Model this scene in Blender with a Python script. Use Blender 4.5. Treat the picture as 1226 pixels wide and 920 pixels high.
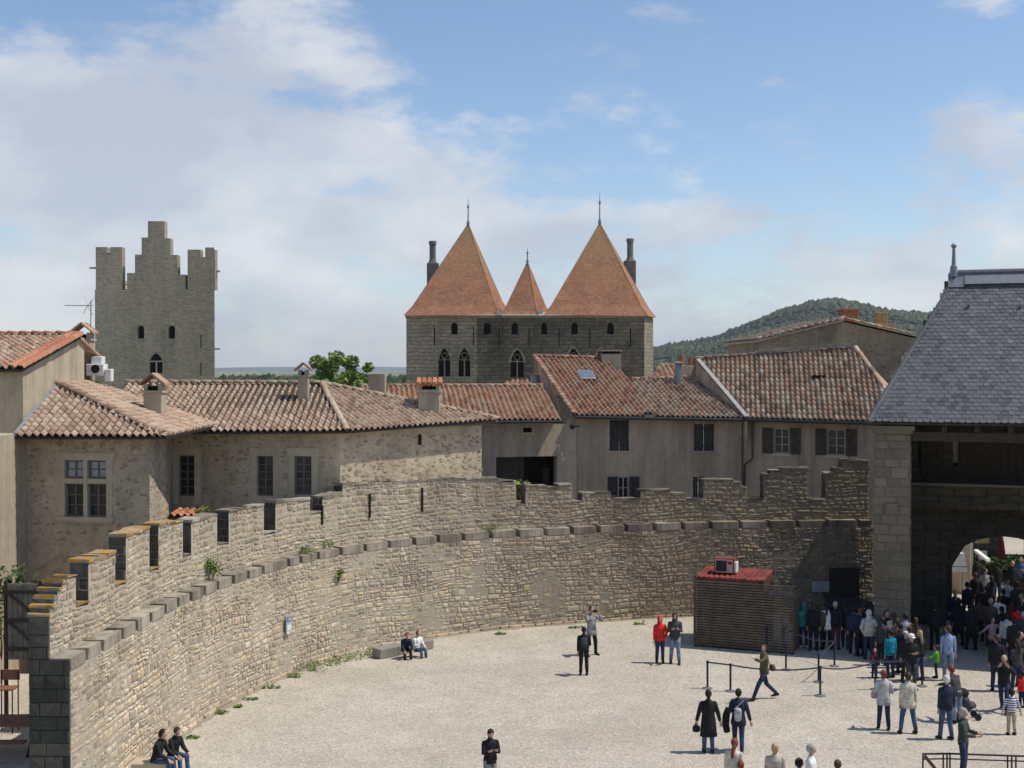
import bpy, math, random
import numpy as np
from mathutils import Vector, Matrix, noise as mnoise
R = math.radians
random.seed(7)
rnd = random.random
def ru(a, b): return a + (b - a) * rnd()
for o in list(bpy.data.objects): bpy.data.objects.remove(o)
SC = bpy.context.scene
COL = SC.collection

# ---------------------------------------------------------------- camera, sky, sun, exposure
CAMZ = 10.3; F = 1500.0; PITCH = math.atan(17 / F)
cam = bpy.data.cameras.new('camera'); camo = bpy.data.objects.new('camera', cam); COL.objects.link(camo)
cam.sensor_width = 36; cam.lens = 36 * F / 1226; cam.clip_start = 0.5; cam.clip_end = 30000
camo.location = (0, 0, CAMZ); camo.rotation_euler = (math.pi / 2 - PITCH, 0, 0)
SC.camera = camo
SUN_EL, SUN_AZ = 60.0, 3.5      # azimuth measured from +X towards the camera side (-Y)
sd = Vector((math.cos(R(SUN_EL)) * math.cos(R(SUN_AZ)), -math.cos(R(SUN_EL)) * math.sin(R(SUN_AZ)), math.sin(R(SUN_EL))))
sl = bpy.data.lights.new('sun', 'SUN'); sl.energy = 4.7; sl.angle = R(0.55); sl.color = (1.0, 0.94, 0.83)
so = bpy.data.objects.new('sun', sl); COL.objects.link(so)
so.rotation_euler = (-sd).to_track_quat('-Z', 'Y').to_euler(); so.location = (60, -20, 80)
W = bpy.data.worlds.new('World'); SC.world = W; W.use_nodes = True
SC.view_settings.view_transform = 'Standard'; SC.view_settings.look = 'None'
SC.view_settings.exposure = -0.12; SC.view_settings.gamma = 1.0
def build_world():
    nt = W.node_tree; N = nt.nodes; L = nt.links; N.clear()
    out = N.new('ShaderNodeOutputWorld'); bg = N.new('ShaderNodeBackground'); bg.inputs['Strength'].default_value = 0.125
    sky = N.new('ShaderNodeTexSky'); sky.sky_type = 'NISHITA'; sky.sun_disc = False
    sky.sun_elevation = R(SUN_EL); sky.sun_rotation = math.atan2(sd.x, sd.y); sky.altitude = 150
    sky.air_density = 1.0; sky.dust_density = 0.4; sky.ozone_density = 2.2
    tc = N.new('ShaderNodeTexCoord')
    def math_(op, a, b=None, c=None, clamp=False):
        n = N.new('ShaderNodeMath'); n.operation = op; n.use_clamp = clamp
        for i, v in enumerate((a, b, c)):
            if v is None: continue
            if isinstance(v, (int, float)): n.inputs[i].default_value = v
            else: L.new(v, n.inputs[i])
        return n.outputs[0]
    mp = N.new('ShaderNodeMapping'); mp.inputs['Scale'].default_value = (1.0, 1.0, 2.3); mp.inputs['Location'].default_value = (0.35, 0.1, 0.2)
    L.new(tc.outputs['Generated'], mp.inputs['Vector'])
    n1 = N.new('ShaderNodeTexNoise'); n1.inputs['Scale'].default_value = 4.2; n1.inputs['Detail'].default_value = 11; n1.inputs['Roughness'].default_value = 0.63
    L.new(mp.outputs[0], n1.inputs['Vector'])
    n2 = N.new('ShaderNodeTexNoise'); n2.inputs['Scale'].default_value = 11; n2.inputs['Detail'].default_value = 7; n2.inputs['Roughness'].default_value = 0.62
    L.new(mp.outputs[0], n2.inputs['Vector'])
    def blob(px, py, rad, amt, sz=1.6):
        d = Vector(((px - 613) / F, 1, (443 - py) / F)).normalized()
        s = N.new('ShaderNodeVectorMath'); s.operation = 'SUBTRACT'; L.new(tc.outputs['Generated'], s.inputs[0]); s.inputs[1].default_value = d
        m = N.new('ShaderNodeVectorMath'); m.operation = 'MULTIPLY'; L.new(s.outputs[0], m.inputs[0]); m.inputs[1].default_value = (1, 1, sz)
        l = N.new('ShaderNodeVectorMath'); l.operation = 'LENGTH'; L.new(m.outputs[0], l.inputs[0])
        mr = N.new('ShaderNodeMapRange'); mr.interpolation_type = 'SMOOTHSTEP'
        mr.inputs['From Min'].default_value = 0; mr.inputs['From Max'].default_value = rad
        mr.inputs['To Min'].default_value = amt; mr.inputs['To Max'].default_value = 0
        L.new(l.outputs['Value'], mr.inputs['Value']); return mr.outputs[0]
    acc = math_('ADD', n1.outputs[0], math_('MULTIPLY', math_('SUBTRACT', n2.outputs[0], 0.5), 0.62))
    for b in ((235, 130, .26, .20), (20, 150, .13, .15), (330, 40, .12, .10), (322, 252, .06, .16, 2.2), (420, 160, .05, .12, 2.2), (40, 150, .08, .10), (120, 300, .28, .12), (640, 300, .22, .12),
              (842, 258, .07, .20, 2), (490, 185, .05, .10, 2), (1180, 168, .10, .24, 2), (775, 8, .07, .22, 3), (1200, 0, .08, .2, 3), (1130, 300, .22, .10), (1060, 90, .30, -.10), (620, 110, .26, -.12), (60, 40, .12, -.10)):
        acc = math_('ADD', acc, blob(*b))
    sep = N.new('ShaderNodeSeparateXYZ'); L.new(tc.outputs['Generated'], sep.inputs[0])
    mr = N.new('ShaderNodeMapRange'); mr.inputs['From Min'].default_value = 0.0; mr.inputs['From Max'].default_value = 0.30
    mr.inputs['To Min'].default_value = 0.17; mr.inputs['To Max'].default_value = -0.04; L.new(sep.outputs['Z'], mr.inputs['Value'])
    acc = math_('ADD', acc, mr.outputs[0])
    cr = N.new('ShaderNodeMapRange'); cr.interpolation_type = 'SMOOTHSTEP'
    cr.inputs['From Min'].default_value = 0.515; cr.inputs['From Max'].default_value = 0.73
    cr.inputs['To Max'].default_value = 0.80
    L.new(acc, cr.inputs['Value'])
    # soft grey body with brighter puffs
    n3 = N.new('ShaderNodeTexNoise'); n3.inputs['Scale'].default_value = 7; n3.inputs['Detail'].default_value = 6
    mp2 = N.new('ShaderNodeMapping'); mp2.inputs['Scale'].default_value = (1, 1, 2.0); mp2.inputs['Location'].default_value = (0.33, 0.12, 0.23)
    L.new(tc.outputs['Generated'], mp2.inputs['Vector']); L.new(mp2.outputs[0], n3.inputs['Vector'])
    ramp = N.new('ShaderNodeValToRGB'); L.new(n3.outputs[0], ramp.inputs[0])
    e = ramp.color_ramp.elements; e[0].position = 0.40; e[0].color = (4.9, 5.2, 5.9, 1); e[1].position = 0.64; e[1].color = (7.2, 7.25, 7.4, 1)
    tint = N.new('ShaderNodeMixRGB'); tint.blend_type = 'MULTIPLY'; tint.inputs[0].default_value = 1; tint.inputs[2].default_value = (1.17, 1.19, 1.22, 1)
    L.new(sky.outputs[0], tint.inputs[1])
    mix = N.new('ShaderNodeMixRGB'); L.new(cr.outputs[0], mix.inputs[0]); L.new(tint.outputs[0], mix.inputs[1]); L.new(ramp.outputs[0], mix.inputs[2])
    L.new(mix.outputs[0], bg.inputs['Color']); L.new(bg.outputs[0], out.inputs['Surface'])
build_world()

# ---------------------------------------------------------------- geometry helpers
def ray(px, py):
    c, s = math.cos(PITCH), math.sin(PITCH)
    x, f, u = (px - 613) / F, 1.0, -(py - 460) / F
    return Vector((x, f * c + u * s, -f * s + u * c))
def P(px, py, Y):
    r = ray(px, py); t = Y / r.y
    return Vector((r.x * t, Y, CAMZ + r.z * t))
def G(px, py, z=0.0):
    r = ray(px, py); t = (z - CAMZ) / r.z
    return Vector((r.x * t, r.y * t, z))
def PX(p):
    c, s = math.cos(PITCH), math.sin(PITCH)
    y, z = p[1], p[2] - CAMZ
    f = y * c - z * s; u = y * s + z * c
    return 613 + F * p[0] / f, 460 - F * u / f

class MB:
    def __init__(s): s.v = []; s.f = []; s.m = []; s.t = []
    def add(s, verts, faces, mat=0, tint=0.5):
        n = len(s.v); s.v.extend(tuple(v) for v in verts)
        for f in faces: s.f.append(tuple(n + i for i in f)); s.m.append(mat); s.t.append(tint)
    def box(s, x0, x1, y0, y1, z0, z1, mat=0, tint=0.5, M=None):
        v = [Vector(p) for p in ((x0,y0,z0),(x1,y0,z0),(x1,y1,z0),(x0,y1,z0),(x0,y0,z1),(x1,y0,z1),(x1,y1,z1),(x0,y1,z1))]
        if M is not None: v = [M @ p for p in v]
        s.add(v, [(0,3,2,1),(4,5,6,7),(0,1,5,4),(1,2,6,5),(2,3,7,6),(3,0,4,7)], mat, tint)
    def bev(s, x0, x1, y0, y1, z0, z1, b=0.02, mat=0, tint=0.5, M=None):
        # box with chamfered edges (24 verts)
        X = (x0, x0+b, x1-b, x1); Y = (y0, y0+b, y1-b, y1); Z = (z0, z0+b, z1-b, z1)
        vs = []; idx = {}
        for i in (0, 3):
            for j in (0, 3):
                for k in (0, 3):
                    ii = 1 if i == 0 else 2; jj = 1 if j == 0 else 2; kk = 1 if k == 0 else 2
                    idx[(i,j,k,'x')] = len(vs); vs.append(Vector((X[i], Y[jj], Z[kk])))
                    idx[(i,j,k,'y')] = len(vs); vs.append(Vector((X[ii], Y[j], Z[kk])))
                    idx[(i,j,k,'z')] = len(vs); vs.append(Vector((X[ii], Y[jj], Z[k])))
        if M is not None: vs = [M @ p for p in vs]
        fs = []
        for i in (0, 3):
            fs.append([idx[(i,0,0,'x')], idx[(i,3,0,'x')], idx[(i,3,3,'x')], idx[(i,0,3,'x')]])
            fs.append([idx[(0,i,0,'y')], idx[(3,i,0,'y')], idx[(3,i,3,'y')], idx[(0,i,3,'y')]])
            fs.append([idx[(0,0,i,'z')], idx[(3,0,i,'z')], idx[(3,3,i,'z')], idx[(0,3,i,'z')]])
            for j in (0, 3):
                fs.append([idx[(i,j,0,'x')], idx[(i,j,3,'x')], idx[(i,j,3,'y')], idx[(i,j,0,'y')]])
                fs.append([idx[(i,0,j,'x')], idx[(i,3,j,'x')], idx[(i,3,j,'z')], idx[(i,0,j,'z')]])
                fs.append([idx[(0,i,j,'y')], idx[(3,i,j,'y')], idx[(3,i,j,'z')], idx[(0,i,j,'z')]])
                for k in (0, 3): fs.append([idx[(i,j,k,'x')], idx[(i,j,k,'y')], idx[(i,j,k,'z')]])
        cen = sum(vs, Vector()) / 24
        out = []
        for f in fs:
            a, b_, c = vs[f[0]], vs[f[1]], vs[f[2]]
            nn = (b_ - a).cross(c - a); fc = sum((vs[q] for q in f), Vector()) / len(f)
            out.append(tuple(f) if nn.dot(fc - cen) > 0 else tuple(reversed(f)))
        s.add(vs, out, mat, tint)
    def tube(s, pts, rad, seg=8, mat=0, tint=0.5, cap=True):
        pts = [Vector(p) for p in pts]; n = len(pts)
        if not hasattr(rad, '__len__'): rad = [rad] * n
        rings = []
        pa = None
        for i, p in enumerate(pts):
            d = (pts[min(i+1, n-1)] - pts[max(i-1, 0)]).normalized()
            a = pa if pa is not None else (Vector((1,0,0)) if abs(d.x) < .8 else Vector((0,1,0)))
            a = (a - d * a.dot(d)).normalized(); pa = a; b = d.cross(a)
            r = rad[i]; rx, ry = (r if hasattr(r, '__len__') else (r, r))
            rings.append([p + a * (rx * math.cos(2*math.pi*k/seg)) + b * (ry * math.sin(2*math.pi*k/seg)) for k in range(seg)])
        vs = [v for r in rings for v in r]; fs = []
        for i in range(n-1):
            for k in range(seg):
                k2 = (k+1) % seg
                fs.append((i*seg+k, i*seg+k2, (i+1)*seg+k2, (i+1)*seg+k))
        if cap: fs.append(tuple(range(seg-1, -1, -1))); fs.append(tuple(range((n-1)*seg, n*seg)))
        s.add(vs, fs, mat, tint)
    def prism(s, poly, d, mat=0, tint=0.5):
        # poly: 3D points, extruded by vector d
        n = len(poly); poly = [Vector(p) for p in poly]; d = Vector(d)
        nn = Vector((0,0,0))
        for i in range(n): nn += (poly[i]).cross(poly[(i+1) % n])
        if nn.dot(d) > 0: poly = poly[::-1]
        s.add(poly + [p + d for p in poly], [tuple(range(n)), tuple(range(2*n-1, n-1, -1))] + [(i, i+n, (i+1) % n + n, (i+1) % n) for i in range(n)], mat, tint)
    def ball(s, c, r, seg=8, rings=6, mat=0, tint=0.5, sc=(1,1,1), M=None, jit=0):
        vs = []; c = Vector(c)
        for i in range(rings+1):
            th = math.pi * i / rings
            for k in range(seg):
                ph = 2*math.pi*k/seg; q = 1 + (ru(-jit, jit) if jit else 0)
                p = Vector((r*sc[0]*q*math.sin(th)*math.cos(ph), r*sc[1]*q*math.sin(th)*math.sin(ph), r*sc[2]*q*math.cos(th)))
                if M is not None: p = M @ p
                vs.append(c + p)
        fs = []
        for i in range(rings):
            for k in range(seg):
                k2 = (k+1) % seg
                if i == 0: fs.append((k, (i+1)*seg+k, (i+1)*seg+k2))
                elif i == rings-1: fs.append((i*seg+k, (i+1)*seg+k, i*seg+k2))
                else: fs.append((i*seg+k, (i+1)*seg+k, (i+1)*seg+k2, i*seg+k2))
        s.add(vs, fs, mat, tint)
    def mesh(s, name, mats, smooth=False):
        me = bpy.data.meshes.new(name)
        me.from_pydata(s.v, [], s.f)
        if not isinstance(mats, (list, tuple)): mats = [mats]
        for m in mats: me.materials.append(m)
        if len(mats) > 1: me.polygons.foreach_set('material_index', s.m)
        at = me.attributes.new('tint', 'FLOAT', 'FACE'); at.data.foreach_set('value', s.t)
        if smooth: me.polygons.foreach_set('use_smooth', [True]*len(s.f))
        me.update(); return me
    def obj(s, name, mats, parent=None, smooth=False, kind=None):
        return link(name, s.mesh(name, mats, smooth), parent, kind)
def link(name, me, parent=None, kind=None, loc=None):
    o = bpy.data.objects.new(name, me); COL.objects.link(o)
    if parent is not None: o.parent = parent
    if loc is not None: o.location = loc
    if kind: o['kind'] = kind
    return o
def thing(name, label, cat, group=None):
    o = bpy.data.objects.new(name, None); COL.objects.link(o); o.empty_display_size = .2
    return tag(o, label, cat, group)
def tag(o, label, cat, group=None):
    o['label'] = label; o['category'] = cat
    if group: o['group'] = group
    return o

# ---------------------------------------------------------------- materials
class NT:
    def __init__(s, name):
        s.m = bpy.data.materials.new(name); s.m.use_nodes = True; s.t = s.m.node_tree; s.N = s.t.nodes; s.L = s.t.links
        s.b = s.N['Principled BSDF']; s.b.inputs['Roughness'].default_value = 0.85
        s.b.inputs['Specular IOR Level'].default_value = 0.25
    def new(s, t, **kw):
        n = s.N.new(t)
        for k, v in kw.items():
            if k in n.inputs: n.inputs[k].default_value = v
            else: setattr(n, k, v)
        return n
    def pos(s, scale=(1,1,1)):
        g = s.new('ShaderNodeNewGeometry'); m = s.new('ShaderNodeMapping'); m.inputs['Scale'].default_value = scale
        s.L.new(g.outputs['Position'], m.inputs['Vector']); return m.outputs[0]
    def noise(s, vec, scale, detail=5, rough=.6):
        n = s.new('ShaderNodeTexNoise'); n.inputs['Scale'].default_value = scale; n.inputs['Detail'].default_value = detail; n.inputs['Roughness'].default_value = rough
        s.L.new(vec, n.inputs['Vector']); return n.outputs[0]
    def ramp(s, fac, stops, interp='LINEAR'):
        r = s.new('ShaderNodeValToRGB'); r.color_ramp.interpolation = interp; s.L.new(fac, r.inputs[0]); e = r.color_ramp.elements
        while len(e) < len(stops): e.new(0.5)
        for i, (p, c) in enumerate(stops): e[i].position = p; e[i].color = (*c, 1) if hasattr(c, '__len__') else (c, c, c, 1)
        return r.outputs[0]
    def mix(s, fac, a, b, mode='MIX'):
        n = s.new('ShaderNodeMixRGB'); n.blend_type = mode
        for i, v in enumerate((fac, a, b)):
            if isinstance(v, (int, float)): n.inputs[i].default_value = v
            elif isinstance(v, tuple): n.inputs[i].default_value = (*v, 1)
            else: s.L.new(v, n.inputs[i])
        return n.outputs[0]
    def math(s, op, a, b=0, clamp=False):
        n = s.new('ShaderNodeMath'); n.operation = op; n.use_clamp = clamp
        for i, v in enumerate((a, b)):
            if isinstance(v, (int, float)): n.inputs[i].default_value = v
            else: s.L.new(v, n.inputs[i])
        return n.outputs[0]
    def attr(s, name='tint'):
        a = s.new('ShaderNodeAttribute'); a.attribute_name = name; return a.outputs['Fac']
    def out(s, col, bump=None, bs=0.4, bd=0.02, rough=None):
        if isinstance(col, tuple): s.b.inputs['Base Color'].default_value = (*col, 1)
        else: s.L.new(col, s.b.inputs['Base Color'])
        if bump is not None:
            b = s.new('ShaderNodeBump'); b.inputs['Strength'].default_value = bs; b.inputs['Distance'].default_value = bd
            s.L.new(bump, b.inputs['Height']); s.L.new(b.outputs[0], s.b.inputs['Normal'])
        if rough is not None: s.b.inputs['Roughness'].default_value = rough
        return s.m
def m_flat(name, col, rough=.7, metal=0, mott=.25, sc=6):
    n = NT(name); v = n.pos()
    c = n.mix(1, col, n.ramp(n.noise(v, sc, 4), [(.3, 1-mott), (.7, 1+mott*.4)]), 'MULTIPLY')
    n.b.inputs['Metallic'].default_value = metal
    return n.out(c, n.noise(v, sc*6, 3), .15, .01, rough)
def m_stone(name, stops, stain=(.55, 1.1), bs=.7, lichen=0, green=0, st=(.9,.9,.35), topdark=None):
    n = NT(name); v = n.pos(); base = n.ramp(n.attr(), stops)
    c = n.mix(1, base, n.ramp(n.noise(v, 14, 6, .7), [(.25, .62), (.5, .98), (.8, 1.18)]), 'MULTIPLY')
    vs = n.pos(st)
    c = n.mix(1, c, n.ramp(n.noise(vs, .55, 6, .65), [(.32, stain[0]), (.6, stain[1])]), 'MULTIPLY')
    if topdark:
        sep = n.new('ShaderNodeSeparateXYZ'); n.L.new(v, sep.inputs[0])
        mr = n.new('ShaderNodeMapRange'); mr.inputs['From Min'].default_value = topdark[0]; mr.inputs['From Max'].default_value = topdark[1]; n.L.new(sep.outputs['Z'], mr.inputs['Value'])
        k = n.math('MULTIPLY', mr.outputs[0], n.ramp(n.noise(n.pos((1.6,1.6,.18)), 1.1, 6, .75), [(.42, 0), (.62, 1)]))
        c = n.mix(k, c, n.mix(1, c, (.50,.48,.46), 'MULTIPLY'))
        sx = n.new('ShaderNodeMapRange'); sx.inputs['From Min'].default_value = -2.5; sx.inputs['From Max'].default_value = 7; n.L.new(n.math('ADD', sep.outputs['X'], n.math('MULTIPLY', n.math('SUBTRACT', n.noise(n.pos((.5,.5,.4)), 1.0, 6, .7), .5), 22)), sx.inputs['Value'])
        c = n.mix(sx.outputs[0], c, n.mix(1, c, (.60,.575,.54), 'MULTIPLY'))  # dimming of the grazing sun, plus dark crust, mixed into the stone towards the gate
    if lichen:
        f = n.ramp(n.noise(v, 4.5, 6, .75), [(.5-lichen, 0), (.56-lichen*.6, 1)])
        c = n.mix(f, c, n.ramp(n.noise(v, 30, 3), [(.3, (.30,.14,.02)), (.7, (.46,.28,.07))]))
    if green:
        f = n.ramp(n.noise(v, 1.3, 5, .7), [(.5, 0), (.7, green)]); c = n.mix(f, c, (.10,.11,.05))
    return n.out(c, n.noise(v, 22, 6, .75), bs, .025, .95)
STN = [(0, (.35,.29,.215)), (.22, (.46,.385,.285)), (.45, (.53,.44,.322)), (.62, (.59,.49,.355)), (.78, (.56,.425,.32)), (.9, (.59,.46,.28)), (1, (.64,.56,.435))]
GRY = [(0, (.13,.125,.11)), (.3, (.22,.21,.185)), (.55, (.27,.255,.215)), (.8, (.32,.29,.235)), (1, (.38,.36,.31))]
M = {}
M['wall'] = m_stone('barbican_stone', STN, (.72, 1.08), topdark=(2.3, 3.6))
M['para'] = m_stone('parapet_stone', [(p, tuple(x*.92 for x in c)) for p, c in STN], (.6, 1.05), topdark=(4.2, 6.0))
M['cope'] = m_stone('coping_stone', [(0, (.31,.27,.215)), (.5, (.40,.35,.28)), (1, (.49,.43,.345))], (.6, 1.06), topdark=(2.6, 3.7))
M['lich'] = m_stone('lichen_stone', [(0, (.2,.18,.15)), (1, (.36,.32,.25))], (.7, 1.1), lichen=.06)
M['end'] = m_stone('stained_shaded_stone', [(0, (.05,.05,.045)), (.5, (.075,.073,.063)), (1, (.11,.105,.088))], (.6, 1.1), green=.4)  # shade of the end faces put into the colour, along with dark stains
M['grey'] = m_stone('grey_ashlar', GRY, (.62, 1.1))
def m_mortar(name, c0, c1, grad=False):
    n = NT(name); v = n.pos(); c = n.ramp(n.noise(v, 5, 7, .7), [(.3, c0), (.7, c1)])
    if grad:   # dark crust and grazing-sun shade painted in, growing towards the gate
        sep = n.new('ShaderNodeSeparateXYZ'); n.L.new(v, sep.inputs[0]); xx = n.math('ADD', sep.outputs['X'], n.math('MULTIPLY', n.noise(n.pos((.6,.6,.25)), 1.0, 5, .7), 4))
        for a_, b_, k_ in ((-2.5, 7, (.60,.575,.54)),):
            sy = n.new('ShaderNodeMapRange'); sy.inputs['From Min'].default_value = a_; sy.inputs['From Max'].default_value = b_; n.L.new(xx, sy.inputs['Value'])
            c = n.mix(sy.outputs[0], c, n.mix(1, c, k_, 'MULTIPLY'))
    return n.out(c, n.noise(v, 16, 6, .7), .6, .02, .95)
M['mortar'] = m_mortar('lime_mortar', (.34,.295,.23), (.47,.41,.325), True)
M['mortar_d'] = m_mortar('dark_mortar', (.10,.095,.08), (.18,.17,.14))
def m_rubble(name, mort, stn, sc=3.6, fac=.62):
    n = NT(name); v = n.pos(); d = n.noise(v, 1.7, 4)
    vv = n.new('ShaderNodeTexVoronoi'); vv.feature = 'F1'; vv.inputs['Scale'].default_value = sc; vv.inputs['Randomness'].default_value = 1
    n.L.new(n.pos((1,1,1.7)), vv.inputs['Vector'])
    k = n.ramp(n.math('ADD', vv.outputs['Distance'], n.math('MULTIPLY', n.math('SUBTRACT', n.noise(v, 9, 4), .5), .5)), [(.30, 1), (.42, 0)])
    sc_ = n.new('ShaderNodeSeparateColor'); n.L.new(vv.outputs['Color'], sc_.inputs[0])
    k = n.math('MULTIPLY', k, n.ramp(sc_.outputs[0], [(.35, 0), (.55, fac)]))
    st = n.ramp(sc_.outputs[1], [(0, tuple(x*.6 for x in stn)), (1, tuple(x*1.15 for x in stn))])
    m0 = n.ramp(n.noise(v, 2.2, 6, .7), [(.3, tuple(x*.76 for x in mort)), (.7, tuple(x*1.14 for x in mort))])
    c = n.mix(k, m0, st)
    c = n.mix(1, c, n.ramp(n.noise(n.pos((1,1,.3)), .8, 5, .6), [(.35, .78), (.6, 1.08)]), 'MULTIPLY')
    return n.out(c, n.math('ADD', n.noise(v, 26, 5, .7), k), .5, .02, .95)
M['rub'] = m_rubble('rubble_render', (.50,.41,.295), (.40,.315,.225), 4.2, .4)
M['rub2'] = m_rubble('rough_rubble', (.27,.215,.15), (.17,.13,.09), 3, .55)
def m_plaster(name, col, st=.72):
    n = NT(name); v = n.pos()
    c = n.mix(1, col, n.ramp(n.noise(v, 3, 7, .7), [(.3, .84), (.7, 1.08)]), 'MULTIPLY')
    c = n.mix(1, c, n.ramp(n.noise(n.pos((1.2,1.2,.12)), 1.0, 6, .7), [(.35, st), (.58, 1.05)]), 'MULTIPLY')
    return n.out(c, n.noise(v, 30, 4), .25, .01, .92)
M['plA'] = m_plaster('ochre_plaster', (.45,.375,.27))
M['plD'] = m_plaster('taupe_plaster', (.43,.335,.25), .66)
M['plG'] = m_plaster('grey_plaster', (.43,.35,.26), .66)
M['surr'] = m_plaster('dressed_stone', (.50,.425,.31), .85)
def m_masonry(name, c1, c2, mort, w, h, st=.6, ms=.02):
    n = NT(name); g = n.new('ShaderNodeNewGeometry'); sep = n.new('ShaderNodeSeparateXYZ'); n.L.new(g.outputs['Position'], sep.inputs[0])
    cx = n.new('ShaderNodeCombineXYZ'); n.L.new(n.math('ADD', sep.outputs['X'], sep.outputs['Y']), cx.inputs['X'])
    v = n.pos(); n.L.new(n.math('ADD', sep.outputs['Z'], n.math('MULTIPLY', n.noise(v, .55, 5), .75)), cx.inputs['Y'])
    b = n.new('ShaderNodeTexBrick'); n.L.new(cx.outputs[0], b.inputs['Vector'])
    b.inputs['Scale'].default_value = 1; b.inputs['Brick Width'].default_value = w; b.inputs['Row Height'].default_value = h
    b.inputs['Mortar Size'].default_value = ms; b.inputs['Mortar Smooth'].default_value = .4
    b.inputs['Color1'].default_value = (*c1, 1); b.inputs['Color2'].default_value = (*c2, 1); b.inputs['Mortar'].default_value = (*mort, 1)
    c = n.mix(1, b.outputs['Color'], n.ramp(n.noise(v, 1.6, 7, .75), [(.3, .65), (.5, 1), (.75, 1.25)]), 'MULTIPLY')
    c = n.mix(1, c, n.ramp(n.noise(n.pos((1,1,.3)), .12, 6, .65), [(.38, st), (.6, 1.1)]), 'MULTIPLY')
    hh = n.math('ADD', n.math('MULTIPLY', b.outputs['Fac'], -1.0), n.noise(v, 3, 6, .8))
    return n.out(c, hh, .9, .12, .95)
M['tower'] = m_masonry('tower_masonry', (.47,.40,.30), (.39,.33,.25), (.30,.255,.195), .62, .27, .8, .03)
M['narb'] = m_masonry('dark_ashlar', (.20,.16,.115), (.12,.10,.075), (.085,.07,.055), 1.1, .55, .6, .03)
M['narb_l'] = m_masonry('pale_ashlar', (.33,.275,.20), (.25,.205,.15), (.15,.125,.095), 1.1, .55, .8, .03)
M['pillar_m'] = m_mortar('ashlar_joint', (.10,.09,.075), (.17,.15,.12))
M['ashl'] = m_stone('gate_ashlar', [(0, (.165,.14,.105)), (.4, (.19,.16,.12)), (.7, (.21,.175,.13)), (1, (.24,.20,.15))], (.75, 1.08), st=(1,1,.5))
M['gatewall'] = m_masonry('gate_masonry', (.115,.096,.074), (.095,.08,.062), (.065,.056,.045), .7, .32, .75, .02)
def m_tile(name, stops, rough=.85):
    n = NT(name); v = n.pos(); c = n.ramp(n.attr(), stops)
    c = n.mix(1, c, n.ramp(n.noise(v, 9, 6, .75), [(.25, .72), (.5, 1), (.8, 1.14)]), 'MULTIPLY')
    c = n.mix(n.ramp(n.noise(v, 3.3, 6, .8), [(.55, 0), (.72, .6)]), c, (.24,.205,.155))
    return n.out(c, n.noise(v, 40, 4), .3, .008, rough)
M['tileE'] = m_tile('weathered_tile', [(0, (.24,.165,.117)), (.2, (.335,.225,.158)), (.45, (.39,.268,.19)), (.65, (.42,.295,.212)), (.85, (.43,.325,.24)), (1, (.48,.38,.285))])
M['tileD'] = m_tile('mixed_tile', [(0, (.17,.12,.085)), (.2, (.28,.19,.135)), (.45, (.36,.25,.175)), (.62, (.38,.20,.13)), (.8, (.40,.30,.215)), (1, (.46,.38,.28))])
M['tileR'] = m_tile('red_tile', [(0, (.22,.115,.08)), (.25, (.33,.17,.105)), (.5, (.41,.215,.135)), (.7, (.39,.27,.185)), (.85, (.37,.285,.2)), (1, (.47,.24,.15))])
M['tileO'] = m_tile('orange_tile', [(0, (.32,.13,.07)), (1, (.50,.23,.13))])
def m_plaintile():
    n = NT('plain_roof_tiles'); g = n.new('ShaderNodeNewGeometry'); sep = n.new('ShaderNodeSeparateXYZ'); n.L.new(g.outputs['Position'], sep.inputs[0])
    cx = n.new('ShaderNodeCombineXYZ'); n.L.new(n.math('ADD', sep.outputs['X'], sep.outputs['Y']), cx.inputs['X']); n.L.new(sep.outputs['Z'], cx.inputs['Y'])
    b = n.new('ShaderNodeTexBrick'); n.L.new(cx.outputs[0], b.inputs['Vector']); b.inputs['Scale'].default_value = 1
    b.inputs['Brick Width'].default_value = .42; b.inputs['Row Height'].default_value = .30; b.inputs['Mortar Size'].default_value = .02
    b.inputs['Color1'].default_value = (.41,.195,.11,1); b.inputs['Color2'].default_value = (.29,.145,.085,1); b.inputs['Mortar'].default_value = (.22,.10,.055,1)
    v = n.pos(); c = n.mix(1, b.outputs['Color'], n.ramp(n.noise(v, .45, 7, .7), [(.3, .75), (.7, 1.15)]), 'MULTIPLY')
    mr = n.new('ShaderNodeMapRange'); mr.inputs['From Min'].default_value = 22; mr.inputs['From Max'].default_value = 31; n.L.new(sep.outputs['Z'], mr.inputs['Value'])
    k = n.math('MULTIPLY', mr.outputs[0], n.ramp(n.noise(v, .5, 6, .7), [(.35, 0), (.6, .75)]))
    c = n.mix(k, c, (.24,.19,.09))
    return n.out(c, n.math('MULTIPLY', b.outputs['Fac'], -1), .6, .05, .9)
M['plaintile'] = m_plaintile()
def m_slate():
    n = NT('blue_grey_slate'); v = n.pos(); c = n.ramp(n.attr(), [(0, (.065,.068,.075)), (.35, (.092,.097,.106)), (.7, (.118,.122,.13)), (.93, (.145,.148,.152)), (1, (.165,.163,.155))])
    c = n.mix(1, c, n.ramp(n.noise(v, 7, 6, .7), [(.3, .75), (.7, 1.15)]), 'MULTIPLY')
    c = n.mix(n.ramp(n.noise(v, .8, 6, .7), [(.5, 0), (.75, .35)]), c, (.20,.20,.18))
    n.b.inputs['Specular IOR Level'].default_value = .4
    return n.out(c, n.noise(v, 30, 4), .25, .006, .62)
M['slate'] = m_slate()
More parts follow.
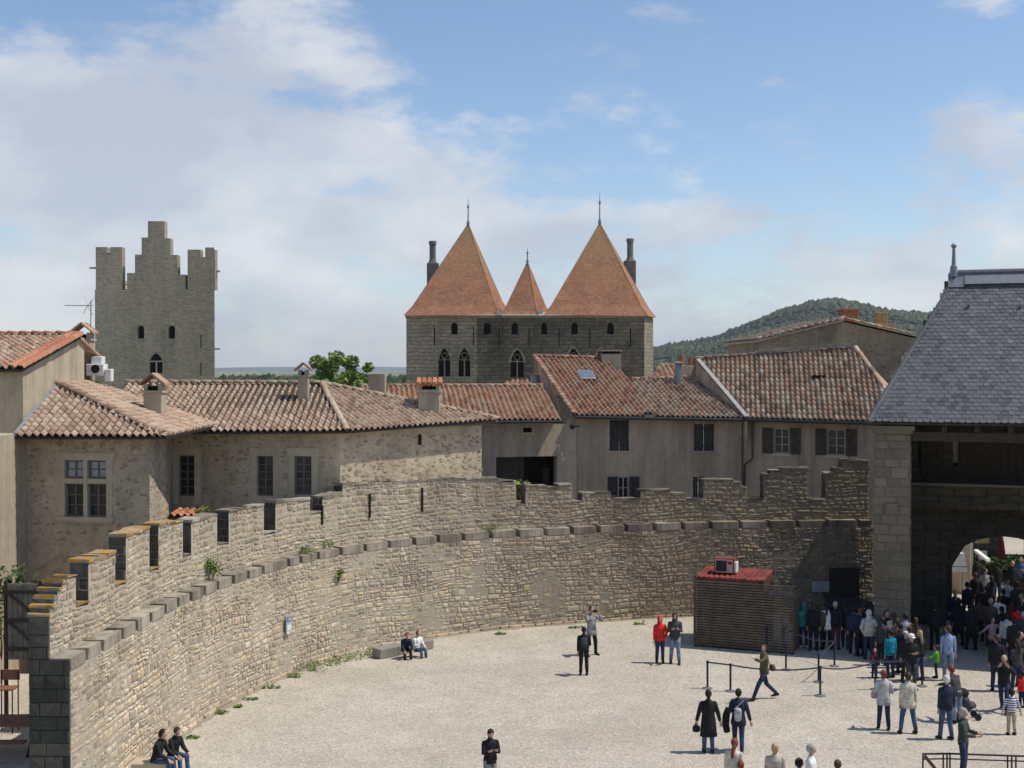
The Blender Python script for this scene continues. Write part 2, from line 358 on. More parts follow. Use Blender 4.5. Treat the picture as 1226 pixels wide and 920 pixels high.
def m_ground():
    n = NT('pale_gravel'); v = n.pos()
    c = n.ramp(n.noise(v, .35, 6, .65), [(.3, (.40,.355,.29)), (.7, (.475,.425,.355))])
    c = n.mix(1, c, n.ramp(n.noise(n.pos((1,1,1)), 9, 8, .9), [(.3, .78), (.5, 1), (.72, 1.14)]), 'MULTIPLY')
    c = n.mix(1, c, n.ramp(n.noise(v, .9, 7, .75), [(.3, .86), (.55, 1.02)]), 'MULTIPLY')
    c = n.mix(n.ramp(n.noise(n.pos((.5,1,1)), .22, 5, .6), [(.5, 0), (.7, .5)]), c, (.33,.29,.235))
    vo = n.new('ShaderNodeTexVoronoi'); vo.inputs['Scale'].default_value = 17; n.L.new(v, vo.inputs['Vector'])
    sc_ = n.new('ShaderNodeSeparateColor'); n.L.new(vo.outputs['Color'], sc_.inputs[0])
    c = n.mix(1, c, n.ramp(sc_.outputs[0], [(0, .72), (.25, .95), (.8, 1.04), (1, 1.22)]), 'MULTIPLY')
    return n.out(c, vo.outputs['Distance'], .5, .03, .95)
M['ground'] = m_ground()
def m_fields():
    n = NT('distant_fields'); v = n.pos((1,.35,1))
    vo = n.new('ShaderNodeTexVoronoi'); vo.inputs['Scale'].default_value = .006; n.L.new(v, vo.inputs['Vector'])
    sc_ = n.new('ShaderNodeSeparateColor'); n.L.new(vo.outputs['Color'], sc_.inputs[0])
    c = n.ramp(sc_.outputs[0], [(0, (.10,.13,.055)), (.4, (.16,.18,.09)), (.7, (.25,.23,.13)), (1, (.09,.12,.06))])
    return n.out(c)
M['fields'] = m_fields()
def m_leaf(name, c0, c1):
    n = NT(name); v = n.pos(); c = n.ramp(n.attr(), [(0, c0), (1, c1)])
    c = n.mix(1, c, n.ramp(n.noise(v, 3, 4), [(.3, .8), (.7, 1.15)]), 'MULTIPLY')
    n.b.inputs['Subsurface Weight'].default_value = 0
    return n.out(c, rough=.7)
M['leaf'] = m_leaf('green_leaves', (.09,.14,.03), (.24,.33,.08))
M['leafd'] = m_leaf('dark_leaves', (.035,.06,.018), (.09,.13,.04))
M['hillf'] = m_leaf('hill_forest', (.014,.026,.009), (.06,.08,.026))
M['bark'] = m_flat('bark', (.12,.09,.065))
M['dark'] = m_flat('dark_interior', (.012,.011,.010), .9)
M['glass'] = m_flat('window_glass', (.02,.022,.026), .12, 0, .1); M['glass'].node_tree.nodes['Principled BSDF'].inputs['Specular IOR Level'].default_value = .5
M['glass2'] = m_flat('curtained_glass', (.42,.44,.46), .25, 0, .1)
M['skyl'] = m_flat('skylight_glass', (.16,.20,.24), .1, .2, .1)
M['frame'] = m_flat('grey_window_paint', (.16,.15,.135), .6)
M['framew'] = m_flat('pale_window_paint', (.42,.38,.31), .6)
M['shut'] = m_flat('dark_shutter_wood', (.045,.042,.042), .7, 0, .4)
M['shutb'] = m_flat('brown_shutter_wood', (.085,.065,.05), .7, 0, .4)
M['timber'] = m_flat('old_timber', (.055,.045,.035), .8, 0, .4)
M['slat'] = m_flat('weathered_slat', (.15,.118,.085), .8, 0, .45, 3)
M['slatg'] = m_flat('grey_wood', (.20,.18,.155), .8, 0, .4, 4)
M['red'] = m_flat('red_metal', (.22,.05,.04), .8, 0, .6, 2.5)
M['white'] = m_flat('white_paint', (.72,.72,.70), .5, 0, .15)
M['whitef'] = m_flat('white_flashing', (.46,.44,.42), .6, 0, .25)
M['zinc'] = m_flat('zinc', (.22,.235,.26), .45, .4, .2)
M['iron'] = m_flat('dark_iron', (.03,.03,.035), .5, .5, .2)
M['navy'] = m_flat('navy_post', (.012,.016,.05), .45, 0, .2)
M['belt'] = m_flat('grey_belt', (.07,.075,.11), .7)
M['baseg'] = m_flat('post_base', (.2,.2,.22), .5, .3)
M['rust'] = m_flat('rust_brown_metal', (.12,.065,.045), .6, .2)
M['brick'] = m_flat('red_brick', (.33,.14,.085), .9, 0, .4)
M['ochre'] = m_flat('ochre_brick', (.38,.25,.12), .9, 0, .35)
M['chim'] = m_plaster('chimney_render', (.40,.335,.25))
M['chimd'] = m_stone('dark_chimney', GRY, (.4, .8)); 
M['gutter'] = m_flat('dark_gutter', (.035,.033,.032), .5)
M['pipe'] = m_flat('brown_pipe', (.10,.08,.065), .5)
M['table'] = m_flat('red_brown_table', (.22,.10,.07), .6)
M['blue'] = m_flat('blue_print', (.05,.22,.33), .5)
M['signg'] = m_flat('grey_signboard', (.45,.44,.46), .6, 0, .15)
M['bench'] = m_stone('bench_stone', GRY, (.8, 1.1))
M['cobble'] = m_masonry('cobbled_paving', (.20,.185,.165), (.15,.14,.125), (.09,.085,.075), .25, .18, .8, .02)

# ---------------------------------------------------------------- stone facing, panels, tiles
def stones_rows(a0, a1, b0, b1, h, w, top=None, rubble=0, holes=()):
    """list of (x0,x1,z0,z1) stone rectangles; top(a)-> height limit"""
    out = []; z = b0
    while z < b1 - .04:
        hh = ru(*h); z2 = min(z + hh, b1)
        if b1 - z2 < h[0] * .6: z2 = b1
        a = a0 - ru(0, w[0])
        while a < a1:
            ww = ru(*w) * (1 if rnd() > .15 else 1.5); s0, s1 = max(a, a0), min(a + ww, a1); a += ww
            if s1 - s0 < .04: continue
            zt = z2
            if top is not None:
                zt = min(z2, top(s0 + .02), top(s1 - .02), top((s0+s1)/2))
                if zt - z < .05:
                    mid = (s0+s1)/2
                    for (q0, q1) in ((s0, mid), (mid, s1)):
                        zt = min(z2, top(q0+.01), top(q1-.01))
                        if zt - z > .05: out.append((q0, q1, z, zt))
                    continue
            if any(s1 > q[0] and s0 < q[1] and zt > q[2] and z < q[3] for q in holes): continue
            if rubble and rnd() < rubble and zt - z > .12:
                m = z + (zt - z) * ru(.35, .65); k = s0 + (s1-s0) * ru(.3, .7)
                out.append((s0, s1, z, m)); out.append((s0, k, m, zt)); out.append((k, s1, m, zt))
            else: out.append((s0, s1, z, zt))
        z = z2
    return out
def stone_geo(r, f, proud=(.01, .045), gap=.012, jit=.022, ed=.022):
    x0, x1, z0, z1 = r; w, h = x1 - x0, z1 - z0
    j = lambda k: ru(-jit, jit) * min(1, k / .2)
    g = gap * ru(.6, 1.6); e = min(ed, w*.18, h*.2); p = ru(*proud)
    q = [(x0+g+abs(j(w)), z0+g+abs(j(h))), (x1-g-abs(j(w)), z0+g+abs(j(h))), (x1-g-abs(j(w)), z1-g-abs(j(h))), (x0+g+abs(j(w)), z1-g-abs(j(h)))]
    cx, cz = (x0+x1)/2, (z0+z1)/2
    vs = [f(a, b, -.012) for a, b in q]
    vs += [f(a + (e if a < cx else -e), b + (e if b < cz else -e), p + ru(-.008, .008)) for a, b in q]
    vs.append(f(cx + j(w), cz + j(h), p + ru(0, .018)))
    return vs, [(0,1,5,4),(1,2,6,5),(2,3,7,6),(3,0,4,7),(4,5,8),(5,6,8),(6,7,8),(7,4,8)]
def put_stones(items, parent, mat, nparts=300, name='stone', stuffname='stone_facing', tfun=None, key=None):
    """items: (verts, faces); biggest nparts in the picture become parts, rest one stuff mesh"""
    def size(it):
        xs = [PX(v) for v in it[0][:4]]
        w = max(x for x, _ in xs) - min(x for x, _ in xs); h = max(y for _, y in xs) - min(y for _, y in xs)
        vis = 1 if (-20 < xs[0][0] < 1250 and -20 < xs[0][1] < 940) else 0
        return vis * w * min(h, w*2)
    order = sorted(items, key=size, reverse=True)
    for it in order[:nparts]:
        c = sum((Vector(v) for v in it[0]), Vector()) / len(it[0])
        mb = MB(); mb.add([Vector(v) - c for v in it[0]], it[1], 0, rnd())
        link(name, mb.mesh(name, mat), parent, loc=c)
    if len(order) > nparts:
        mb = MB()
        for it in order[nparts:]: mb.add(it[0], it[1], 0, rnd())
        mb.obj(stuffname, mat, parent, kind='stuff')
def frame_map(O, U, N=None):
    O = Vector(O); U = Vector(U).normalized(); Nn = U.cross(Vector((0,0,1))).normalized() if N is None else Vector(N)
    return lambda a, b, d: O + U * a + Vector((0,0,1)) * b + Nn * d
def panel(mb, O, U, W_, H_, holes=(), depth=.25, mat=0, topf=None):
    """wall face with recessed openings; holes (a0,a1,b0,b1[,arch])"""
    f = frame_map(O, U)
    xs = sorted({0, W_} | {h[0] for h in holes} | {h[1] for h in holes}); zs = sorted({0, H_} | {h[2] for h in holes} | {h[3] for h in holes})
    for i in range(len(xs)-1):
        for k in range(len(zs)-1):
            x0, x1, z0, z1 = xs[i], xs[i+1], zs[k], zs[k+1]
            if any(h[0] <= x0 and h[1] >= x1 and h[2] <= z0 and h[3] >= z1 for h in holes): continue
            mb.add([f(x0,z0,0), f(x1,z0,0), f(x1,z1,0), f(x0,z1,0)], [(0,1,2,3)], mat)
    for h in holes:
        a0, a1, b0, b1 = h[:4]; D = -depth
        mb.add([f(a0,b0,0), f(a0,b1,0), f(a0,b1,D), f(a0,b0,D)], [(3,2,1,0)], mat)
        mb.add([f(a1,b0,0), f(a1,b1,0), f(a1,b1,D), f(a1,b0,D)], [(0,1,2,3)], mat)
        mb.add([f(a0,b0,0), f(a1,b0,0), f(a1,b0,D), f(a0,b0,D)], [(0,1,2,3)], mat)
        mb.add([f(a0,b1,0), f(a1,b1,0), f(a1,b1,D), f(a0,b1,D)], [(3,2,1,0)], mat)
        if len(h) > 4:   # arched head: rise h[4]
            rise = h[4]; n = 8; c = (a0+a1)/2; hw = (a1-a0)/2; pw = h[5] if len(h) > 5 else 2.0
            arc = [(c - hw*math.cos(math.pi*i/(2*n)*2), 0) for i in range(n+1)]
            pts = []
            for i in range(n+1):
                t = -1 + 2*i/n; pts.append((c + hw*t, b1 - rise + rise * (max(0, 1-abs(t)**pw))**(1/pw)))
            for i in range(n):
                (xa, za), (xb, zb) = pts[i], pts[i+1]
                mb.add([f(xa,za,0), f(xb,zb,0), f(xb,b1+.001,0), f(xa,b1+.001,0)], [(0,1,2,3)], mat)
                mb.add([f(xa,za,0), f(xb,zb,0), f(xb,zb,D), f(xa,za,D)], [(3,2,1,0)], mat)
    return f
def wallbox(mb, O, U, W_, H_, T, holes=(), depth=.25, mat=0, back=True):
    """panel plus side, top and back faces of thickness T"""
    f = panel(mb, O, U, W_, H_, holes, depth, mat)
    c = [f(0,0,0), f(W_,0,0), f(W_,0,-T), f(0,0,-T)]; d = [f(0,H_,0), f(W_,H_,0), f(W_,H_,-T), f(0,H_,-T)]
    mb.add(c + d, [(1,2,6,5),(2,3,7,6),(3,0,4,7),(4,5,6,7)] , mat)
    return f
def tile_geo(w, L, u, v, n, amp=.066, seg=8):
    vs = []; fs = []
    xs = [-w/2 + w*i/seg for i in range(seg+1)]
    def prof(x):
        c = math.cos(2*math.pi*x/w); return amp * (c if c > 0 else c*.7)
    lo = [u*x + n*(prof(x)+.035) for x in xs]; hi = [u*(x*.97) + v*L + n*(prof(x)*.9+.0) for x in xs]
    lip = [u*x + n*(prof(x)+.035-.022) for x in xs]
    vs = lo + hi + lip; m = seg+1
    for i in range(seg): fs.append((i, i+1, m+i+1, m+i)); fs.append((2*m+i, 2*m+i+1, i+1, i))
    return vs, fs
def in_poly(x, y, poly):
    c = False; n = len(poly)
    for i in range(n):
        (x0, y0), (x1, y1) = poly[i], poly[(i+1) % n]
        if (y0 > y) != (y1 > y) and x < (x1-x0)*(y-y0)/(y1-y0)+x0: c = not c
    return c
def tile_roof(parent, O, Udir, Vdir, poly3, mat, w=.25, ex=.34, nparts=300, thick=.10, name='roof_tile', holes=(), geo=None, slabmat=None, tints=None, jit=.012):
    """parent: roof object. plane through O; columns run along Vdir (up slope); tiles inside poly3"""
    O = Vector(O); u = Vector(Udir).normalized(); v = Vector(Vdir).normalized(); n = u.cross(v).normalized()
    if n.z < 0: n = -n
    A = Matrix(((u.dot(u), u.dot(v)), (u.dot(v), v.dot(v)))).inverted()
    def uv(p):
        d = Vector(p) - O; q = A @ Vector((d.dot(u), d.dot(v))); return (q.x, q.y)
    poly = [uv(p) for p in poly3]
    hp = [[uv(p) for p in h] for h in holes]
    xs = [p[0] for p in poly]; ys = [p[1] for p in poly]
    geo = geo or (lambda: tile_geo(w, ex*1.25, u, v, n))
    cells = []
    j0 = int(math.floor(min(ys)/ex)); j1 = int(math.ceil(max(ys)/ex))
    for j in range(j0, j1+1):
        i0 = int(math.floor(min(xs)/w)) ; i1 = int(math.ceil(max(xs)/w))
        for i in range(i0, i1+1):
            off = .5*w if (name == 'slate' and j % 2) else 0
            x, y = (i+.5)*w + off, j*ex
            if in_poly(x, y+ex*.45, poly) and not any(in_poly(x, y+ex*.4, h) for h in hp): cells.append((x, y))
    vars_ = []
    g = geo()
    for k in range(8):
        mb = MB(); t = (k+.5)/8 if tints is None else tints()
        mb.add(g[0], g[1], 0, t); vars_.append(mb.mesh(name, mat, smooth=(name != 'slate')))
    pts = []
    for (x, y) in cells:
        p = O + u*(x+ru(-jit, jit)) + v*(y+ru(-jit, jit)*1.5) + n*ru(0, jit); q = PX(p); pts.append((p, q))
    vis = lambda q: -10 < q[0] < 1236 and 0 < q[1] < 930
    pts.sort(key=lambda t: (not vis(t[1]), t[0].length))
    for p, q in pts[:nparts]: link(name, random.choice(vars_), parent, loc=p)
    if len(pts) > nparts:
        mb = MB()
        for p, q in pts[nparts:]:
            mb.add([a + p for a in g[0]], g[1], 0, rnd() if tints is None else tints())
        mb.obj(name + '_field', mat, parent, smooth=(name != 'slate'), kind='stuff')
    return u, v, n
def slab(name, poly3, thick, mat, parent, down=.045):
    mb = MB(); poly3 = [Vector(p) for p in poly3]
    n = (poly3[1]-poly3[0]).cross(poly3[2]-poly3[0]).normalized()
    if n.z < 0: n = -n
    mb.prism([p - n*down for p in poly3], -n*thick, 0)
    return mb.obj(name, mat, parent)
def ridge(parent, A_, B_, mat, r=.13, L=.42, name='ridge_tile', lift=.03):
    A_ = Vector(A_); B_ = Vector(B_); d = (B_-A_); n = max(1, int(d.length/L)); u = d.normalized(); L = d.length/n
    s = u.cross(Vector((0,0,1))).normalized(); up = s.cross(u)
    seg = 6
    ring = lambda t, rr, z: [u*t + s*(rr*math.cos(math.pi*i/seg)) + up*(rr*.8*math.sin(math.pi*i/seg) + z) for i in range(seg+1)]
    vs = ring(0, r, .03) + ring(L*1.08, r*.88, 0) + ring(0, r*.8, .02); m = seg+1
    fs = [(i, i+1, m+i+1, m+i) for i in range(seg)] + [(2*m+i, 2*m+i+1, i+1, i) for i in range(seg)]
    vars_ = []
    for k in range(5):
        mb = MB(); mb.add(vs, fs, 0, rnd()); vars_.append(mb.mesh(name, mat, True))
    for i in range(n): link(name, random.choice(vars_), parent, loc=A_ + u*(L*i) + up*lift + s*ru(-.015, .015))
def leaf_clump(mb, c, r, n, size, sc=(1,1,1), tint=(0,1)):
    c = Vector(c)
    for _ in range(n):
        d = Vector((random.gauss(0,1), random.gauss(0,1), random.gauss(0,1))).normalized() * (rnd() ** .4) * r
        p = c + Vector((d.x*sc[0], d.y*sc[1], d.z*sc[2])); s = size*ru(.6, 1.3)
        a = Vector((ru(-1,1), ru(-1,1), ru(-.6,.6))).normalized(); b = a.cross(Vector((ru(-1,1), ru(-1,1), ru(-1,1)))).normalized()
        mb.add([p - a*s*.9, p + b*s*.45, p + a*s, p - b*s*.45], [(0,1,2,3)], 0, ru(*tint))

# ---------------------------------------------------------------- ground, fields, hill
mb = MB()
mb.add([(-140,-30,0),(140,-30,0),(140,150,0),(-140,150,0)], [(0,1,2,3)])
o = mb.obj('ground', M['ground'], kind='structure')
mb = MB(); mb.add([(-9000,-9000,-.06),(9000,-9000,-.06),(9000,12000,-.06),(-9000,12000,-.06)], [(0,1,2,3)])
mb.obj('fields', M['fields'], kind='structure')
HP = [(700,438),(740,424),(780,412),(830,405),(870,394),(900,383),(930,370),(960,361),(985,358),(1012,365),(1040,370),(1065,371),(1090,374),(1115,378),(1170,384),(1230,392),(1300,405),(1420,430)]
def hillz(x, y):
    px = 613 + F*x/2000; zz = np.interp(px, [p[0] for p in HP], [(443-p[1])/F*2000+5 for p in HP])
    k = max(0, 1 - abs((y-2000)/ (900 if y < 2000 else 1500)))
    return (zz * (k*k*(3-2*k))) - 5.5*k - .5 + 6*mnoise.noise(Vector((x*.006, y*.006, 0)))*k
mb = MB(); nx, ny = 110, 40
for j in range(ny+1):
    for i in range(nx+1):
        x = 60 + 1200*i/nx; y = 1100 + 2300*j/ny; mb.v.append((x, y, hillz(x, y)))
for j in range(ny):
    for i in range(nx):
        a = j*(nx+1)+i; mb.f.append((a, a+1, a+nx+2, a+nx+1)); mb.m.append(0); mb.t.append(.3)
mb.obj('hill', m_leaf('hill_scrub', (.07,.085,.04), (.10,.11,.055)), kind='structure', smooth=True)
def ico(c, r, tint, mb):
    h = r*ru(.9, 1.6); k = ru(0, 1)
    vs = [c + Vector((0,0,h))] + [c + Vector((r*math.cos(a+k)*ru(.7,1.1), r*math.sin(a+k)*ru(.7,1.1), h*ru(.3,.55))) for a in (0,1.25,2.5,3.77,5.03)] + [c + Vector((r*.7*math.cos(a+k), r*.7*math.sin(a+k), -h*.1)) for a in (.6,1.9,3.1,4.4,5.6)]
    fs = [(0, 1+i, 1+(i+1) % 5) for i in range(5)] + [(1+i, 6+i, 1+(i+1) % 5) for i in range(5)] + [(6+i, 6+(i+1) % 5, 1+(i+1) % 5) for i in range(5)]
    mb.add(vs, fs, 0, tint)
mb = MB()
for _ in range(30000):
    x = ru(120, 1150); y = 1150 + 1000*(rnd()**.8)
    k = mnoise.noise(Vector((x*.009, y*.006, 3)))
    if k < -.22 and y < 1900: continue
    z = hillz(x, y)
    if z < 1: continue
    ico(Vector((x, y, z)), ru(2.6, 6.2)*(1.25 if k > .1 else .8), min(1, max(0, .35 + k*1.1 + ru(-.25, .3))), mb)
mb.obj('hill_woodland', M['hillf'], kind='stuff')
mb = MB()
for _ in range(5200):
    y = ru(260, 1600); x = ru(-.42, .08)*y
    if mnoise.noise(Vector((x*.02, y*.004, 9))) < .12: continue
    ico(Vector((x, y, 0)), ru(2, 4.5), ru(.1, .6), mb)
for _ in range(1200):
    x = ru(-150, 260); ico(Vector((x, ru(420, 700), 0)), ru(3, 6.0), ru(0, .5), mb)
mb.obj('plain_woodland', M['hillf'], kind='stuff')
mb = MB()
for k in range(40):
    x0 = -3500 + k*180; h = lambda x: 14 + (48 if x > -1100 else 20)*(.5+mnoise.noise(Vector((x*.0009, 5, 0))))
    mb.add([(x0, 8500, -1), (x0+180, 8500, -1), (x0+180, 9400, h(x0+180)), (x0, 9400, h(x0))], [(0,1,2,3)])
mb.obj('far_hills', m_leaf('blue_ridge', (.10,.12,.10), (.12,.14,.12)), kind='structure', smooth=True)

# ---------------------------------------------------------------- the curved barbican wall
WP = [(-9.75,26.6),(-9.80,27.7),(-9.62,31.0),(-9.45,34.3),(-9.04,37.3),(-8.35,40.0),(-7.48,42.6),(-6.34,44.7),(-5.04,46.35),(-3.6,47.7),(-2.05,48.8),(-.43,49.7),(2.96,51.0),(6.5,52.1),(10.1,52.75),(12.6,53.05),(15.4,53.3),(16.5,53.4)]
def catmull(P_, n=14):
    out = []
    for i in range(1, len(P_)-2):
        p0, p1, p2, p3 = [np.array(P_[k], float) for k in (i-1, i, i+1, i+2)]
        for t in np.linspace(0, 1, n, endpoint=False):
            out.append(.5*((2*p1)+(-p0+p2)*t+(2*p0-5*p1+4*p2-p3)*t*t+(-p0+3*p1-3*p2+p3)*t**3))
    out.append(np.array(P_[-2], float)); return np.array(out)
CV = catmull(WP); SS = np.concatenate([[0], np.cumsum(np.hypot(*np.diff(CV, axis=0).T))]); SLEN = SS[-1]
TN = np.gradient(CV, SS, axis=0); TN /= np.hypot(TN[:,0], TN[:,1])[:,None]
def Wp(s, off, z):
    x = np.interp(s, SS, CV[:,0]); y = np.interp(s, SS, CV[:,1]); tx = np.interp(s, SS, TN[:,0]); ty = np.interp(s, SS, TN[:,1])
    l = math.hypot(tx, ty); tx /= l; ty /= l
    return Vector((x - ty*off, y + tx*off, z))       # left of travel = outward
ST = np.linspace(0, SLEN, 900)
PXT = {off: np.array([PX(Wp(s, off, 5))[0] for s in ST]) for off in (0, .46, .92)}
def s_at(px, off=.46):
    if off not in PXT: PXT[off] = np.array([PX(Wp(s, off, 5))[0] for s in ST])
    return float(np.interp(px, PXT[off], ST))
def z_at(px, py, off=.46):
    p = Wp(s_at(px, off), off, 0); return P(px, py, p.y).z
LEDGE = 3.9; LT = .27; POFF = .46; TH = .92
wall_t = thing('barbican_wall', 'long curved rubble stone wall with a stepped ledge and crenellated parapet enclosing the gravel court', 'castle wall')
# parapet profile (px start, px end, top y at start, top y at end)
PRO = [(55,60,737,735),(60,64.5,726,725),(64.5,69,715,714),(69,74,705,704),(74,80,696,695),(80,91,690,689),(91,106,724,722),(106,138,672,660),(138,151,699,697),(151,179,641,631),(179,190,681,680),(190,219,627,624),
 (219,229,664,663),(229,260,624,615),(260,274,651,650),(274,316,611,605),(316,330,638,637),(330,371,601,597),(371,386,614,613),(386,410,596,590),(410,440,580,577),(440,480,576,575),(480,530,576,573),(530,572,572,573),
 (572,596,573,572),(596,618,575,577),(618,629,604,604),(629,655,581,582),(655,668,583,584),(668,685,580,580),(685,697,600,600),(697,731,590,590),(731,737,594,594),(737,767,598,597),(767,803,587,587),(803,822,591,591),(822,842,597,597),
 (842,879,574,574),(879,888,577,578),(888,895,583,584),(895,914,597,597),(914,922,568,568),(922,935,563,564),(935,969,560,560),(969,988,597,597),(988,998,567,566),(998,1008,560,560),(1008,1048,551,551)]
SEG = []
for a, b, ya, yb in PRO:
    s0, s1 = s_at(a), s_at(b)
    SEG.append((s0, s1, z_at(a, ya), z_at(b, yb)))
SEG[0] = (0, SEG[0][1], SEG[0][2], SEG[0][3]); SEG[-1] = (SEG[-1][0], SLEN, SEG[-1][2], SEG[-1][2])
def ptop(s):
    for s0, s1, z0, z1 in SEG:
        if s0 <= s <= s1: return z0 + (z1-z0)*(s-s0)/max(1e-6, s1-s0)
    return 3.5
def band(mb, s0, s1, o0, o1, z0, z1a, z1b, mat=0, step=.6, ends=True):
    n = max(1, int((s1-s0)/step)); r = []
    for i in range(n+1):
        s = s0 + (s1-s0)*i/n; zt = z1a + (z1b-z1a)*i/n
        r.append([Wp(s, o0, z0), Wp(s, o1, z0), Wp(s, o1, zt), Wp(s, o0, zt)])
    vs = [v for q in r for v in q]; fs = []
    for i in range(n):
        a = i*4; b = a+4
        fs += [(a, b, b+3, a+3), (a+3, b+3, b+2, a+2), (a+2, b+2, b+1, a+1), (a+1, b+1, b, a)]
    if ends: fs += [(0,3,2,1), (n*4, n*4+1, n*4+2, n*4+3)]
    mb.add(vs, fs, mat)
mb = MB(); band(mb, .03, SLEN, .0, TH-.004, -.3, LEDGE-LT, LEDGE-LT)
for s0, s1, z0, z1 in SEG: band(mb, max(s0,.03), s1, POFF+.002, TH-.006, LEDGE-LT-.02, z0-.05, z1-.05)
core = mb.obj('wall_core', M['mortar'], wall_t)
# inner face stones
def wav(s, z, lo, hi):
    k = max(0, min(1, (z-lo)/.35, (hi-z)/.35)); q = Vector((s*.45, z*.55, 1)); q2 = Vector((s*1.9, z*1.3, 4))
    return s + (.05*mnoise.noise(q2 + Vector((9,9,9))))*k, z + (.16*mnoise.noise(q) + .05*mnoise.noise(q2))*k
def fin(s, z, d): a_, b_ = wav(s, z, 0, LEDGE-LT); return Wp(a_, -d - .03*mnoise.noise(Vector((s*.6, z*.6, 8))) * (1 if d > 0 else 0), b_)
def fpar(s, z, d): a_, b_ = wav(s, z, LEDGE, ptop(s)); return Wp(a_, POFF-d, b_)
slab_lo = stones_rows(0, SLEN, 0, LEDGE-LT-.02, (.11, .27), (.13, .40), rubble=.3)
items_in = [stone_geo(r, fin, (.004, .028), .007) for r in slab_lo if rnd() > .012]
items_in += [stone_geo(r, fin, (.03, .09), .005) for r in stones_rows(0, SLEN, -.12, .12, (.2,.24), (.3,.7))]
rows = stones_rows(0, SLEN, LEDGE-.05, 8.0, (.12, .22), (.16, .42), top=lambda s: ptop(s)-.04, rubble=.15)
items_p = [stone_geo(r, fpar, (.004, .026), .008) for r in rows]
in_l = [i for i in items_in]
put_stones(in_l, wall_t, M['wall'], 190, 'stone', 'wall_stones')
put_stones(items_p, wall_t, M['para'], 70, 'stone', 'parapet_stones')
# near end of the wall and end faces of merlons
e0 = Wp(0, 0, 0); e1 = Wp(0, TH, 0); U_ = (e0 - e1).normalized()
fe = lambda a, z, d: Vector((e1.x, e1.y, 0)) + U_*a + Vector((0,0,z)) + Vector((U_.y, -U_.x, 0))*d
items_e = [stone_geo(r, fe, (.02, .03), .001, .003, .007) for r in stones_rows(0, TH, 0, LEDGE-.02, (.26, .34), (.4, .62))]
items_e += [stone_geo(r, fe, (.02, .03), .001, .003, .007) for r in stones_rows(0, TH-POFF, LEDGE-.02, SEG[0][2]-.05, (.24, .30), (.3, .5))]
for k in range(1, len(SEG)):
    s0 = SEG[k][0]; zb = SEG[k-1][3]; zt = SEG[k][2]
    a_, b_ = (s0, 1)
    if zt - zb > .12:
        c0 = Wp(s0, TH, 0); c1 = Wp(s0, POFF, 0); uu = (c1-c0).normalized(); nn = Vector((uu.y, -uu.x, 0))
        g = lambda a, z, d, c0=c0, uu=uu, nn=nn: c0 + uu*a + Vector((0,0,z)) + nn*d
        items_e += [stone_geo(r, g, (.004, .012), .001, .001, .004) for r in stones_rows(0, TH-POFF, zb, zt-.05, (.2,.3), (.25,.46))]
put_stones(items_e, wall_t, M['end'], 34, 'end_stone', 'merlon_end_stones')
# outer face
items_o = [stone_geo(r, lambda s, z, d: Wp(s, TH+d, z), (.0, .03)) for r in stones_rows(0, SLEN, 0, 8, (.2,.34), (.4,.8), top=lambda s: ptop(s)-.04)]
items_o = [(v, [tuple(reversed(f)) for f in fs]) for v, fs in items_o]
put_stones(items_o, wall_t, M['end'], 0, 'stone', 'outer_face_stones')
mdirt = m_mortar('damp_dirt', (.22,.185,.14), (.33,.285,.225))
m2 = MB(); n_ = 300; rr_ = []
for i in range(n_+1):
    s_ = SLEN*i/n_; wd_ = .16 + .22*abs(mnoise.noise(Vector((s_*.8, 2, 0)))) + .22*max(0, mnoise.noise(Vector((s_*2.9, 7, 0)))); rr_ += [Wp(s_, -.0, .005), Wp(s_, -wd_, .005)]
m2.add(rr_, [(2*i, 2*i+1, 2*i+3, 2*i+2) for i in range(n_)]); m2.obj('wall_foot_dirt', mdirt, kind='structure')
# ledge coping blocks with slots between
NOT = [103,122,146,163,180,197,213,228,244,260,279,297,315,345,360,381,408,437,466,496,525,555,588,620,653,685,717,750,784,818,851,887,921,955,992,1029,1046]
sl_ = [0] + [s_at(p, 0) for p in NOT]
nxt = []
for i in range(len(sl_)-1):
    s0, s1 = sl_[i] + (.0 if i == 0 else .095), sl_[i+1] - .095
    if s1 - s0 < .2: continue
    mbk = MB(); zt = LEDGE + ru(-.015, .015)
    k = max(1, int((s1-s0)/.7)); c = Wp((s0+s1)/2, .2, LEDGE)
    band(mbk, s0, s1, -.005 - ru(0,.02), POFF-.004, LEDGE-LT+.002, zt, zt + ru(-.01,.01))
    mbk.v = [tuple(Vector(v) - c + Vector((ru(-.012,.012), ru(-.012,.012), ru(-.012,.012)))) for v in mbk.v]; mbk.t = [rnd()]*len(mbk.f)
    link('coping_stone', mbk.mesh('coping_stone', M['cope']), wall_t, loc=c)
# cap stones on the parapet
def cap(s0, s1, z0, z1, mat):
    m2 = MB(); c = Wp((s0+s1)/2, .7, z0); band(m2, s0, s1, POFF-.02-ru(0,.025), TH+.02, z0-.05, z0+ru(.0,.05), z1+ru(0,.05), step=.5)
    m2.v = [tuple(Vector(v) - c + Vector((ru(-.015,.015), ru(-.015,.015), ru(-.018,.018)))) for v in m2.v]; m2.t = [rnd()]*len(m2.f)
    link('cap_stone', m2.mesh('cap_stone', mat), wall_t, loc=c)
for s0, s1, z0, z1 in SEG:
    n = max(1, round((s1-s0)/.55)); mt = M['lich'] if PX(Wp(s0, .7, z0))[0] < 188 else M['cope']
    for i in range(n):
        a, b = s0 + (s1-s0)*i/n, s0 + (s1-s0)*(i+1)/n
        cap(max(a, .0) + (.0), b - .012, z0 + (z1-z0)*i/n, z0 + (z1-z0)*(i+1)/n, mt)
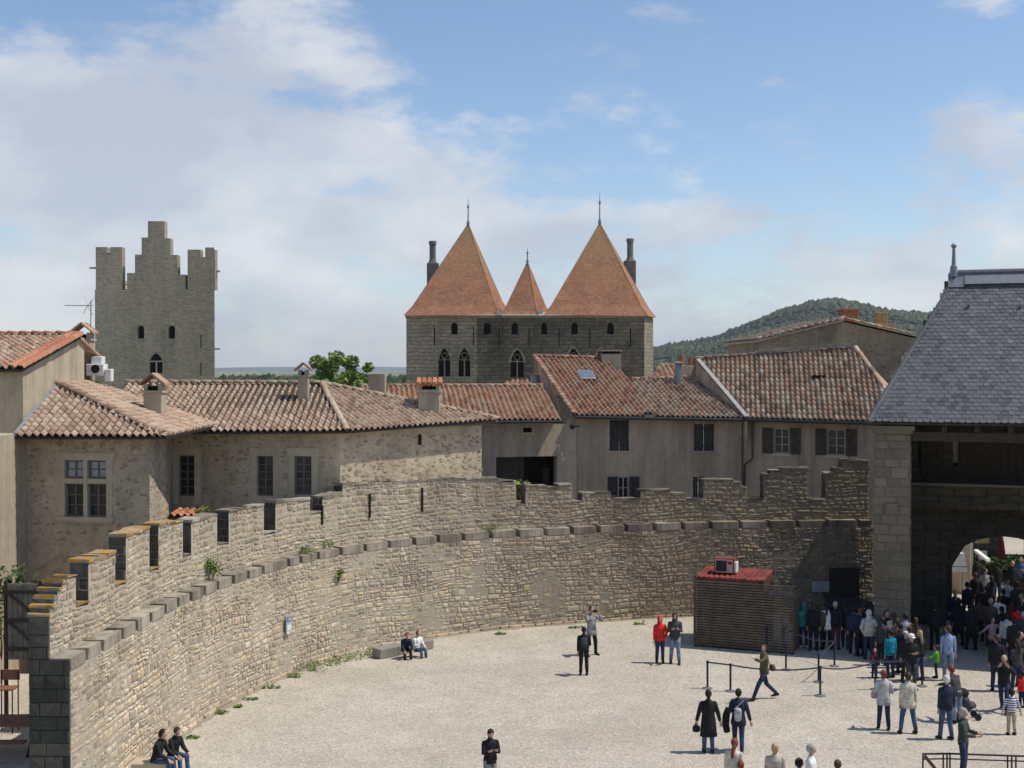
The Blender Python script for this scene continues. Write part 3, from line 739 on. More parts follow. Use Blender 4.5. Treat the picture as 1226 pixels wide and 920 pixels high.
# arrow loops in the rubble stretch of the parapet
for px, y0, y1 in ((442,591,620),(505,584,613),(385,606,628)):
    m2 = MB(); s0 = s_at(px); band(m2, s0-.035, s0+.035, POFF-.06, POFF-.02, z_at(px, y1), z_at(px, y0), z_at(px, y0)); m2.obj('arrow_loop', M['dark'], wall_t)
# small fixings
def wall_sign(px, py, w, h, mat, label, border=None, name='wall_sign'):
    s = s_at(px, 0); z = z_at(px, py, 0); c = Wp(s, -.10, z); t = (Wp(s+.1, 0, 0) - Wp(s-.1, 0, 0)).normalized(); nn = Vector((t.y, -t.x, 0))
    m2 = MB(); f = lambda a, b, d: c + t*a + Vector((0,0,b)) + nn*d
    def bx(a0, a1, b0, b1, d0, d1, m): m2.add([f(a0,b0,d0), f(a1,b0,d0), f(a1,b1,d0), f(a0,b1,d0), f(a0,b0,d1), f(a1,b0,d1), f(a1,b1,d1), f(a0,b1,d1)], [(4,5,6,7),(0,1,5,4),(1,2,6,5),(2,3,7,6),(3,0,4,7),(3,2,1,0)], m)
    bx(-w/2, w/2, -h/2, h/2, 0, .03, 0)
    if border == 'info':
        bx(-w/2+.03, w/2-.03, .08, h/2-.04, .031, .036, 2); bx(-w/2+.04, w/2-.06, -.2, -.03, .031, .036, 1); bx(-w/2+.04, -.02, -.34, -.24, .031, .036, 1)
        bx(-.07, .08, .12, .2, .037, .04, 0); bx(-.02, .05, .22, .3, .037, .04, 0)
    if border == 'board':
        for q in range(5): bx(-w/2+.1, w/2-.12-ru(0,.3), h/2-.12-q*.11, h/2-.10-q*.11, .031, .034, 1)
    tag(m2.obj(name, mat), label, 'sign')
wall_sign(342, 747, .34, .60, [M['signg'], M['white'], M['blue']], 'small blue and white notice fixed on the sunlit left part of the curved wall', 'info')
wall_sign(983, 702, .84, .44, [M['signg'], m_flat('faint_print', (.36,.35,.38))], 'pale grey blank looking board on the shaded wall above the queue', 'board')

# ---------------------------------------------------------------- gatehouse
E0 = Vector((12.9, 45.3, 0)); gd = Vector((.94, -.34, 0)).normalized(); gn = Vector((.34, .94, 0)).normalized()
def GP(a, b, z): return E0 + gd*a + gn*b + Vector((0,0,z))
gate = thing('gatehouse', 'big gate building with steep blue grey slate roof and arched passage at right', 'gatehouse')
EZ, RZ = 8.43, 13.85
AB = 12.5; BB = 7.8; MB_ = BB/2; HA = 2.9
def gbox(mbx, a0, a1, b0, b1, z0, z1, mat=0, tint=.5):
    mbx.add([GP(a0,b0,z0), GP(a1,b0,z0), GP(a1,b1,z0), GP(a0,b1,z0), GP(a0,b0,z1), GP(a1,b0,z1), GP(a1,b1,z1), GP(a0,b1,z1)], [(0,3,2,1),(4,5,6,7),(0,1,5,4),(1,2,6,5),(2,3,7,6),(3,0,4,7)], mat, tint)
# pier with ashlar blocks
def pier(a0, a1, b0, b1, parts):
    mbp = MB(); gbox(mbp, a0+.02, a1-.02, b0+.02, b1, 0, EZ-.45)
    gbox(mbp, a0-.06, a1+.08, b0-.06, b1, EZ-.45, EZ-.32); gbox(mbp, a0-.14, a1+.16, b0-.13, b1, EZ-.32, EZ-.16)
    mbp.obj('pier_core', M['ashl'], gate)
    fp = lambda a, z, d: GP(a0 + a, b0 - d, z)
    it = [stone_geo(r, fp, (.0, .012), .006, .004) for r in stones_rows(0, a1-a0, 0, EZ-.46, (.28,.42), (.45,.8))]
    fs = lambda a, z, d: GP(a1 + d, b0 + a, z)
    it += [stone_geo(r, fs, (.0, .012), .006, .004) for r in stones_rows(0, b1-b0, 0, EZ-.46, (.28,.42), (.45,.8))]
    fl = lambda a, z, d: GP(a0 - d, b1 - a, z)
    it += [stone_geo(r, fl, (.0, .012), .006, .004) for r in stones_rows(0, b1-b0, 0, EZ-.46, (.28,.42), (.45,.8))]
    put_stones(it, gate, M['ashl'], parts, 'ashlar_block', 'ashlar_facing')
    m3 = MB(); gbox(m3, a0-.03, a1+.03, b0-.04, b0+.01, 2.75, 3.2); m3.obj('stone_band', M['ashl'], gate); m3 = MB(); gbox(m3, a0+.4, a1-.42, b0-.12, b0+.01, 5.05, 5.45); m3.obj('corbel', M['ashl'], gate)
pier(.17, 1.42, .4, 1.5, 120)
pier(10.4, 11.7, .4, 1.5, 0)
# back wall: two leaves with arches, upper storey with slots
mbw = MB()
H1 = EZ - .05
holes1 = [(2.37, 6.75, 0, 4.75, 1.75), (1.3, 2.15, 6.55, 7.5), (3.9, 4.7, 6.6, 7.6), (2.62, 2.80, 6.45, 7.45), (2.2,2.4,6.0,6.22), (5.75, 5.95, 6.4, 7.4), (7.6,7.8,6.3,7.4), (2.3,2.55,5.5,5.62)]
Wd = 11.5
f1 = lambda a, z, d: GP(.2 + a, 6.2 - d, z)
panel(mbw, GP(.2, 6.2, 0), gd, Wd, H1, holes1, 1.2)
holes2 = [(2.6, 6.6, 0, 3.55, 1.3), (2.60, 2.82, 6.45, 7.45), (2.18,2.42,6.0,6.22), (5.72, 5.98, 6.4, 7.4), (7.6,7.8,6.3,7.4), (2.3,2.55,5.5,5.62)]
panel(mbw, GP(.2, 7.4, 0), gd, Wd, H1, holes2, 1.0)
# rear face and flanks
def quad(mbx, *p): mbx.add(list(p), [(0,1,2,3)])
panel(mbw, GP(.2+Wd, 8.4, 0), -gd, Wd, H1, [(Wd-h[1], Wd-h[0]) + tuple(h[2:]) for h in holes2], .0)
quad(mbw, GP(.2, 8.4, 0), GP(.2, 6.2, 0), GP(.2, 6.2, H1), GP(.2, 8.4, H1)); quad(mbw, GP(.2+Wd, 6.2, 0), GP(.2+Wd, 8.4, 0), GP(.2+Wd, 8.4, H1), GP(.2+Wd, 6.2, H1))
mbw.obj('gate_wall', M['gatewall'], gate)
for h in holes1[1:3]:
    m3 = MB(); q = lambda a, z, d: GP(.2+a, 6.2-d, z); m3.add([q(h[0],h[2],-.25), q(h[1],h[2],-.25), q(h[1],h[3],-.25), q(h[0],h[3],-.25)], [(0,1,2,3)]); m3.obj('window_shutter', M['shut'], gate)
for k in range(30):
    a_ = 1.62 + k*.298; sl = [h for h in ((2.82-.06, 3.0+.06, 6.45, 7.45), (5.95-.06, 6.15+.06, 6.4, 7.4), (7.8-.05, 8.0+.05, 6.3, 7.4)) if a_+.29 > h[0] and a_ < h[1]]
    for z0_, z1_ in ([(5.95, sl[0][2]), (sl[0][3], EZ-.1)] if sl else [(5.95, EZ-.1)]):
        m3 = MB(); gbox(m3, a_, a_+.288, 6.10+ru(0,.02), 6.18, z0_, z1_); m3.obj('board', M['timber'], gate)  # dark boards added over the masonry to deepen the shade under the eaves
m3 = MB(); gbox(m3, .22, 1.1, 1.55, 6.15, 0, EZ-.2); m3.obj('side_wall', M['gatewall'], gate)
m3 = MB(); gbox(m3, 10.5, 11.6, 1.55, 6.15, 0, EZ-.2); m3.obj('side_wall', M['gatewall'], gate)
m3 = MB(); gbox(m3, 1.15, 10.45, 5.0, 6.18, 4.85, 5.2); gbox(m3, 1.15, 10.45, 4.85, 5.1, 4.95, 5.75); m3.obj('gallery_parapet', M['gatewall'], gate)
m3 = MB(); gbox(m3, 1.12, 10.45, 4.78, 5.15, 5.76, 5.86); m3.obj('gallery_coping', M['ashl'], gate)
m3 = MB()
for k in range(9):
    gbox(m3, 1.4 + k*1.1, 1.58 + k*1.1, .45, 6.1, EZ-.36, EZ-.14)
m3.obj('roof_joists', M['timber'], gate)
m3 = MB(); gbox(m3, 1.5, 10.4, .5, .8, EZ-.7, EZ-.37); m3.obj('front_beam', M['timber'], gate)
# paving in the gate passage
m3 = MB(); m3.add([GP(1.5,.2,.006), GP(10.3,.2,.006), GP(10.3,14,.006), GP(1.5,14,.006)], [(0,1,2,3)]); m3.obj('paving', M['ground'], kind='structure')
# slate roof
groof = thing_roof = bpy.data.objects.new('roof', None)
mbr = MB()
c_fl, c_fr, c_br, c_bl = GP(0,0,EZ), GP(AB,0,EZ), GP(AB,BB,EZ), GP(0,BB,EZ); r_l, r_r = GP(HA,MB_,RZ), GP(AB-HA,MB_,RZ)
dn = Vector((0,0,-.05)); c2 = [c + dn for c in (c_fl, c_fr, c_br, c_bl, r_l, r_r)]
mbr.add(c2, [(0,1,5,4),(1,2,5),(2,3,4,5),(3,0,4),(3,2,1,0)])
mbr.add([c + Vector((0,0,-.10)) for c in (c_fl, c_fr, c_br, c_bl)] + c2[:4], [(0,1,5,4),(1,2,6,5),(2,3,7,6),(3,0,4,7),(3,2,1,0)])
groof = mbr.obj('roof', M['timber'], gate)
def slate_geo(u, v, n, w=.235, L=.30):
    def g():
        prof = [(-.5,.30),(-.47,.10),(-.32,.0),(-.1,-.035),(.1,-.035),(.32,.0),(.47,.10),(.5,.30),(.5,1),(-.5,1)]
        top = [u*(x*w*.97) + v*(y*L) + n*(.028 - .022*y) for x, y in prof]; bot = [p - n*.012 for p in top[:8]]
        vs = top + bot; return vs, [tuple(range(10))] + [(i+1, i, 10+i, 11+i) for i in range(7)]
    return g
vf = (GP(0, MB_, RZ) - GP(0, 0, EZ)).normalized(); nf = gd.cross(vf)
tile_roof(groof, GP(0, 0, EZ), gd, vf, [c_fl, c_fr, r_r, r_l], M['slate'], .235, .175, 300, name='slate', geo=slate_geo(gd, vf, nf), tints=lambda: min(1, max(0, random.gauss(.48, .24))), jit=.006)
vl = (GP(HA, 0, RZ) - GP(0, 0, EZ)).normalized(); nl = (-gn).cross(vl)
tile_roof(groof, GP(0, BB, EZ), -gn, vl, [c_bl, c_fl, r_l], M['slate'], .235, .19, 0, name='slate', geo=slate_geo(-gn, vl, nl), jit=.006)
vb = (GP(0, MB_, RZ) - GP(0, BB, EZ)).normalized()
tile_roof(groof, GP(AB, BB, EZ), -gd, vb, [c_br, c_bl, r_l, r_r], M['slate'], .4, .3, 0, name='slate', geo=slate_geo(-gd, vb, (-gd).cross(vb), .4, .5), jit=.006)
for A_, B_ in ((GP(0,0,EZ), GP(HA,MB_,RZ)), (GP(0,BB,EZ), GP(HA,MB_,RZ))):
    m3 = MB(); m3.tube([A_+Vector((0,0,.0)), B_+Vector((0,0,.0))], (.11,.05), 6, 0, .45); m3.obj('hip_edge', M['slate'], groof)
m3 = MB()
for (a0, a1, h) in ((HA-.25, HA+.35, .10), (HA+.35, AB-HA, .0)):
    m3.prism([GP(a0, MB_-.36, RZ-.30-h), GP(a0, MB_-.33, RZ-.26-h), GP(a0, MB_, RZ+.16), GP(a0, MB_+.36, RZ-.30-h)], gd*(a1-a0))
m3.tube([GP(HA+.1, MB_, RZ+.2), GP(AB-HA, MB_, RZ+.2)], .07, 8)
m3.obj('ridge_flashing', M['zinc'], groof)
m3 = MB(); m3.tube([GP(HA-.05, MB_, RZ), GP(HA-.05, MB_, RZ+.42), GP(HA-.05, MB_, RZ+.45), GP(HA-.05, MB_, RZ+1.1), GP(HA-.05, MB_, RZ+1.16), GP(HA-.05, MB_, RZ+1.22), GP(HA-.05, MB_, RZ+1.30)], [.17,.13,.085,.055,.11,.11,.01], 8); m3.obj('finial', M['zinc'], groof)
for a, t in ((2.9+.5, .78), (5.2, .77)):
    m3 = MB(); c = GP(a, 0, EZ) + vf*(6.7*t) + nf*.05; m3.tube([c, c + Vector((0,-.02,.1))], .05, 6); m3.obj('roof_hook', M['zinc'], groof)

# ---------------------------------------------------------------- houses behind the wall
def window(parent, f, a0, a1, b0, b1, nx, ny, d=-.16, fr='frame', gl='glass', bar=.035, edge=.055, name='window', toprow=None):
    """f(a,b,d) map; window > pane objects"""
    m2 = MB()
    def bx(x0, x1, z0, z1, d0, d1):
        m2.add([f(x0,z0,d0), f(x1,z0,d0), f(x1,z1,d0), f(x0,z1,d0), f(x0,z0,d1), f(x1,z0,d1), f(x1,z1,d1), f(x0,z1,d1)], [(4,5,6,7),(0,1,5,4),(1,2,6,5),(2,3,7,6),(3,0,4,7),(3,2,1,0)])
    e = edge; bx(a0, a0+e, b0, b1, d, d+.06); bx(a1-e, a1, b0, b1, d, d+.06); bx(a0+e, a1-e, b0, b0+e, d, d+.06); bx(a0+e, a1-e, b1-e, b1, d, d+.06)
    ix0, ix1, iz0, iz1 = a0+e, a1-e, b0+e, b1-e
    for i in range(1, nx): x = ix0 + (ix1-ix0)*i/nx; ww = bar*(1.6 if nx % 2 == 0 and i == nx//2 else 1); bx(x-ww/2, x+ww/2, iz0, iz1, d+.005, d+.05)
    for k in range(1, ny): z = iz0 + (iz1-iz0)*k/ny; bx(ix0, ix1, z-bar/2, z+bar/2, d+.006, d+.045)
    w = m2.obj(name, M[fr], parent)
    for i in range(nx):
        for k in range(ny):
            x0, x1 = ix0 + (ix1-ix0)*i/nx, ix0 + (ix1-ix0)*(i+1)/nx; z0, z1 = iz0 + (iz1-iz0)*k/ny, iz0 + (iz1-iz0)*(k+1)/ny
            t = ru(-.012, .012); m3 = MB(); m3.add([f(x0,z0,d+.015+t), f(x1,z0,d+.015-t), f(x1,z1,d+.015-t), f(x0,z1,d+.015+t), f(x0,z0,d-.01), f(x1,z0,d-.01), f(x1,z1,d-.01), f(x0,z1,d-.01)], [(0,1,2,3),(7,6,5,4)])
            m3.obj('pane', M[gl], w)
    return w
def shutter(parent, f, a0, a1, b0, b1, mat, d=.03):
    m2 = MB(); n = max(2, int(round((a1-a0)/.13)))
    for i in range(n):
        x0, x1 = a0 + (a1-a0)*i/n + .004, a0 + (a1-a0)*(i+1)/n - .004
        m2.add([f(x0,b0,d), f(x1,b0,d), f(x1,b1,d), f(x0,b1,d), f(x0,b0,d+.035), f(x1,b0,d+.035), f(x1,b1,d+.035), f(x0,b1,d+.035)], [(4,5,6,7),(0,1,5,4),(1,2,6,5),(2,3,7,6),(3,0,4,7)], 0, rnd())
    for z in (b0 + (b1-b0)*.15, b0 + (b1-b0)*.8):
        m2.add([f(a0,z,d+.036), f(a1,z,d+.036), f(a1,z+.09,d+.036), f(a0,z+.09,d+.036), f(a0,z,d+.06), f(a1,z,d+.06), f(a1,z+.09,d+.06), f(a0,z+.09,d+.06)], [(4,5,6,7),(0,1,5,4),(1,2,6,5),(2,3,7,6),(3,0,4,7)])
    return m2.obj('shutter', M[mat], parent)
def bar3(f, a0, a1, b0, b1, d0, d1, mb):
    mb.add([f(a0,b0,d0), f(a1,b0,d0), f(a1,b1,d0), f(a0,b1,d0), f(a0,b0,d1), f(a1,b0,d1), f(a1,b1,d1), f(a0,b1,d1)], [(4,5,6,7),(0,1,5,4),(1,2,6,5),(2,3,7,6),(3,0,4,7),(3,2,1,0)])
def rubble_face(parent, f, W_, H_, holes, dens, mat, zmin=0, size=(.10,.26)):
    m2 = MB()
    for _ in range(int(W_*(H_-zmin)*dens)):
        a = ru(.1, W_-.1); b = ru(zmin, H_-.1); w = ru(*size); h = w*ru(.4,.75)
        if any(a+w/2 > q[0]-.22 and a-w/2 < q[1]+.22 and b+h/2 > q[2]-.22 and b-h/2 < q[3]+.22 for q in holes): continue
        k = 7; ang = [2*math.pi*i/k + ru(-.25,.25) for i in range(k)]
        base = [(a + w/2*math.cos(t)*ru(.8,1.1), b + h/2*math.sin(t)*ru(.8,1.15)) for t in ang]
        p = ru(.004,.02)
        vs = [f(x, z, -.01) for x, z in base] + [f(a+(x-a)*.8, b+(z-b)*.8, p) for x, z in base]
        m2.add(vs, [(i, (i+1) % k, k+(i+1) % k, k+i) for i in range(k)] + [tuple(range(k, 2*k))], 0, rnd())
    m2.obj('wall_stones', mat, parent, kind='stuff')
def chimney(parent, px0, px1, pyt, pyb, Y, mat, style='gable', capmat='tileR', depth=None, label=None):
    p0 = P(px0, pyb, Y); p1 = P(px1, pyt, Y); w = p1.x - p0.x; x0, x1 = p0.x, p1.x; zb, zt = p0.z - .6, p1.z; d = depth or w*.8
    m2 = MB(); ch = .12*min(1.6, w/.6)
    if style == 'gable':
        hb = zt - .48*min(1, w/.6)
        m2.bev(x0+.05, x1-.05, Y, Y+d, zb, hb-ch, .015); m2.box(x0, x1, Y-.06, Y+d+.06, hb-ch, hb-ch*.45)
        for q in (x0+.06, x1-.18): m2.box(q, q+.12, Y+.02, Y+d-.02, hb-ch*.45, hb+.16)
        m2.box(x0+.2, x1-.2, Y+.1, Y+d-.1, hb-ch*.45, hb+.1, 2)
        xm = (x0+x1)/2
        for sg in (-1, 1):
            for k in range(3):
                ya = Y-.08 + (d+.16)*k/3; yb = Y-.08 + (d+.16)*(k+1)/3 - .01
                m2.prism([(xm, ya, zt), (xm + sg*(w/2+.09), ya, hb+.12), (xm + sg*(w/2+.09), ya, hb+.19), (xm, ya, zt+.07)], (0, yb-ya, 0), 1, rnd())
    elif style == 'tilecap':
        hb = zt - .42
        m2.bev(x0+.06, x1-.06, Y, Y+d, zb, hb-.12, .015); m2.box(x0, x1, Y-.06, Y+d+.06, hb-.12, hb)
        for q in (x0+.06, x1-.2): m2.box(q, q+.14, Y+.02, Y+d-.02, hb, hb+.2)
        m2.box(x0+.2, x1-.2, Y+.15, Y+d-.1, hb, hb+.17, 2)
        n = 5
        for k in range(n):
            xa = x0-.05 + (w+.1)*(k+.5)/n; m2.tube([(xa, Y-.12, hb+.22), (xa, Y+d*.5, zt-.02), (xa, Y+d+.1, hb+.22)], (w+.1)/n*.5, 6, 1, rnd())
    elif style == 'slabcap':
        m2.bev(x0+.06, x1-.06, Y, Y+d, zb, zt-.22, .015); m2.box(x0, x1, Y-.05, Y+d+.05, zt-.08, zt); m2.box(x0+.12, x1-.12, Y+.06, Y+d-.06, zt-.22, zt-.08, 2)
    elif style == 'pipe':
        xm = (x0+x1)/2; m2.tube([(xm, Y, zb), (xm, Y, zt-.15)], w*.32, 8); m2.tube([(xm, Y, zt-.15), (xm, Y, zt-.08), (xm, Y, zt)], [w*.36, w*.6, w*.1], 8)
    else: m2.bev(x0, x1, Y, Y+d, zb, zt, .02)
    return m2.obj('chimney', [mat, M[capmat], M['dark']], parent)
def gutter(parent, A_, B_, r=.07, off=(0,-.08,-.10)):
    m2 = MB(); o = Vector(off); m2.tube([Vector(A_)+o, Vector(B_)+o], r, 8); return m2.obj('gutter', M['gutter'], parent)

# --- House B: front stone house with mullioned window, and wing E, one rambling building each
XA = -15.5
hB = thing('stone_house', 'low rubble stone house with big cross mullioned window and hipped canal tile roof at left', 'house')
yB = 39.53; Bl = XA; Br = -11.45; Btop = 8.14
win_holes = []
def hol(px0, px1, py0, py1, O, Y): 
    a0 = P(px0, py0, Y).x - O[0]; a1 = P(px1, py0, Y).x - O[0]; return (a0, a1, P(px0, py1, Y).z, P(px0, py0, Y).z)
OB = Vector((Bl, 39.95, 0)); UB = Vector((Br-Bl, -.42, 0)).normalized()
hx = [hol(74, 97.5, 552, 574, OB, yB), hol(102.5, 126, 552, 574, OB, yB), hol(74, 97.5, 580, 620, OB, yB), hol(102.5, 126, 580, 620, OB, yB)]
mbw = MB(); fB = panel(mbw, OB, UB, math.hypot(Br-Bl, .42)+.004, Btop, hx, .22)
yBk = 47.0; Ub2 = (Vector((-12.78, yBk, 0)) - Vector((Br, yB, 0)))
fBs = panel(mbw, Vector((Br, yB, 0)), Ub2, Ub2.length, Btop, [], .1)

wB = mbw.obj('wall', M['rub'], hB)
rubble_face(wB, fB, Br-Bl, Btop, [(hx[0][0], hx[1][1], hx[2][2], hx[0][3])], 22, M['end'] if 0 else m_stone('brown_field_stone', [(0, (.28,.215,.15)), (.5, (.38,.30,.215)), (1, (.48,.39,.285))], (.8,1.1)), 2.5)
rubble_face(wB, fBs, Ub2.length, Btop, [], 20, bpy.data.materials['brown_field_stone'], 2.5)
for i, h in enumerate(hx): window(hB, fB, *h, 2, 3 if i > 1 else 2, d=-.18, gl='glass2' if i < 2 else 'glass')
m2 = MB()
A0, A1, B0, B1 = hx[0][0], hx[1][1], hx[2][2], hx[0][3]
bar3(fB, A0-.20, A0-.002, B0, B1, -.02, .03, m2); bar3(fB, A1+.002, A1+.20, B0, B1, -.02, .03, m2); bar3(fB, A0-.28, A1+.28, B1+.002, B1+.24, -.02, .032, m2)
bar3(fB, hx[0][1]+.003, hx[1][0]-.003, B0, B1, -.15, .034, m2)
for q in (0, 1): bar3(fB, hx[q][0]+.002, hx[q][1]-.002, hx[2][3]+.002, hx[0][2]-.002, -.15, .031, m2)
for k in range(5):
    z = B0 + (B1-B0)*k/5
    if k % 2: bar3(fB, A0-.34, A0-.202, z, z+.3, -.02, .02, m2); bar3(fB, A1+.202, A1+.33, z, z+.3, -.02, .02, m2)
m2.obj('window_surround', M['surr'], hB)
m2 = MB(); bar3(fB, A0-.28, A1+.26, B0-.13, B0-.003, -.02, .10, m2); bar3(fB, A0-.2, A1+.2, B0-.2, B0-.132, -.02, .05, m2); m2.obj('window_sill', M['surr'], hB)
EB = P(8, 522, 38.9).z
bl, br, bT = Vector((XA+.02, 38.9, EB)), Vector((-10.75, 38.9, EB)), Vector((XA+.02, 42.6, EB+1.55))
bbk = Vector((-10.95, 46.6, EB)); bTb = Vector((XA+.02, 46.6, EB+1.55))
roofB = slab('roof', [bl, br, bT], .08, M['timber'], hB)
slab('roof_deck', [br, bbk, bTb, bT], .08, M['timber'], roofB)
tile_roof(roofB, bl, Vector((1,0,0)), Vector((0,3.7,1.55)), [bl, br, bT], M['tileE'], .24, .31, 170)
tile_roof(roofB, br, bbk-br, (bTb-bbk), [br, bbk, bTb, bT], M['tileE'], .24, .31, 120)
ridge(roofB, br + Vector((-.1,.1,.03)), bT + Vector((0,0,.05)), M['tileE'], .13, name='hip_tile')
chimney(roofB, 170, 195, 449, 512, 43.4, M['chim'], 'gable')
m2 = MB(); m2.prism([bT + Vector((.01,0,.12)), bl + Vector((.01,0,.12)), bl + Vector((.09,0,.06)), bT + Vector((.09,0,.06))], (0,0,-.1)); m2.obj('lead_flashing', M['zinc'], roofB)

hE = thing('long_stone_house', 'long rubble stone house with three small paned windows and sunlit rounded right flank', 'house')
yE = 46.6; E_l = -13.0; E_c = -6.354; Etop = 7.95
OE = Vector((E_l, yE, 0)); hE_h = [hol(211, 231, 546, 595, OE, yE), hol(308, 328, 546, 594, OE, yE), hol(354, 375, 546, 592, OE, yE)]
hE_h = [(max(h[0], .05),) + h[1:] for h in hE_h]
mbw = MB(); fE = panel(mbw, OE + Vector((0,.35,0)), Vector((E_c-E_l,-.665,0)), math.hypot(E_c-E_l,.665), Etop, hE_h, .22)
q0 = Wp(s_at(408, .92), .95, 0); q1 = Wp(s_at(577, .92), .95, 0); UE2 = q1 - q0; OV = Vector((UE2.y, -UE2.x, 0)).normalized()*.5
ns = 6; fE2s = []
for i in range(ns):
    A_, B_ = q0.lerp(q1, i/ns), q0.lerp(q1, (i+1)/ns); fE2s.append((panel(mbw, A_, B_-A_, (B_-A_).length+.0, Etop+.12, [], .1), (B_-A_).length))
fE2 = fE2s[3][0]
panel(mbw, q1, Vector((-.1,3,0)), 3.0, Etop+.1, [], .1)
quad(mbw, Vector((E_l, 53, 0)), OE, OE + Vector((0,0,Etop)), Vector((E_l, 53, Etop)))
wE = mbw.obj('wall', M['rub'], hE)
fst = bpy.data.materials['brown_field_stone']
rubble_face(wE, fE, E_c-E_l, Etop, hE_h, 22, fst, 4.5)
for ff, ll in fE2s: rubble_face(wE, ff, ll+.1, Etop, [], 26, fst, 5.0, (.14,.26))
for h in hE_h: window(hE, fE, *h, 2, 5, d=-.18)
for h in hE_h:
    m2 = MB(); bar3(fE, h[0]-.22, h[0]-.002, h[2]-.3, h[3], -.02, .025, m2); bar3(fE, h[1]+.002, h[1]+.24, h[2]-.3, h[3], -.02, .025, m2); bar3(fE, h[0]-.28, h[1]+.3, h[3]+.002, h[3]+.30, -.02, .028, m2)
    m2.obj('window_surround', M['surr'], hE)
m2 = MB(); rnd(); s_a, s_b = fE(-.02, 0, .03), 0
ez = P(300, 517, 45.6).z
eL = Vector((-11.6, 45.6, ez)); eR = q0 + OV + Vector((0,0,ez+.03)); rL = Vector((XA, 50.2, ez+1.72)); rR = P(385, 460, 50.2); rR.z = ez+1.70
eEnd = q1 + OV + UE2.normalized()*.45; eEnd.z = P(597, 502, eEnd.y).z
polyE = [Vector((XA+.1, 45.45, ez)), eR, rR, rL]
roofE = slab('roof', polyE, .08, M['timber'], hE)
slab('roof_deck', [eR, eEnd, rR], .08, M['timber'], roofE)
tile_roof(roofE, polyE[0], eR-polyE[0], rL-polyE[0]+Vector((.1,0,0)), [eL + Vector((0,0,0)), eR, rR, rL, Vector((XA+.1, 47.6, ez+.80))], M['tileE'], .24, .31, 200)
u2 = (eEnd-eR).normalized(); v2 = Vector((-u2.y, u2.x, 0)); nn2 = (eEnd-eR).cross(rR-eR).normalized(); nn2 = nn2 if nn2.z > 0 else -nn2
v2 = (v2 - nn2*v2.dot(nn2)).normalized()
tile_roof(roofE, eR, u2, v2, [eR, eEnd, rR], M['tileE'], .24, .31, 100)
bk = Vector((2.0, 55.5, ez-.6))
slab('roof_deck', [rR, eEnd, Vector((-3.5, 55.5, ez-.2)), Vector((rR.x-1, 55.5, ez))], .08, M['tileE'], roofE)
slab('roof_deck', [rL, rR, Vector((rR.x, 55, ez)), Vector((XA, 55, ez))], .08, M['tileE'], roofE)
ridge(roofE, rL, rR, M['tileE']); ridge(roofE, rR, eR, M['tileE'], .12, name='hip_tile', lift=.02); ridge(roofE, rR, eEnd, M['tileE'], .12)
chimney(roofE, 355, 370, 436, 480, 48.6, M['chim'], 'gable')
chimney(roofE, 499, 528, 454, 494, 49.4, M['chim'], 'tilecap', 'tileO')
m2 = MB(); bar3(fE2s[3][0], .2, .34, 7.4, 7.8, 0, .03, m2); m2.obj('putlog_hole', M['dark'], hE)
# low lean-to roof strip below the first window (behind the parapet)
lt = thing('lean_to_roof', 'strip of orange canal tiles just behind the parapet below the long stone house', 'roof')
l0, l1 = P(200, 618, 44.0), P(232, 618, 44.0); l2, l3 = P(232, 610, 45.3), P(200, 610, 45.3)
l3.x = l0.x; l2.x = l1.x+.1
dk = slab('roof_deck', [l0, l1, l2, l3], .06, M['timber'], lt)
tile_roof(dk, l0, l1-l0, l3-l0, [l0, l1, l2, l3], M['tileO'], .25, .32, 60)

# --- House A, left edge
hA = thing('plaster_house', 'ochre plastered house with orange verge tiles cut off by the left edge', 'house')
mbw = MB(); zA0 = P(28, 442, 39.7).z; pA = P(80, 404, 44.6); zA1 = pA.z
XL = -24.0
quad(mbw, Vector((XL,39.7,0)), Vector((XA,39.7,0)), Vector((XA,39.7,zA0)), Vector((XL,39.7,zA0)))
mbw.add([Vector((XA,39.7,0)), Vector((XA,45.4,0)), Vector((XA,45.4,zA1)), Vector((XA,44.6,zA1)), Vector((XA,39.7,zA0))], [(0,1,2,3,4)])
quad(mbw, Vector((XA,45.4,0)), Vector((XL,45.4,0)), Vector((XL,45.4,zA1)), Vector((XA,45.4,zA1)))
mbw.obj('wall', M['plA'], hA)
m2 = MB(); m2.box(XL, XA+.05, 30.5, 39.69, 0, 8.3); m2.obj('front_wing', M['plA'], hA)
a0 = Vector((XL, 39.25, zA0+.02)); a1 = Vector((XA+.12, 39.25, zA0+.02)); a2 = Vector((XA+.12, 44.7, zA1+.08)); a3 = Vector((XL, 44.7, zA1+.08))
roofA = slab('roof', [a0, a1, a2, a3], .08, M['timber'], hA); slab('roof_deck', [a3, a2, Vector((XA+.12, 47, zA1-.6)), Vector((XL, 47, zA1-.6))], .08, M['tileE'], roofA)
vA = (a3-a0); tile_roof(roofA, a0, Vector((1,0,0)), vA, [a0, a1-Vector((.3,0,0)), a2-Vector((.3,0,0)), a3], M['tileD'], .24, .33, 300)
ridge(roofA, a3, a2, M['tileO']); ridge(roofA, a2-Vector((.02,0,.02)), a1-Vector((.02,0,.02)), M['tileO'], .15, name='verge_tile'); ridge(roofA, a2-Vector((.32,0,.0)), a1-Vector((.32,0,.0)), M['tileO'], .13, name='verge_tile')
chimney(roofA, 86, 109, 388, 462, 46.5, M['chim'], 'gable')
def lone(name, label, cat, group=None): return thing(name, label, cat, group)
ac = lone('air_conditioner', 'white air conditioner boxes on a bracket beside the tall chimney at left', 'air conditioner')
m2 = MB(); Ya = 46.0
def pbox(mbx, px0, px1, py0, py1, Y, d, mat=0):
    p0, p1 = P(px0, py1, Y), P(px1, py0, Y); mbx.bev(p0.x, p1.x, Y, Y+d, p0.z, p1.z, .02, mat)
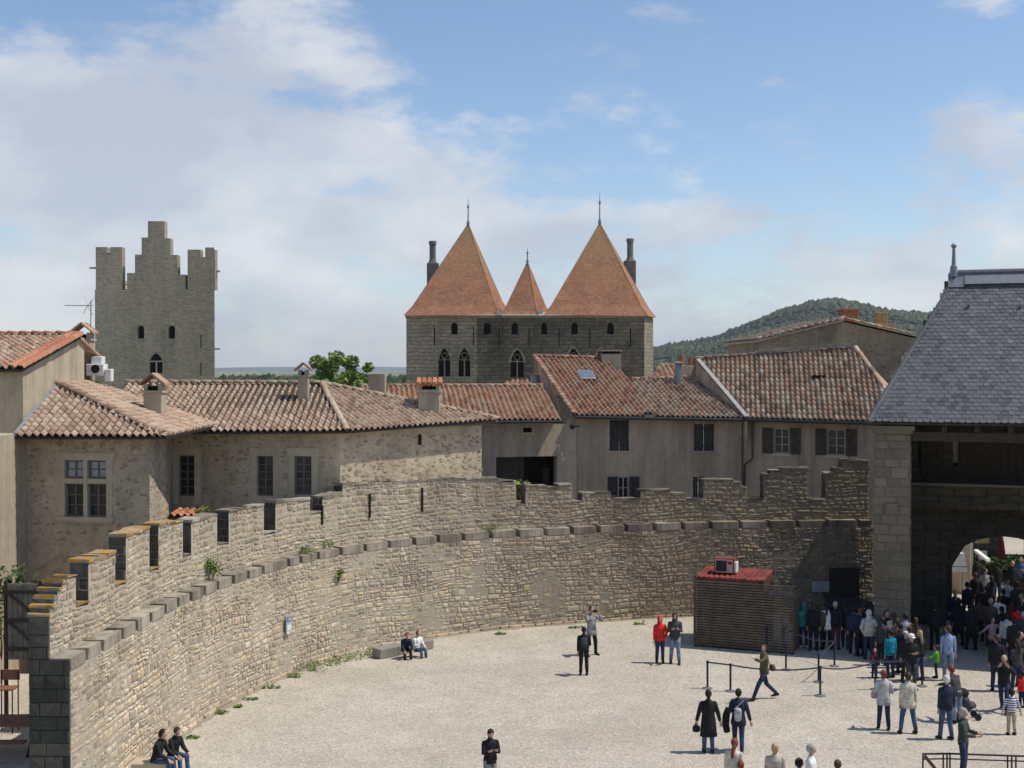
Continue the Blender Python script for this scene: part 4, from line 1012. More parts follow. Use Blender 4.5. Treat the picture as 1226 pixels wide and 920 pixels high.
pbox(m2, 103, 124, 436, 450, Ya, .5); m2.obj('casing', M['white'], ac)
m2 = MB(); pbox(m2, 109, 122, 427, 436, Ya+.3, .4); m2.obj('upper_unit', M['white'], ac)
m2 = MB(); p = P(114, 442, Ya-.02); m2.tube([p, p + Vector((0,.03,0))], .16, 12); m2.obj('fan_grille', M['iron'], ac)
m2 = MB(); pbox(m2, 125, 133, 442, 457, Ya, .3); m2.obj('duct', M['white'], ac)
an = lone('tv_antenna', 'thin aerial on a pole above the chimney by the grey tower', 'antenna')
m2 = MB(); b0, t0 = P(108, 450, 47), P(109, 360, 47); m2.tube([b0, t0], .02, 6); m2.obj('mast', M['zinc'], an)
m2 = MB(); A_, B_ = P(79, 366, 47), P(110, 366, 47); m2.tube([A_, B_], .015, 6)
for k in range(9): c = A_.lerp(B_, k/8); m2.tube([c + Vector((0,-.22,0)), c + Vector((0,.22,0))], .01, 4)
for q in ((-.15,.35),(.15,-.35),(.22,.3),(-.2,-.3)): m2.tube([P(105,366,47), P(105,366,47) + Vector((q[0],.1,q[1]))], .01, 4)
m2.obj('aerial_rods', M['zinc'], an)

# --- Garage house G
hG = thing('grey_rendered_house', 'grey rendered house with a wide dark doorway and a small square vent', 'house')
g0 = Vector((-2.2, 57.6, 0)); g1 = Vector((3.05, 59.2, 0)); UG = g1-g0; Gtop = 7.75
def ahit(px, O, U):  # parameter along U where the wall projects to px
    r = ray(px, 460); t = (O.y*r.x - O.x*r.y) / (U.x*r.y - U.y*r.x); return t
UGn = UG.normalized()
def wh(px0, px1, py0, py1, O, U):
    a0, a1 = ahit(px0, O, U), ahit(px1, O, U); Y = O.y + U.y*(a0+a1)/2
    return (a0, a1, P(px0, py1, Y).z, P(px0, py0, Y).z)
ho = [wh(594, 667, 547, 600, g0, UGn), wh(626, 637, 512, 518, g0, UGn)]
mbw = MB(); fG = panel(mbw, g0, UGn, UG.length, Gtop, ho, .5); mbw.obj('wall', M['plG'], hG)
m2 = MB(); h = ho[0]; bar3(fG, h[0]-.5, h[1]+.5, 0, h[3]+.3, -3, -2.9, m2); bar3(fG, h[0]-.6, h[0]-.5, 0, h[3]+.3, -3, -.51, m2); bar3(fG, h[1]+.5, h[1]+.6, 0, h[3]+.3, -3, -.51, m2); bar3(fG, h[0]-.6, h[1]+.6, h[3]+.3, h[3]+.4, -3, -.51, m2); m2.obj('room', M['shutb'], hG)
m2 = MB(); bar3(fG, h[0]+.05, h[0]+.16, h[2]-1, h[3], -.6, -.5, m2); bar3(fG, h[0]+1.3, h[0]+1.5, h[2]-1, h[3], -.6, -.5, m2); bar3(fG, h[0]+.16, h[0]+1.3, h[2]-1, h[3], -.58, -.52, m2); bar3(fG, h[1]-.4, h[1]-.1, h[2]-1, h[3]-.6, -1.2, -.9, m2); m2.obj('sliding_door', M['timber'], hG)
m2 = MB(); h = ho[1]; bar3(fG, h[0]-.08, h[1]+.08, h[3]+.002, h[3]+.08, -.02, .03, m2); bar3(fG, h[0]-.08, h[1]+.08, h[2]-.08, h[2]-.002, -.02, .03, m2); bar3(fG, h[0]-.08, h[0]-.002, h[2], h[3], -.02, .03, m2); bar3(fG, h[1]+.002, h[1]+.08, h[2], h[3], -.02, .03, m2)
m2.obj('vent_frame', M['surr'], hG)
m2 = MB(); bar3(fG, h[0], h[1], h[2], h[3], -.3, -.2, m2); m2.obj('vent_grille', M['dark'], hG)
ge0 = P(430, 503.5, 56.6); ge1 = P(673, 502.5, 57.8); gr1 = P(652, 462.5, 63.5); gr0 = P(430, 463, 62.3)
ge0.z = ge1.z; gr0.z = gr1.z
roofG = slab('roof', [ge0, ge1, gr1, gr0], .08, M['timber'], hG)
tile_roof(roofG, ge0, ge1-ge0, gr1-ge1, [ge0, ge1, gr1, gr0], M['tileR'], .25, .33, 300)
ridge(roofG, gr0, gr1, M['tileR']); gutter(hG, ge0, ge1)
slab('roof_deck', [gr0, gr1, gr1+Vector((0,5,-1.5)), gr0+Vector((0,5,-1.5))], .08, M['tileR'], roofG)
chimney(roofG, 441, 461, 447.5, 466, 60.5, M['chim'], 'plain')

# --- House D
hD = thing('shuttered_house', 'taupe house with dark closed shutters and steep red tile roof with a skylight', 'house')
d0 = P(677, 600, 59.4); d0.z = 0; d1 = P(891, 600, 59.9); d1.z = 0; UD = (d1-d0); UDn = UD.normalized(); Dtop = 8.05
hs = [wh(730, 753, 503, 540, d0, UDn), wh(831, 855, 508, 540, d0, UDn), wh(740, 753, 571, 598, d0, UDn), wh(830, 843, 571, 598, d0, UDn)]
mbw = MB(); fD = panel(mbw, d0, UDn, UD.length, Dtop, hs, .22); quad(mbw, d0+Vector((0,7,0)), d0, d0+Vector((0,0,Dtop)), d0+Vector((-1.2,7,Dtop+2.8)))
mbw.obj('wall', M['plD'], hD)
for i, h in enumerate(hs):
    c = (h[0]+h[1])/2
    if i == 2:
        window(hD, fD, *h, 2, 2, d=-.15, fr='framew'); shutter(hD, fD, h[0]-.5, h[0]-.02, h[2], h[3], 'shut'); shutter(hD, fD, h[1]+.02, h[1]+.5, h[2], h[3], 'shut')
    else:
        shutter(hD, fD, h[0]+.01, c-.005, h[2], h[3], 'shut', -.12); shutter(hD, fD, c+.005, h[1]-.01, h[2], h[3], 'shut', -.12)
m2 = MB()
for h in hs[:2]: bar3(fD, h[0]-.15, h[1]+.15, h[2]-.14, h[2]-.003, -.02, .05, m2)
m2.obj('window_sill', M['plD'], hD)
m2 = MB(); bar3(fD, .0, .3, 0, Dtop-.1, .0, .25, m2); m2.obj('wall_buttress', M['plD'], hD)
m2 = MB(); p = P(694, 511, 59.2); m2.tube([p, p + Vector((-.3,-.15,.05))], .03, 6); m2.ball(p + Vector((-.35,-.18,.0)), .12, 8, 6); m2.obj('floodlight', M['iron'], hD)
De0 = P(688, 497, 58.9); De1 = P(892, 500.5, 59.4); Dr0 = P(640, 427, 66.5)
nD = (De1-De0).cross(Dr0-De0).normalized()
def onplane(px, py, Q, n):
    r = ray(px, py); C0 = Vector((0,0,CAMZ)); t = (Q-C0).dot(n)/r.dot(n); return C0 + r*t
Dr1 = onplane(722, 429.5, De0, nD); Dm = onplane(756, 455, De0, nD); Dm2 = onplane(836, 452.5, De0, nD)
roofD = slab('roof', [De0, De1, Dm2, Dm, Dr1, Dr0], .1, M['timber'], hD)
sk = [onplane(x, y, De0, nD) for x, y in ((691,446.5),(708,446.5),(713,455.5),(697,455.5))]
vD = Dr0-De0
tile_roof(roofD, De0, De1-De0, vD, [De0, onplane(775,497,De0,nD), Dm, Dr1, Dr0], M['tileR'], .24, .33, 180, holes=[sk])
tile_roof(roofD, De0, De1-De0, vD, [onplane(775,497,De0,nD), De1, Dm2, Dm], M['tileD'], .24, .33, 110)
upn = -nD if nD.z < 0 else nD
m2 = MB(); m2.prism([s + upn*.10 for s in sk], upn*.04, 0); c_ = sum(sk, Vector())/4
m2.obj('skylight', M['skyl'], roofD)
m2 = MB()
for i in range(4): m2.tube([sk[i]+upn*.1, sk[(i+1) % 4]+upn*.1], .045, 4)
m2.obj('skylight_frame', M['framew'], roofD)
ridge(roofD, Dr0, Dr1, M['tileR']); ridge(roofD, Dm, Dm2, M['tileD'])
ridge(roofD, De0, Dr0, M['tileR'], .13, name='verge_tile')
slab('roof_deck', [Dr0, Dr1, Dr1+Vector((0,5,-2)), Dr0+Vector((0,5,-2))], .08, M['chim'], roofD); slab('roof_deck', [Dm, Dm2, Dm2+Vector((0,5,-2)), Dm+Vector((0,5,-2))], .08, M['chim'], roofD)
gutter(hD, De0, De1)
chimney(roofD, 719, 745, 419, 448, 66.0, M['chim'], 'slabcap', depth=1.0)
chimney(roofD, 806, 818, 433, 458, 63.5, M['zinc'], 'pipe')
# little chimneys group behind D1
lc = thing('rear_roof', 'jumble of small rooftops with a steel flue and brick pots behind the red roof', 'roof')
m2 = MB(); pbox(m2, 812, 834, 438, 455, 70, 1.5); m2.obj('chimney_stack', M['chim'], lc)
m2 = MB(); 
for x in (816, 827, 833): q0, q1 = P(x, 438, 70.3), P(x, 425 + (x % 3)*2, 70.3); m2.tube([q0, q1], .16, 8)
m2.obj('chimney_pots', M['brick'], lc)
fl = lone('steel_flue', 'short round metal flue standing at the left edge of the steep red roof', 'flue'); m2 = MB(); q0, q1 = P(642, 465, 66.5), P(642, 450, 66.5); m2.tube([q0, q1, q1+Vector((0,0,.02))], [.3,.3,.34], 12); m2.obj('flue_pipe', M['zinc'], fl)
rr = lone('low_orange_roof', 'low orange tiled roof peeking out behind the left red ridge', 'roof'); qa, qb, qc, qd = P(596,462,72), P(640,462,72), P(630,454.5,76), P(612,455.5,76)
dk = slab('roof_deck', [qa, qb, qc, qd], .2, M['tileO'], rr); tile_roof(dk, qa, qb-qa, (qc+qd-qa-qb), [qa, qb, qc, qd], M['tileR'], .28, .4, 60)
rr = lone('low_far_roof', 'small pale tiled roof behind the ridge between the two right hand roofs', 'roof'); qa, qb, qc, qd = P(780,456,72), P(812,456,72), P(806,450,76), P(790,450,76)
dk = slab('roof_deck', [qa, qb, qc, qd], .2, M['tileO'], rr); tile_roof(dk, qa, qb-qa, Vector((0,1,.25)), [qa, qb, qc, qd], M['tileR'], .3, .45, 60)

# --- House D2
h2 = thing('corner_house', 'taupe house with two paned windows and brown open shutters beside the gatehouse', 'house')
k0 = P(891, 600, 59.9); k0.z = 0; k1 = P(1052, 600, 57.2); k1.z = 0; UK = k1-k0; UKn = UK.normalized()
hk = [wh(927, 945, 513, 543, k0, UKn), wh(991, 1012, 514, 545, k0, UKn)]
mbw = MB(); fK = panel(mbw, k0, UKn, UK.length, 8.05, hk, .2); quad(mbw, k1, k1+Vector((.5,7,0)), k1+Vector((.5,7,9)), k1+Vector((0,0,8.05))); mbw.obj('wall', M['plD'], h2)
for h in hk: window(h2, fK, *h, 2, 3, d=-.14, fr='framew'); shutter(h2, fK, h[0]-.56, h[0]-.04, h[2]-.02, h[3]+.02, 'shutb'); shutter(h2, fK, h[1]+.04, h[1]+.54, h[2]-.02, h[3]+.02, 'shutb')
m2 = MB()
for h in hk: bar3(fK, h[0]-.12, h[1]+.12, h[2]-.14, h[2]-.003, -.02, .06, m2)
m2.obj('window_sill', M['surr'], h2)
Ke0 = P(892, 500.5, 59.3); Ke1 = P(1044, 504.5, 56.6)
vK = Vector((.30, .90, .30)).normalized()*7.6; vK = Vector((2.0, 6.6, 0)); rz = P(940, 420.5, 66.5).z
Kr0 = P(833, 430.5, 64.0); nK = (Ke1-Ke0).cross(Kr0-Ke0).normalized()
Kr1 = onplane(1024, 417, Ke0, nK); Kh = onplane(1057, 462, Ke0, nK); Kh2 = onplane(1057, 480, Ke0, nK)
roofK = slab('roof', [Ke0, Ke1, Kh2, Kh, Kr1, Kr0], .1, M['timber'], h2)
uK = (Ke1-Ke0).normalized(); nKu = nK if nK.z > 0 else -nK; vv = nKu.cross(uK)
mid = onplane(965, 417, Ke0, nK); midb = onplane(972, 502.5, Ke0, nK); vK = (mid-midb)
tile_roof(roofK, Ke0, uK, vK, [Ke0, Ke1, Kh2, Kh, Kr1, Kr0], M['tileD'], .245, .34, 300)
ridge(roofK, Kr0, Kr1, M['tileD']); ridge(roofK, Kr1, Kh, M['tileD'], .12, name='hip_tile')
m2 = MB(); m2.prism([Ke0+nKu*.05, Kr0+nKu*.05, Kr0+nKu*.05+uK*.22, Ke0+nKu*.05+uK*.22], nKu*.06); m2.obj('verge_flashing', M['whitef'], roofK)
m2 = MB(); m2.prism([Ke0-nKu*.06, Kr0-nKu*.06, Kr0-Vector((0,0,3)), Ke0-Vector((0,0,1))], uK*.12); m2.obj('gable_wall', M['plD'], h2)
m2 = MB(); A_ = Kr0.lerp(Kr1, .42)+nKu*.1; B_ = Kr1+nKu*.1; m2.prism([A_, B_, B_+Vector((0,0,.22)), A_+Vector((0,0,.22))], Vector((0,.3,0))); m2.obj('ridge_mortar', M['chim'], roofK)
gutter(h2, Ke0, Ke1)
slab('roof_deck', [Kr0, Kr1, Kr1+Vector((0,5,-2)), Kr0+Vector((0,5,-2))], .08, M['tileD'], roofK); slab('roof_deck', [Kr1, Kh, Kh+Vector((3,4,-1.5)), Kr1+Vector((0,5,-2))], .08, M['tileD'], roofK)
m2 = MB(); p = onplane(980, 453, Ke0, nK); m2.box(p.x-.3, p.x+.3, p.y-.1, p.y+.3, p.z, p.z+.14); m2.obj('roof_vent', M['dark'], roofK)
for x, yb in ((889, 600), (901, 548)):
    m2 = MB(); p = P(x, 505, 59.5); q = P(x, yb, 59.5); 
    pts = [p, q] if x == 889 else [p, q, q+Vector((-.1,0,-.15)), P(892, 556, 59.55), P(891, 600, 59.55)]
    m2.tube(pts, .055, 6); m2.obj('downpipe', M['pipe'], h2)
# --- far gable house Fh
hF = thing('gabled_house', 'old brown rubble house with a low wide gable rising behind the mossy roof', 'house')
f0 = P(911, 460, 73); f1_ = P(1108, 460, 73); 
gz = [P(911, 407, 73), P(1010, 383.5, 73), P(1108, 406, 73)]
mbw = MB(); mbw.prism([Vector((f0.x,73,0)), Vector((f1_.x,73,0)), gz[2], gz[1], gz[0]], (0,.6,0)); 
lw = P(871, 408, 81.0); mbw.prism([Vector((f0.x,73,0)), gz[0], Vector((lw.x, 81, gz[0].z)), Vector((lw.x,81,0))], (.5,.1,0)); mbw.obj('wall', M['rub2'], hF)
m2 = MB(); mz = gz[1] ; e_f = gz[0] + Vector((-.35,-.2,.0)); e_b = Vector((lw.x-.3, 81, gz[0].z)); r_f = gz[1] + Vector((0,-.2,.12)); r_b = r_f + (e_b - e_f)
roofF = slab('roof', [e_f, r_f, r_b, e_b], .12, M['chim'], hF)
tile_roof(roofF, e_b, e_f-e_b, r_f-e_f, [e_b, e_f, r_f, r_b], M['tileE'], .28, .4, 120)
ridge(roofF, e_f, r_f, M['tileE'], .13, name='verge_tile'); ridge(roofF, gz[1]+Vector((0,-.2,.05)), gz[2]+Vector((0,-.2,.05)), M['tileE'], .13, name='verge_tile')
slab('roof_deck', [gz[1]+Vector((0,0,.05)), gz[2]+Vector((0,0,.05)), gz[2]+Vector((0,8,.05)), gz[1]+Vector((0,8,.05))], .1, M['tileE'], roofF)
m2 = MB(); pbox(m2, 1009, 1028, 370.5, 388, 75, 1.1); pbox(m2, 1008, 1029, 369.5, 372.5, 74.9, 1.3); m2.obj('chimney', M['brick'], roofF)
m2 = MB(); pbox(m2, 1050, 1063, 374, 394, 76, .8); pbox(m2, 1050, 1072, 388, 397, 75.9, .6); m2.obj('chimney', M['ochre'], roofF)

# ---------------------------------------------------------------- the two far towers
tv = thing('step_gabled_tower', 'tall square grey tower with a stepped gable and notched corner turrets at left', 'tower')
YT = 190.0
def fT(px, py, Y=YT): p = P(px, py, Y); return (p.x, p.z)
prof = [(114.5,600),(114.5,296),(128,296),(128,305),(132,305),(132,296),(146,296),(146,344.5),(152,344.5),(152,327),(161.5,327),(161.5,305),(169.5,305),(169.5,284.5),(177,284.5),(177,265),(197,265),(197,285.5),(204,285.5),(204,305.5),(212.5,305.5),(212.5,329),(222,329),(222,347),(224.5,347)]
prof_r = [(224.5,299),(240,299),(240,308),(245.5,308),(245.5,299),(257.5,299),(257.5,600)]
pts = [fT(*q) for q in prof + prof_r]; pts[0] = (pts[0][0], 0); pts[-1] = (pts[-1][0], 0)
mb = MB()
# front wall in vertical strips so that openings can be cut
def hole_at(px0, px1, py0, py1, x0): a, zb = fT(px0, py1); b, zt = fT(px1, py0); return (a-x0, b-x0, zb, zt)
X0 = pts[0][0]; X1 = pts[-1][0]; base_z = fT(100, 347)[1]
TWt = 1.6
hT = [hole_at(164.5,172.5,390,405.5,X0)+(.5,), hole_at(201.5,209.5,390,405.5,X0)+(.5,), hole_at(178.5,194.5,423,447,X0)+(1.4,1.6), hole_at(239.8,241.2,401,416,X0), hole_at(239.8,241.2,434,450,X0)]
fTw = panel(mb, Vector((X0,YT,0)), (1,0,0), X1-X0, base_z, hT, .9)
def strip(pxa, pxb, py):
    a, b = fT(pxa, py)[0], fT(pxb, py)[0]; z = fT(pxa, py)[1]
    mb.box(a, b, YT, YT+TWt, base_z-.3 if False else base_z+.0, z)
for a, b, y in ((114.5,128,296),(128,132,305),(132,146,296),(152,161.5,327),(161.5,169.5,305),(169.5,177,284.5),(177,197,265),(197,204,285.5),(204,212.5,305.5),(212.5,222,329),(224.5,240,299),(240,245.5,308),(245.5,257.5,299)): strip(a, b, y)
d = 12.0
for (x, sgn) in ((X0, 1), (X1, -1)):
    for k, (y0, y1, zt) in enumerate(((YT+TWt, YT+4.5, 29.0), (YT+4.5, YT+d, 24.5))):
        if sgn > 0: mb.box(x, x+1.4, y0, y1, 0, zt)
        else: mb.prism([(x*y0/YT-.05, y0, 0), (x*y1/YT-.05, y1, 0), (x*y1/YT-1.4, y1, 0), (x*y0/YT-1.4, y0, 0)], (0,0,zt))
quad(mb, Vector((X0,YT+TWt,0)), Vector((X0,YT,0)), Vector((X0,YT,base_z)), Vector((X0,YT+TWt,base_z))); quad(mb, Vector((X1,YT,0)), Vector((X1*(YT+TWt)/YT,YT+TWt,0)), Vector((X1*(YT+TWt)/YT,YT+TWt,base_z)), Vector((X1,YT,base_z)))
mb.box(X0+1.4, X1-2.9, YT+d-1.4, YT+d, 0, 24)
quad(mb, Vector((X0,YT,base_z-.001)), Vector((X1,YT,base_z-.001)), Vector((X1*(YT+d)/YT-.1,YT+d,24)), Vector((X0,YT+d,24)))
mb.obj('wall', M['tower'], tv)
for i, h in enumerate(hT):
    m2 = MB(); bar3(fTw, h[0]-.05, h[1]+.05, h[2]-.05, h[3]+.05, -1.0, -.9, m2); w_ = m2.obj('window', M['dark'], tv)
    if i == 2:
        m2 = MB(); c = (h[0]+h[1])/2; bar3(fTw, c-.1, c+.1, h[2], h[3]-1.2, -.5, -.3, m2); bar3(fTw, h[0], h[1], h[3]-1.35, h[3]-1.15, -.5, -.3, m2); m2.obj('tracery', M['surr'], w_)
for i, h in enumerate(hT[:2]):
    m2 = MB(); bar3(fTw, h[0]-.3, h[0]-.01, h[2], h[3], -.2, .05, m2); bar3(fTw, h[1]+.01, h[1]+.3, h[2], h[3], -.2, .05, m2); bar3(fTw, h[0]-.3, h[1]+.3, h[3]+.01, h[3]+.35, -.2, .06, m2); m2.obj('window_surround', M['tower'], tv)
m2 = MB()
for px, py in ((111,321),(259,325),(259,418)): p = P(px, py, YT+.6); m2.box(p.x-.5, p.x+.5, p.y, p.y+.5, p.z-.12, p.z+.12)
m2.obj('gargoyles', M['tower'], tv, kind='stuff')

nb = thing('twin_towered_gate', 'massive twin towered gate with two tall pointed orange roofs and a smaller one between', 'castle')
YN = 180.0
def zN(py, Y=YN): return P(600, py, Y).z
xl, xm1, xr = P(486.5,400,YN).x, P(571,400,YN).x, P(771.5,400,YN).x; xre = P(782,400,YN+9).x
ZE = zN(377.5)
mb = MB()
def hN(px0, px1, py0, py1, x0, *e): p0, p1 = P(px0, py1, YN), P(px1, py0, YN); return (p0.x-x0, p1.x-x0, p0.z, p1.z) + e
top_w = [(540,548),(579,587.5),(612.5,620),(648,655),(684,692),(727,735)]
hl = [hN(a, b, 386.5, 400.5, xl, .5) for a, b in top_w[:1]] + [hN(519.5,521,392,414,xl)] + [hN(525,539,417,451,xl,1.9,1.5), hN(549,563,417,451,xl,1.9,1.5)] + [hN(567-.5,567.6,392,415,xl)]
hr = [hN(a, b, 386.5, 400.5, xm1, .5) for a, b in top_w[1:]] + [hN(q-.6,q+.6,393,416,xm1) for q in (597.5,633.5,669.5,706,755)] + [hN(611.5,627,419,452,xm1,1.9,1.5), hN(680,693,417,430,xm1,1.5,1.5), hN(714,724,418,430,xm1,1.3,1.5)]
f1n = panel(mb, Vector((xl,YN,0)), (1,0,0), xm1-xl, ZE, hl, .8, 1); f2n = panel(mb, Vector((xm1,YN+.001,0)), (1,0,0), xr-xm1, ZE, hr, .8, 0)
panel(mb, Vector((xr,YN,0)), Vector((xre-xr,9,0)), math.hypot(xre-xr,9), ZE, [(3.5,3.9,ZE-4.2,ZE-1.6)], .8, 1)
quad(mb, Vector((xl+1,YN+14,0)), Vector((xl,YN,0)), Vector((xl,YN,ZE)), Vector((xl+1,YN+14,ZE)))
quad(mb, Vector((xre,YN+9,0)), Vector((xl+1,YN+14,0)), Vector((xl+1,YN+14,ZE)), Vector((xre,YN+9,ZE)))
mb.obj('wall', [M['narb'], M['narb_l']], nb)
m2 = MB(); m2.box(xl-.12, xr+.15, YN-.25, YN+.4, ZE-.45, ZE-.02); m2.obj('cornice', M['narb_l'], nb)
for f_, hs_ in ((f1n, hl), (f2n, hr)):
    for h in hs_:
        m2 = MB(); bar3(f_, h[0]-.05, h[1]+.05, h[2]-.05, h[3]+.05, -.95, -.82, m2); w_ = m2.obj('window', M['dark'], nb)
        if len(h) == 6:
            c = (h[0]+h[1])/2; hw = (h[1]-h[0])/2; m2 = MB(); bar3(f_, c-.1, c+.1, h[2], h[3]-1.4, -.45, -.3, m2); bar3(f_, h[0], h[1], h[3]-1.75, h[3]-1.6, -.46, -.29, m2)
            for q in range(12):
                t0, t1 = 2*math.pi*q/12, 2*math.pi*(q+1)/12; m2.tube([f_(c+.42*math.cos(t0), h[3]-1.05+.42*math.sin(t0), -.38), f_(c+.42*math.cos(t1), h[3]-1.05+.42*math.sin(t1), -.38)], .07, 4)
            m2.obj('tracery', M['narb_l'], w_)
            m2 = MB(); n = 10; rise = h[4]
            pp = [(c+(hw+.35)*t, h[3]-rise+(rise+.3)*(max(0,1-abs(t)**1.5))**(1/1.5)) for t in [-1+2*i/n for i in range(n+1)]]; pi_ = [(c+(hw+.0)*t, h[3]-rise+rise*(max(0,1-abs(t)**1.5))**(1/1.5)) for t in [-1+2*i/n for i in range(n+1)]]
            for i in range(n): m2.prism([f_(*pi_[i], .01), f_(*pi_[i+1], .01), f_(*pp[i+1], .01), f_(*pp[i], .01)], f_(0,0,.09)-f_(0,0,0))
            m2.obj('window_arch', M['narb_l'], nb)
def spire(parent, base, apex, flare=.13, kick=.45):
    """pyramid with a slight flare at the eaves; base: 3D points ccw"""
    m = MB(); apex = Vector(apex); base = [Vector(b) for b in base]; n = len(base)
    mid = [b.lerp(apex, flare) - Vector((0,0,kick)) for b in base]
    m.add(base + mid + [apex], [(i, (i+1) % n, n+(i+1) % n, n+i) for i in range(n)] + [(n+i, n+(i+1) % n, 2*n) for i in range(n)] + [tuple(reversed(range(n)))])
    o_ = m.obj('roof', M['plaintile'], parent)
    m = MB()
    for i in range(n): 
        a_, b_ = mid[i], apex
        m.tube([base[i], a_, b_], .05, 5)
    m.obj('hip_tiles', M['plaintile'], o_); return o_
def pn(px, py, Y): return P(px, py, Y)
r1 = spire(nb, [pn(483.5,378,YN-.6), pn(598,377,YN-.6), pn(607,370,YN+9), pn(493,371,YN+13)], pn(560.5,268,YN+6))
r3 = spire(nb, [pn(651,377,YN-.6), pn(785.5,378.5,YN-.6)+Vector((-1.2,0,0)), Vector((pn(785.5,378,YN+9).x, YN+9, ZE)), pn(662,371,YN+13)], pn(718,267,YN+6))
r2 = spire(nb, [pn(599,377,YN-.8), pn(644,377,YN-.8), pn(657,372,YN+4), pn(612,372,YN+6)], pn(631.5,313.5,YN+2))
for r_, (px, y0, y1, Y) in ((r1, (560.5,237,269,YN+6)), (r3, (718,230,268,YN+6)), (r2, (631.5,297,314,YN+2))):
    m2 = MB(); a_, b_ = pn(px, y1, Y), pn(px, y0, Y); m2.tube([a_, a_.lerp(b_, .12), a_.lerp(b_, .15), a_.lerp(b_, .6), a_.lerp(b_, .62), a_.lerp(b_, .7), a_.lerp(b_,.72), b_], [.28,.18,.10,.08,.16,.16,.05,.02], 6); m2.obj('finial', M['zinc'], r_)
for px, ys in ((597.5,375),(647.5,374)):
    m2 = MB(); p = pn(px, ys, YN-.9); m2.box(p.x-.35, p.x+.35, p.y, p.y+.5, p.z-.3, p.z+.3); m2.obj('valley_flashing', M['whitef'], nb)
for px0, px1, pt, pm, pb in ((511,525,289,315,345),(747.5,761.5,286,312,342)):
    m2 = MB(); Y = YN+8; a_, b_ = pn(px0, pb+25, Y), pn(px1, pm, Y); m2.bev(a_.x, b_.x, Y, Y+1.7, a_.z, b_.z, .05); c = pn((px0+px1)/2, pm, Y+.85); t_ = pn((px0+px1)/2, pt, Y+.85)
    r0 = (b_.x-a_.x)*.27; m2.tube([c - Vector((0,0,.1)), c + Vector((0,0,.5)), t_ - Vector((0,0,.5)), t_ - Vector((0,0,.48)), t_], [r0*1.5, r0, r0, r0*1.25, r0*1.2], 10); m2.obj('chimney', M['chimd'], nb)

# ---------------------------------------------------------------- trees and plants
def tree(name, label, px, pyt, pyb, Y, wpx, mat, nl=5200, leaf=.22, group=None):
    t = thing(name, label, 'tree', group); c = P(px, (pyt+pyb)/2, Y); top = P(px, pyt, Y).z; w = wpx/F*Y
    m2 = MB(); base = Vector((c.x, Y, 0)); hh = top
    m2.tube([base, base+Vector((.15,0,hh*.25)), base+Vector((0,.1,hh*.5)), base+Vector((.1,0,hh*.85))], [.32,.25,.18,.05], 7)
    crown = []
    for k in range(64):
        d = Vector((random.gauss(0,1), random.gauss(0,1), random.gauss(0,1))).normalized() * ru(.45, 1)
        q = base + Vector((d.x*w*.47, d.y*w*.40, hh*.70 + d.z*(hh*.30-w*.07)*(1 if d.z > 0 else .8))); crown.append((q, w*ru(.05,.115)))
        if k % 3 == 0: m2.tube([base+Vector((0,0,hh*ru(.3,.5))), base.lerp(q, .55)+Vector((0,0,hh*.08)), q], [.12,.08,.025], 5)
    m2.obj('trunk', M['bark'], t); m2 = MB()
    tot = sum(r**2 for _, r in crown)
    for q, r_ in crown:
        tt = ru(.05, .5); leaf_clump(m2, q, r_, int(nl*r_**2/tot), leaf, (1,1,.8), (tt, tt+.5))
    m2.obj('crown', mat, t, kind='stuff')
tree('broadleaf_tree', 'round bright green leafy tree rising behind the long stone house roof', 411, 418, 462, 90, 126, M['leaf'], 20000, .17)
def plant(px, py, h, w, n, where, label, cat='plant', mat='leaf', name='wall_plant', leaf=.07, base=None):
    c = base
    t = thing(name, label, cat); m2 = MB()
    for k in range(5): m2.tube([c, c + Vector((ru(-w,w)*.5, ru(-w,w)*.3, h*ru(.5,1)))], [.012,.004], 4)
    m2.obj('stem', M['bark'], t); m2 = MB()
    for k in range(6): leaf_clump(m2, c + Vector((ru(-w,w)*.4, ru(-w,w)*.3, h*ru(.3,.85))), max(w,h)*.22, n//6, leaf)
    m2.obj('foliage', M[mat], t, kind='stuff')
def onw(px, py, off=0): s = s_at(px, off); return Wp(s, off, z_at(px, py, off))
plant(0,0,.75,.45,330,0,'leafy green shrub growing on the ledge at the foot of the sunlit parapet', base=onw(255,693,.3), leaf=.06)
plant(0,0,.5,.3,140,0,'small green tuft hanging from the face of the curved wall', base=onw(405,697,-.05), leaf=.05)
plant(0,0,.22,.5,120,0,'left one of two low weed tufts on the ledge top', base=onw(366,664,.2), leaf=.05)
plant(0,0,.22,.6,120,0,'right one of two low weed tufts on the ledge top', base=onw(394,656,.2), leaf=.05)
plant(0,0,.28,.9,140,0,'low green weed on the ledge where the sunlit rubble ends', base=onw(583,637,.25), leaf=.05)
plant(0,0,1.1,.55,420,0,'green shrub standing in the first crenel of the right hand parapet', base=onw(624,606,1.3), leaf=.09)
plant(0,0,.3,.5,140,0,'green weed on top of the wall beside the orange lean-to roof', base=onw(243,618,1.2), leaf=.06)
plant(0,0,2.6,.9,420,0,'olive shrub beside the old wooden gate at the left edge', base=P(2,790,34)+Vector((0,0,.0)), leaf=.09, mat='leafd')
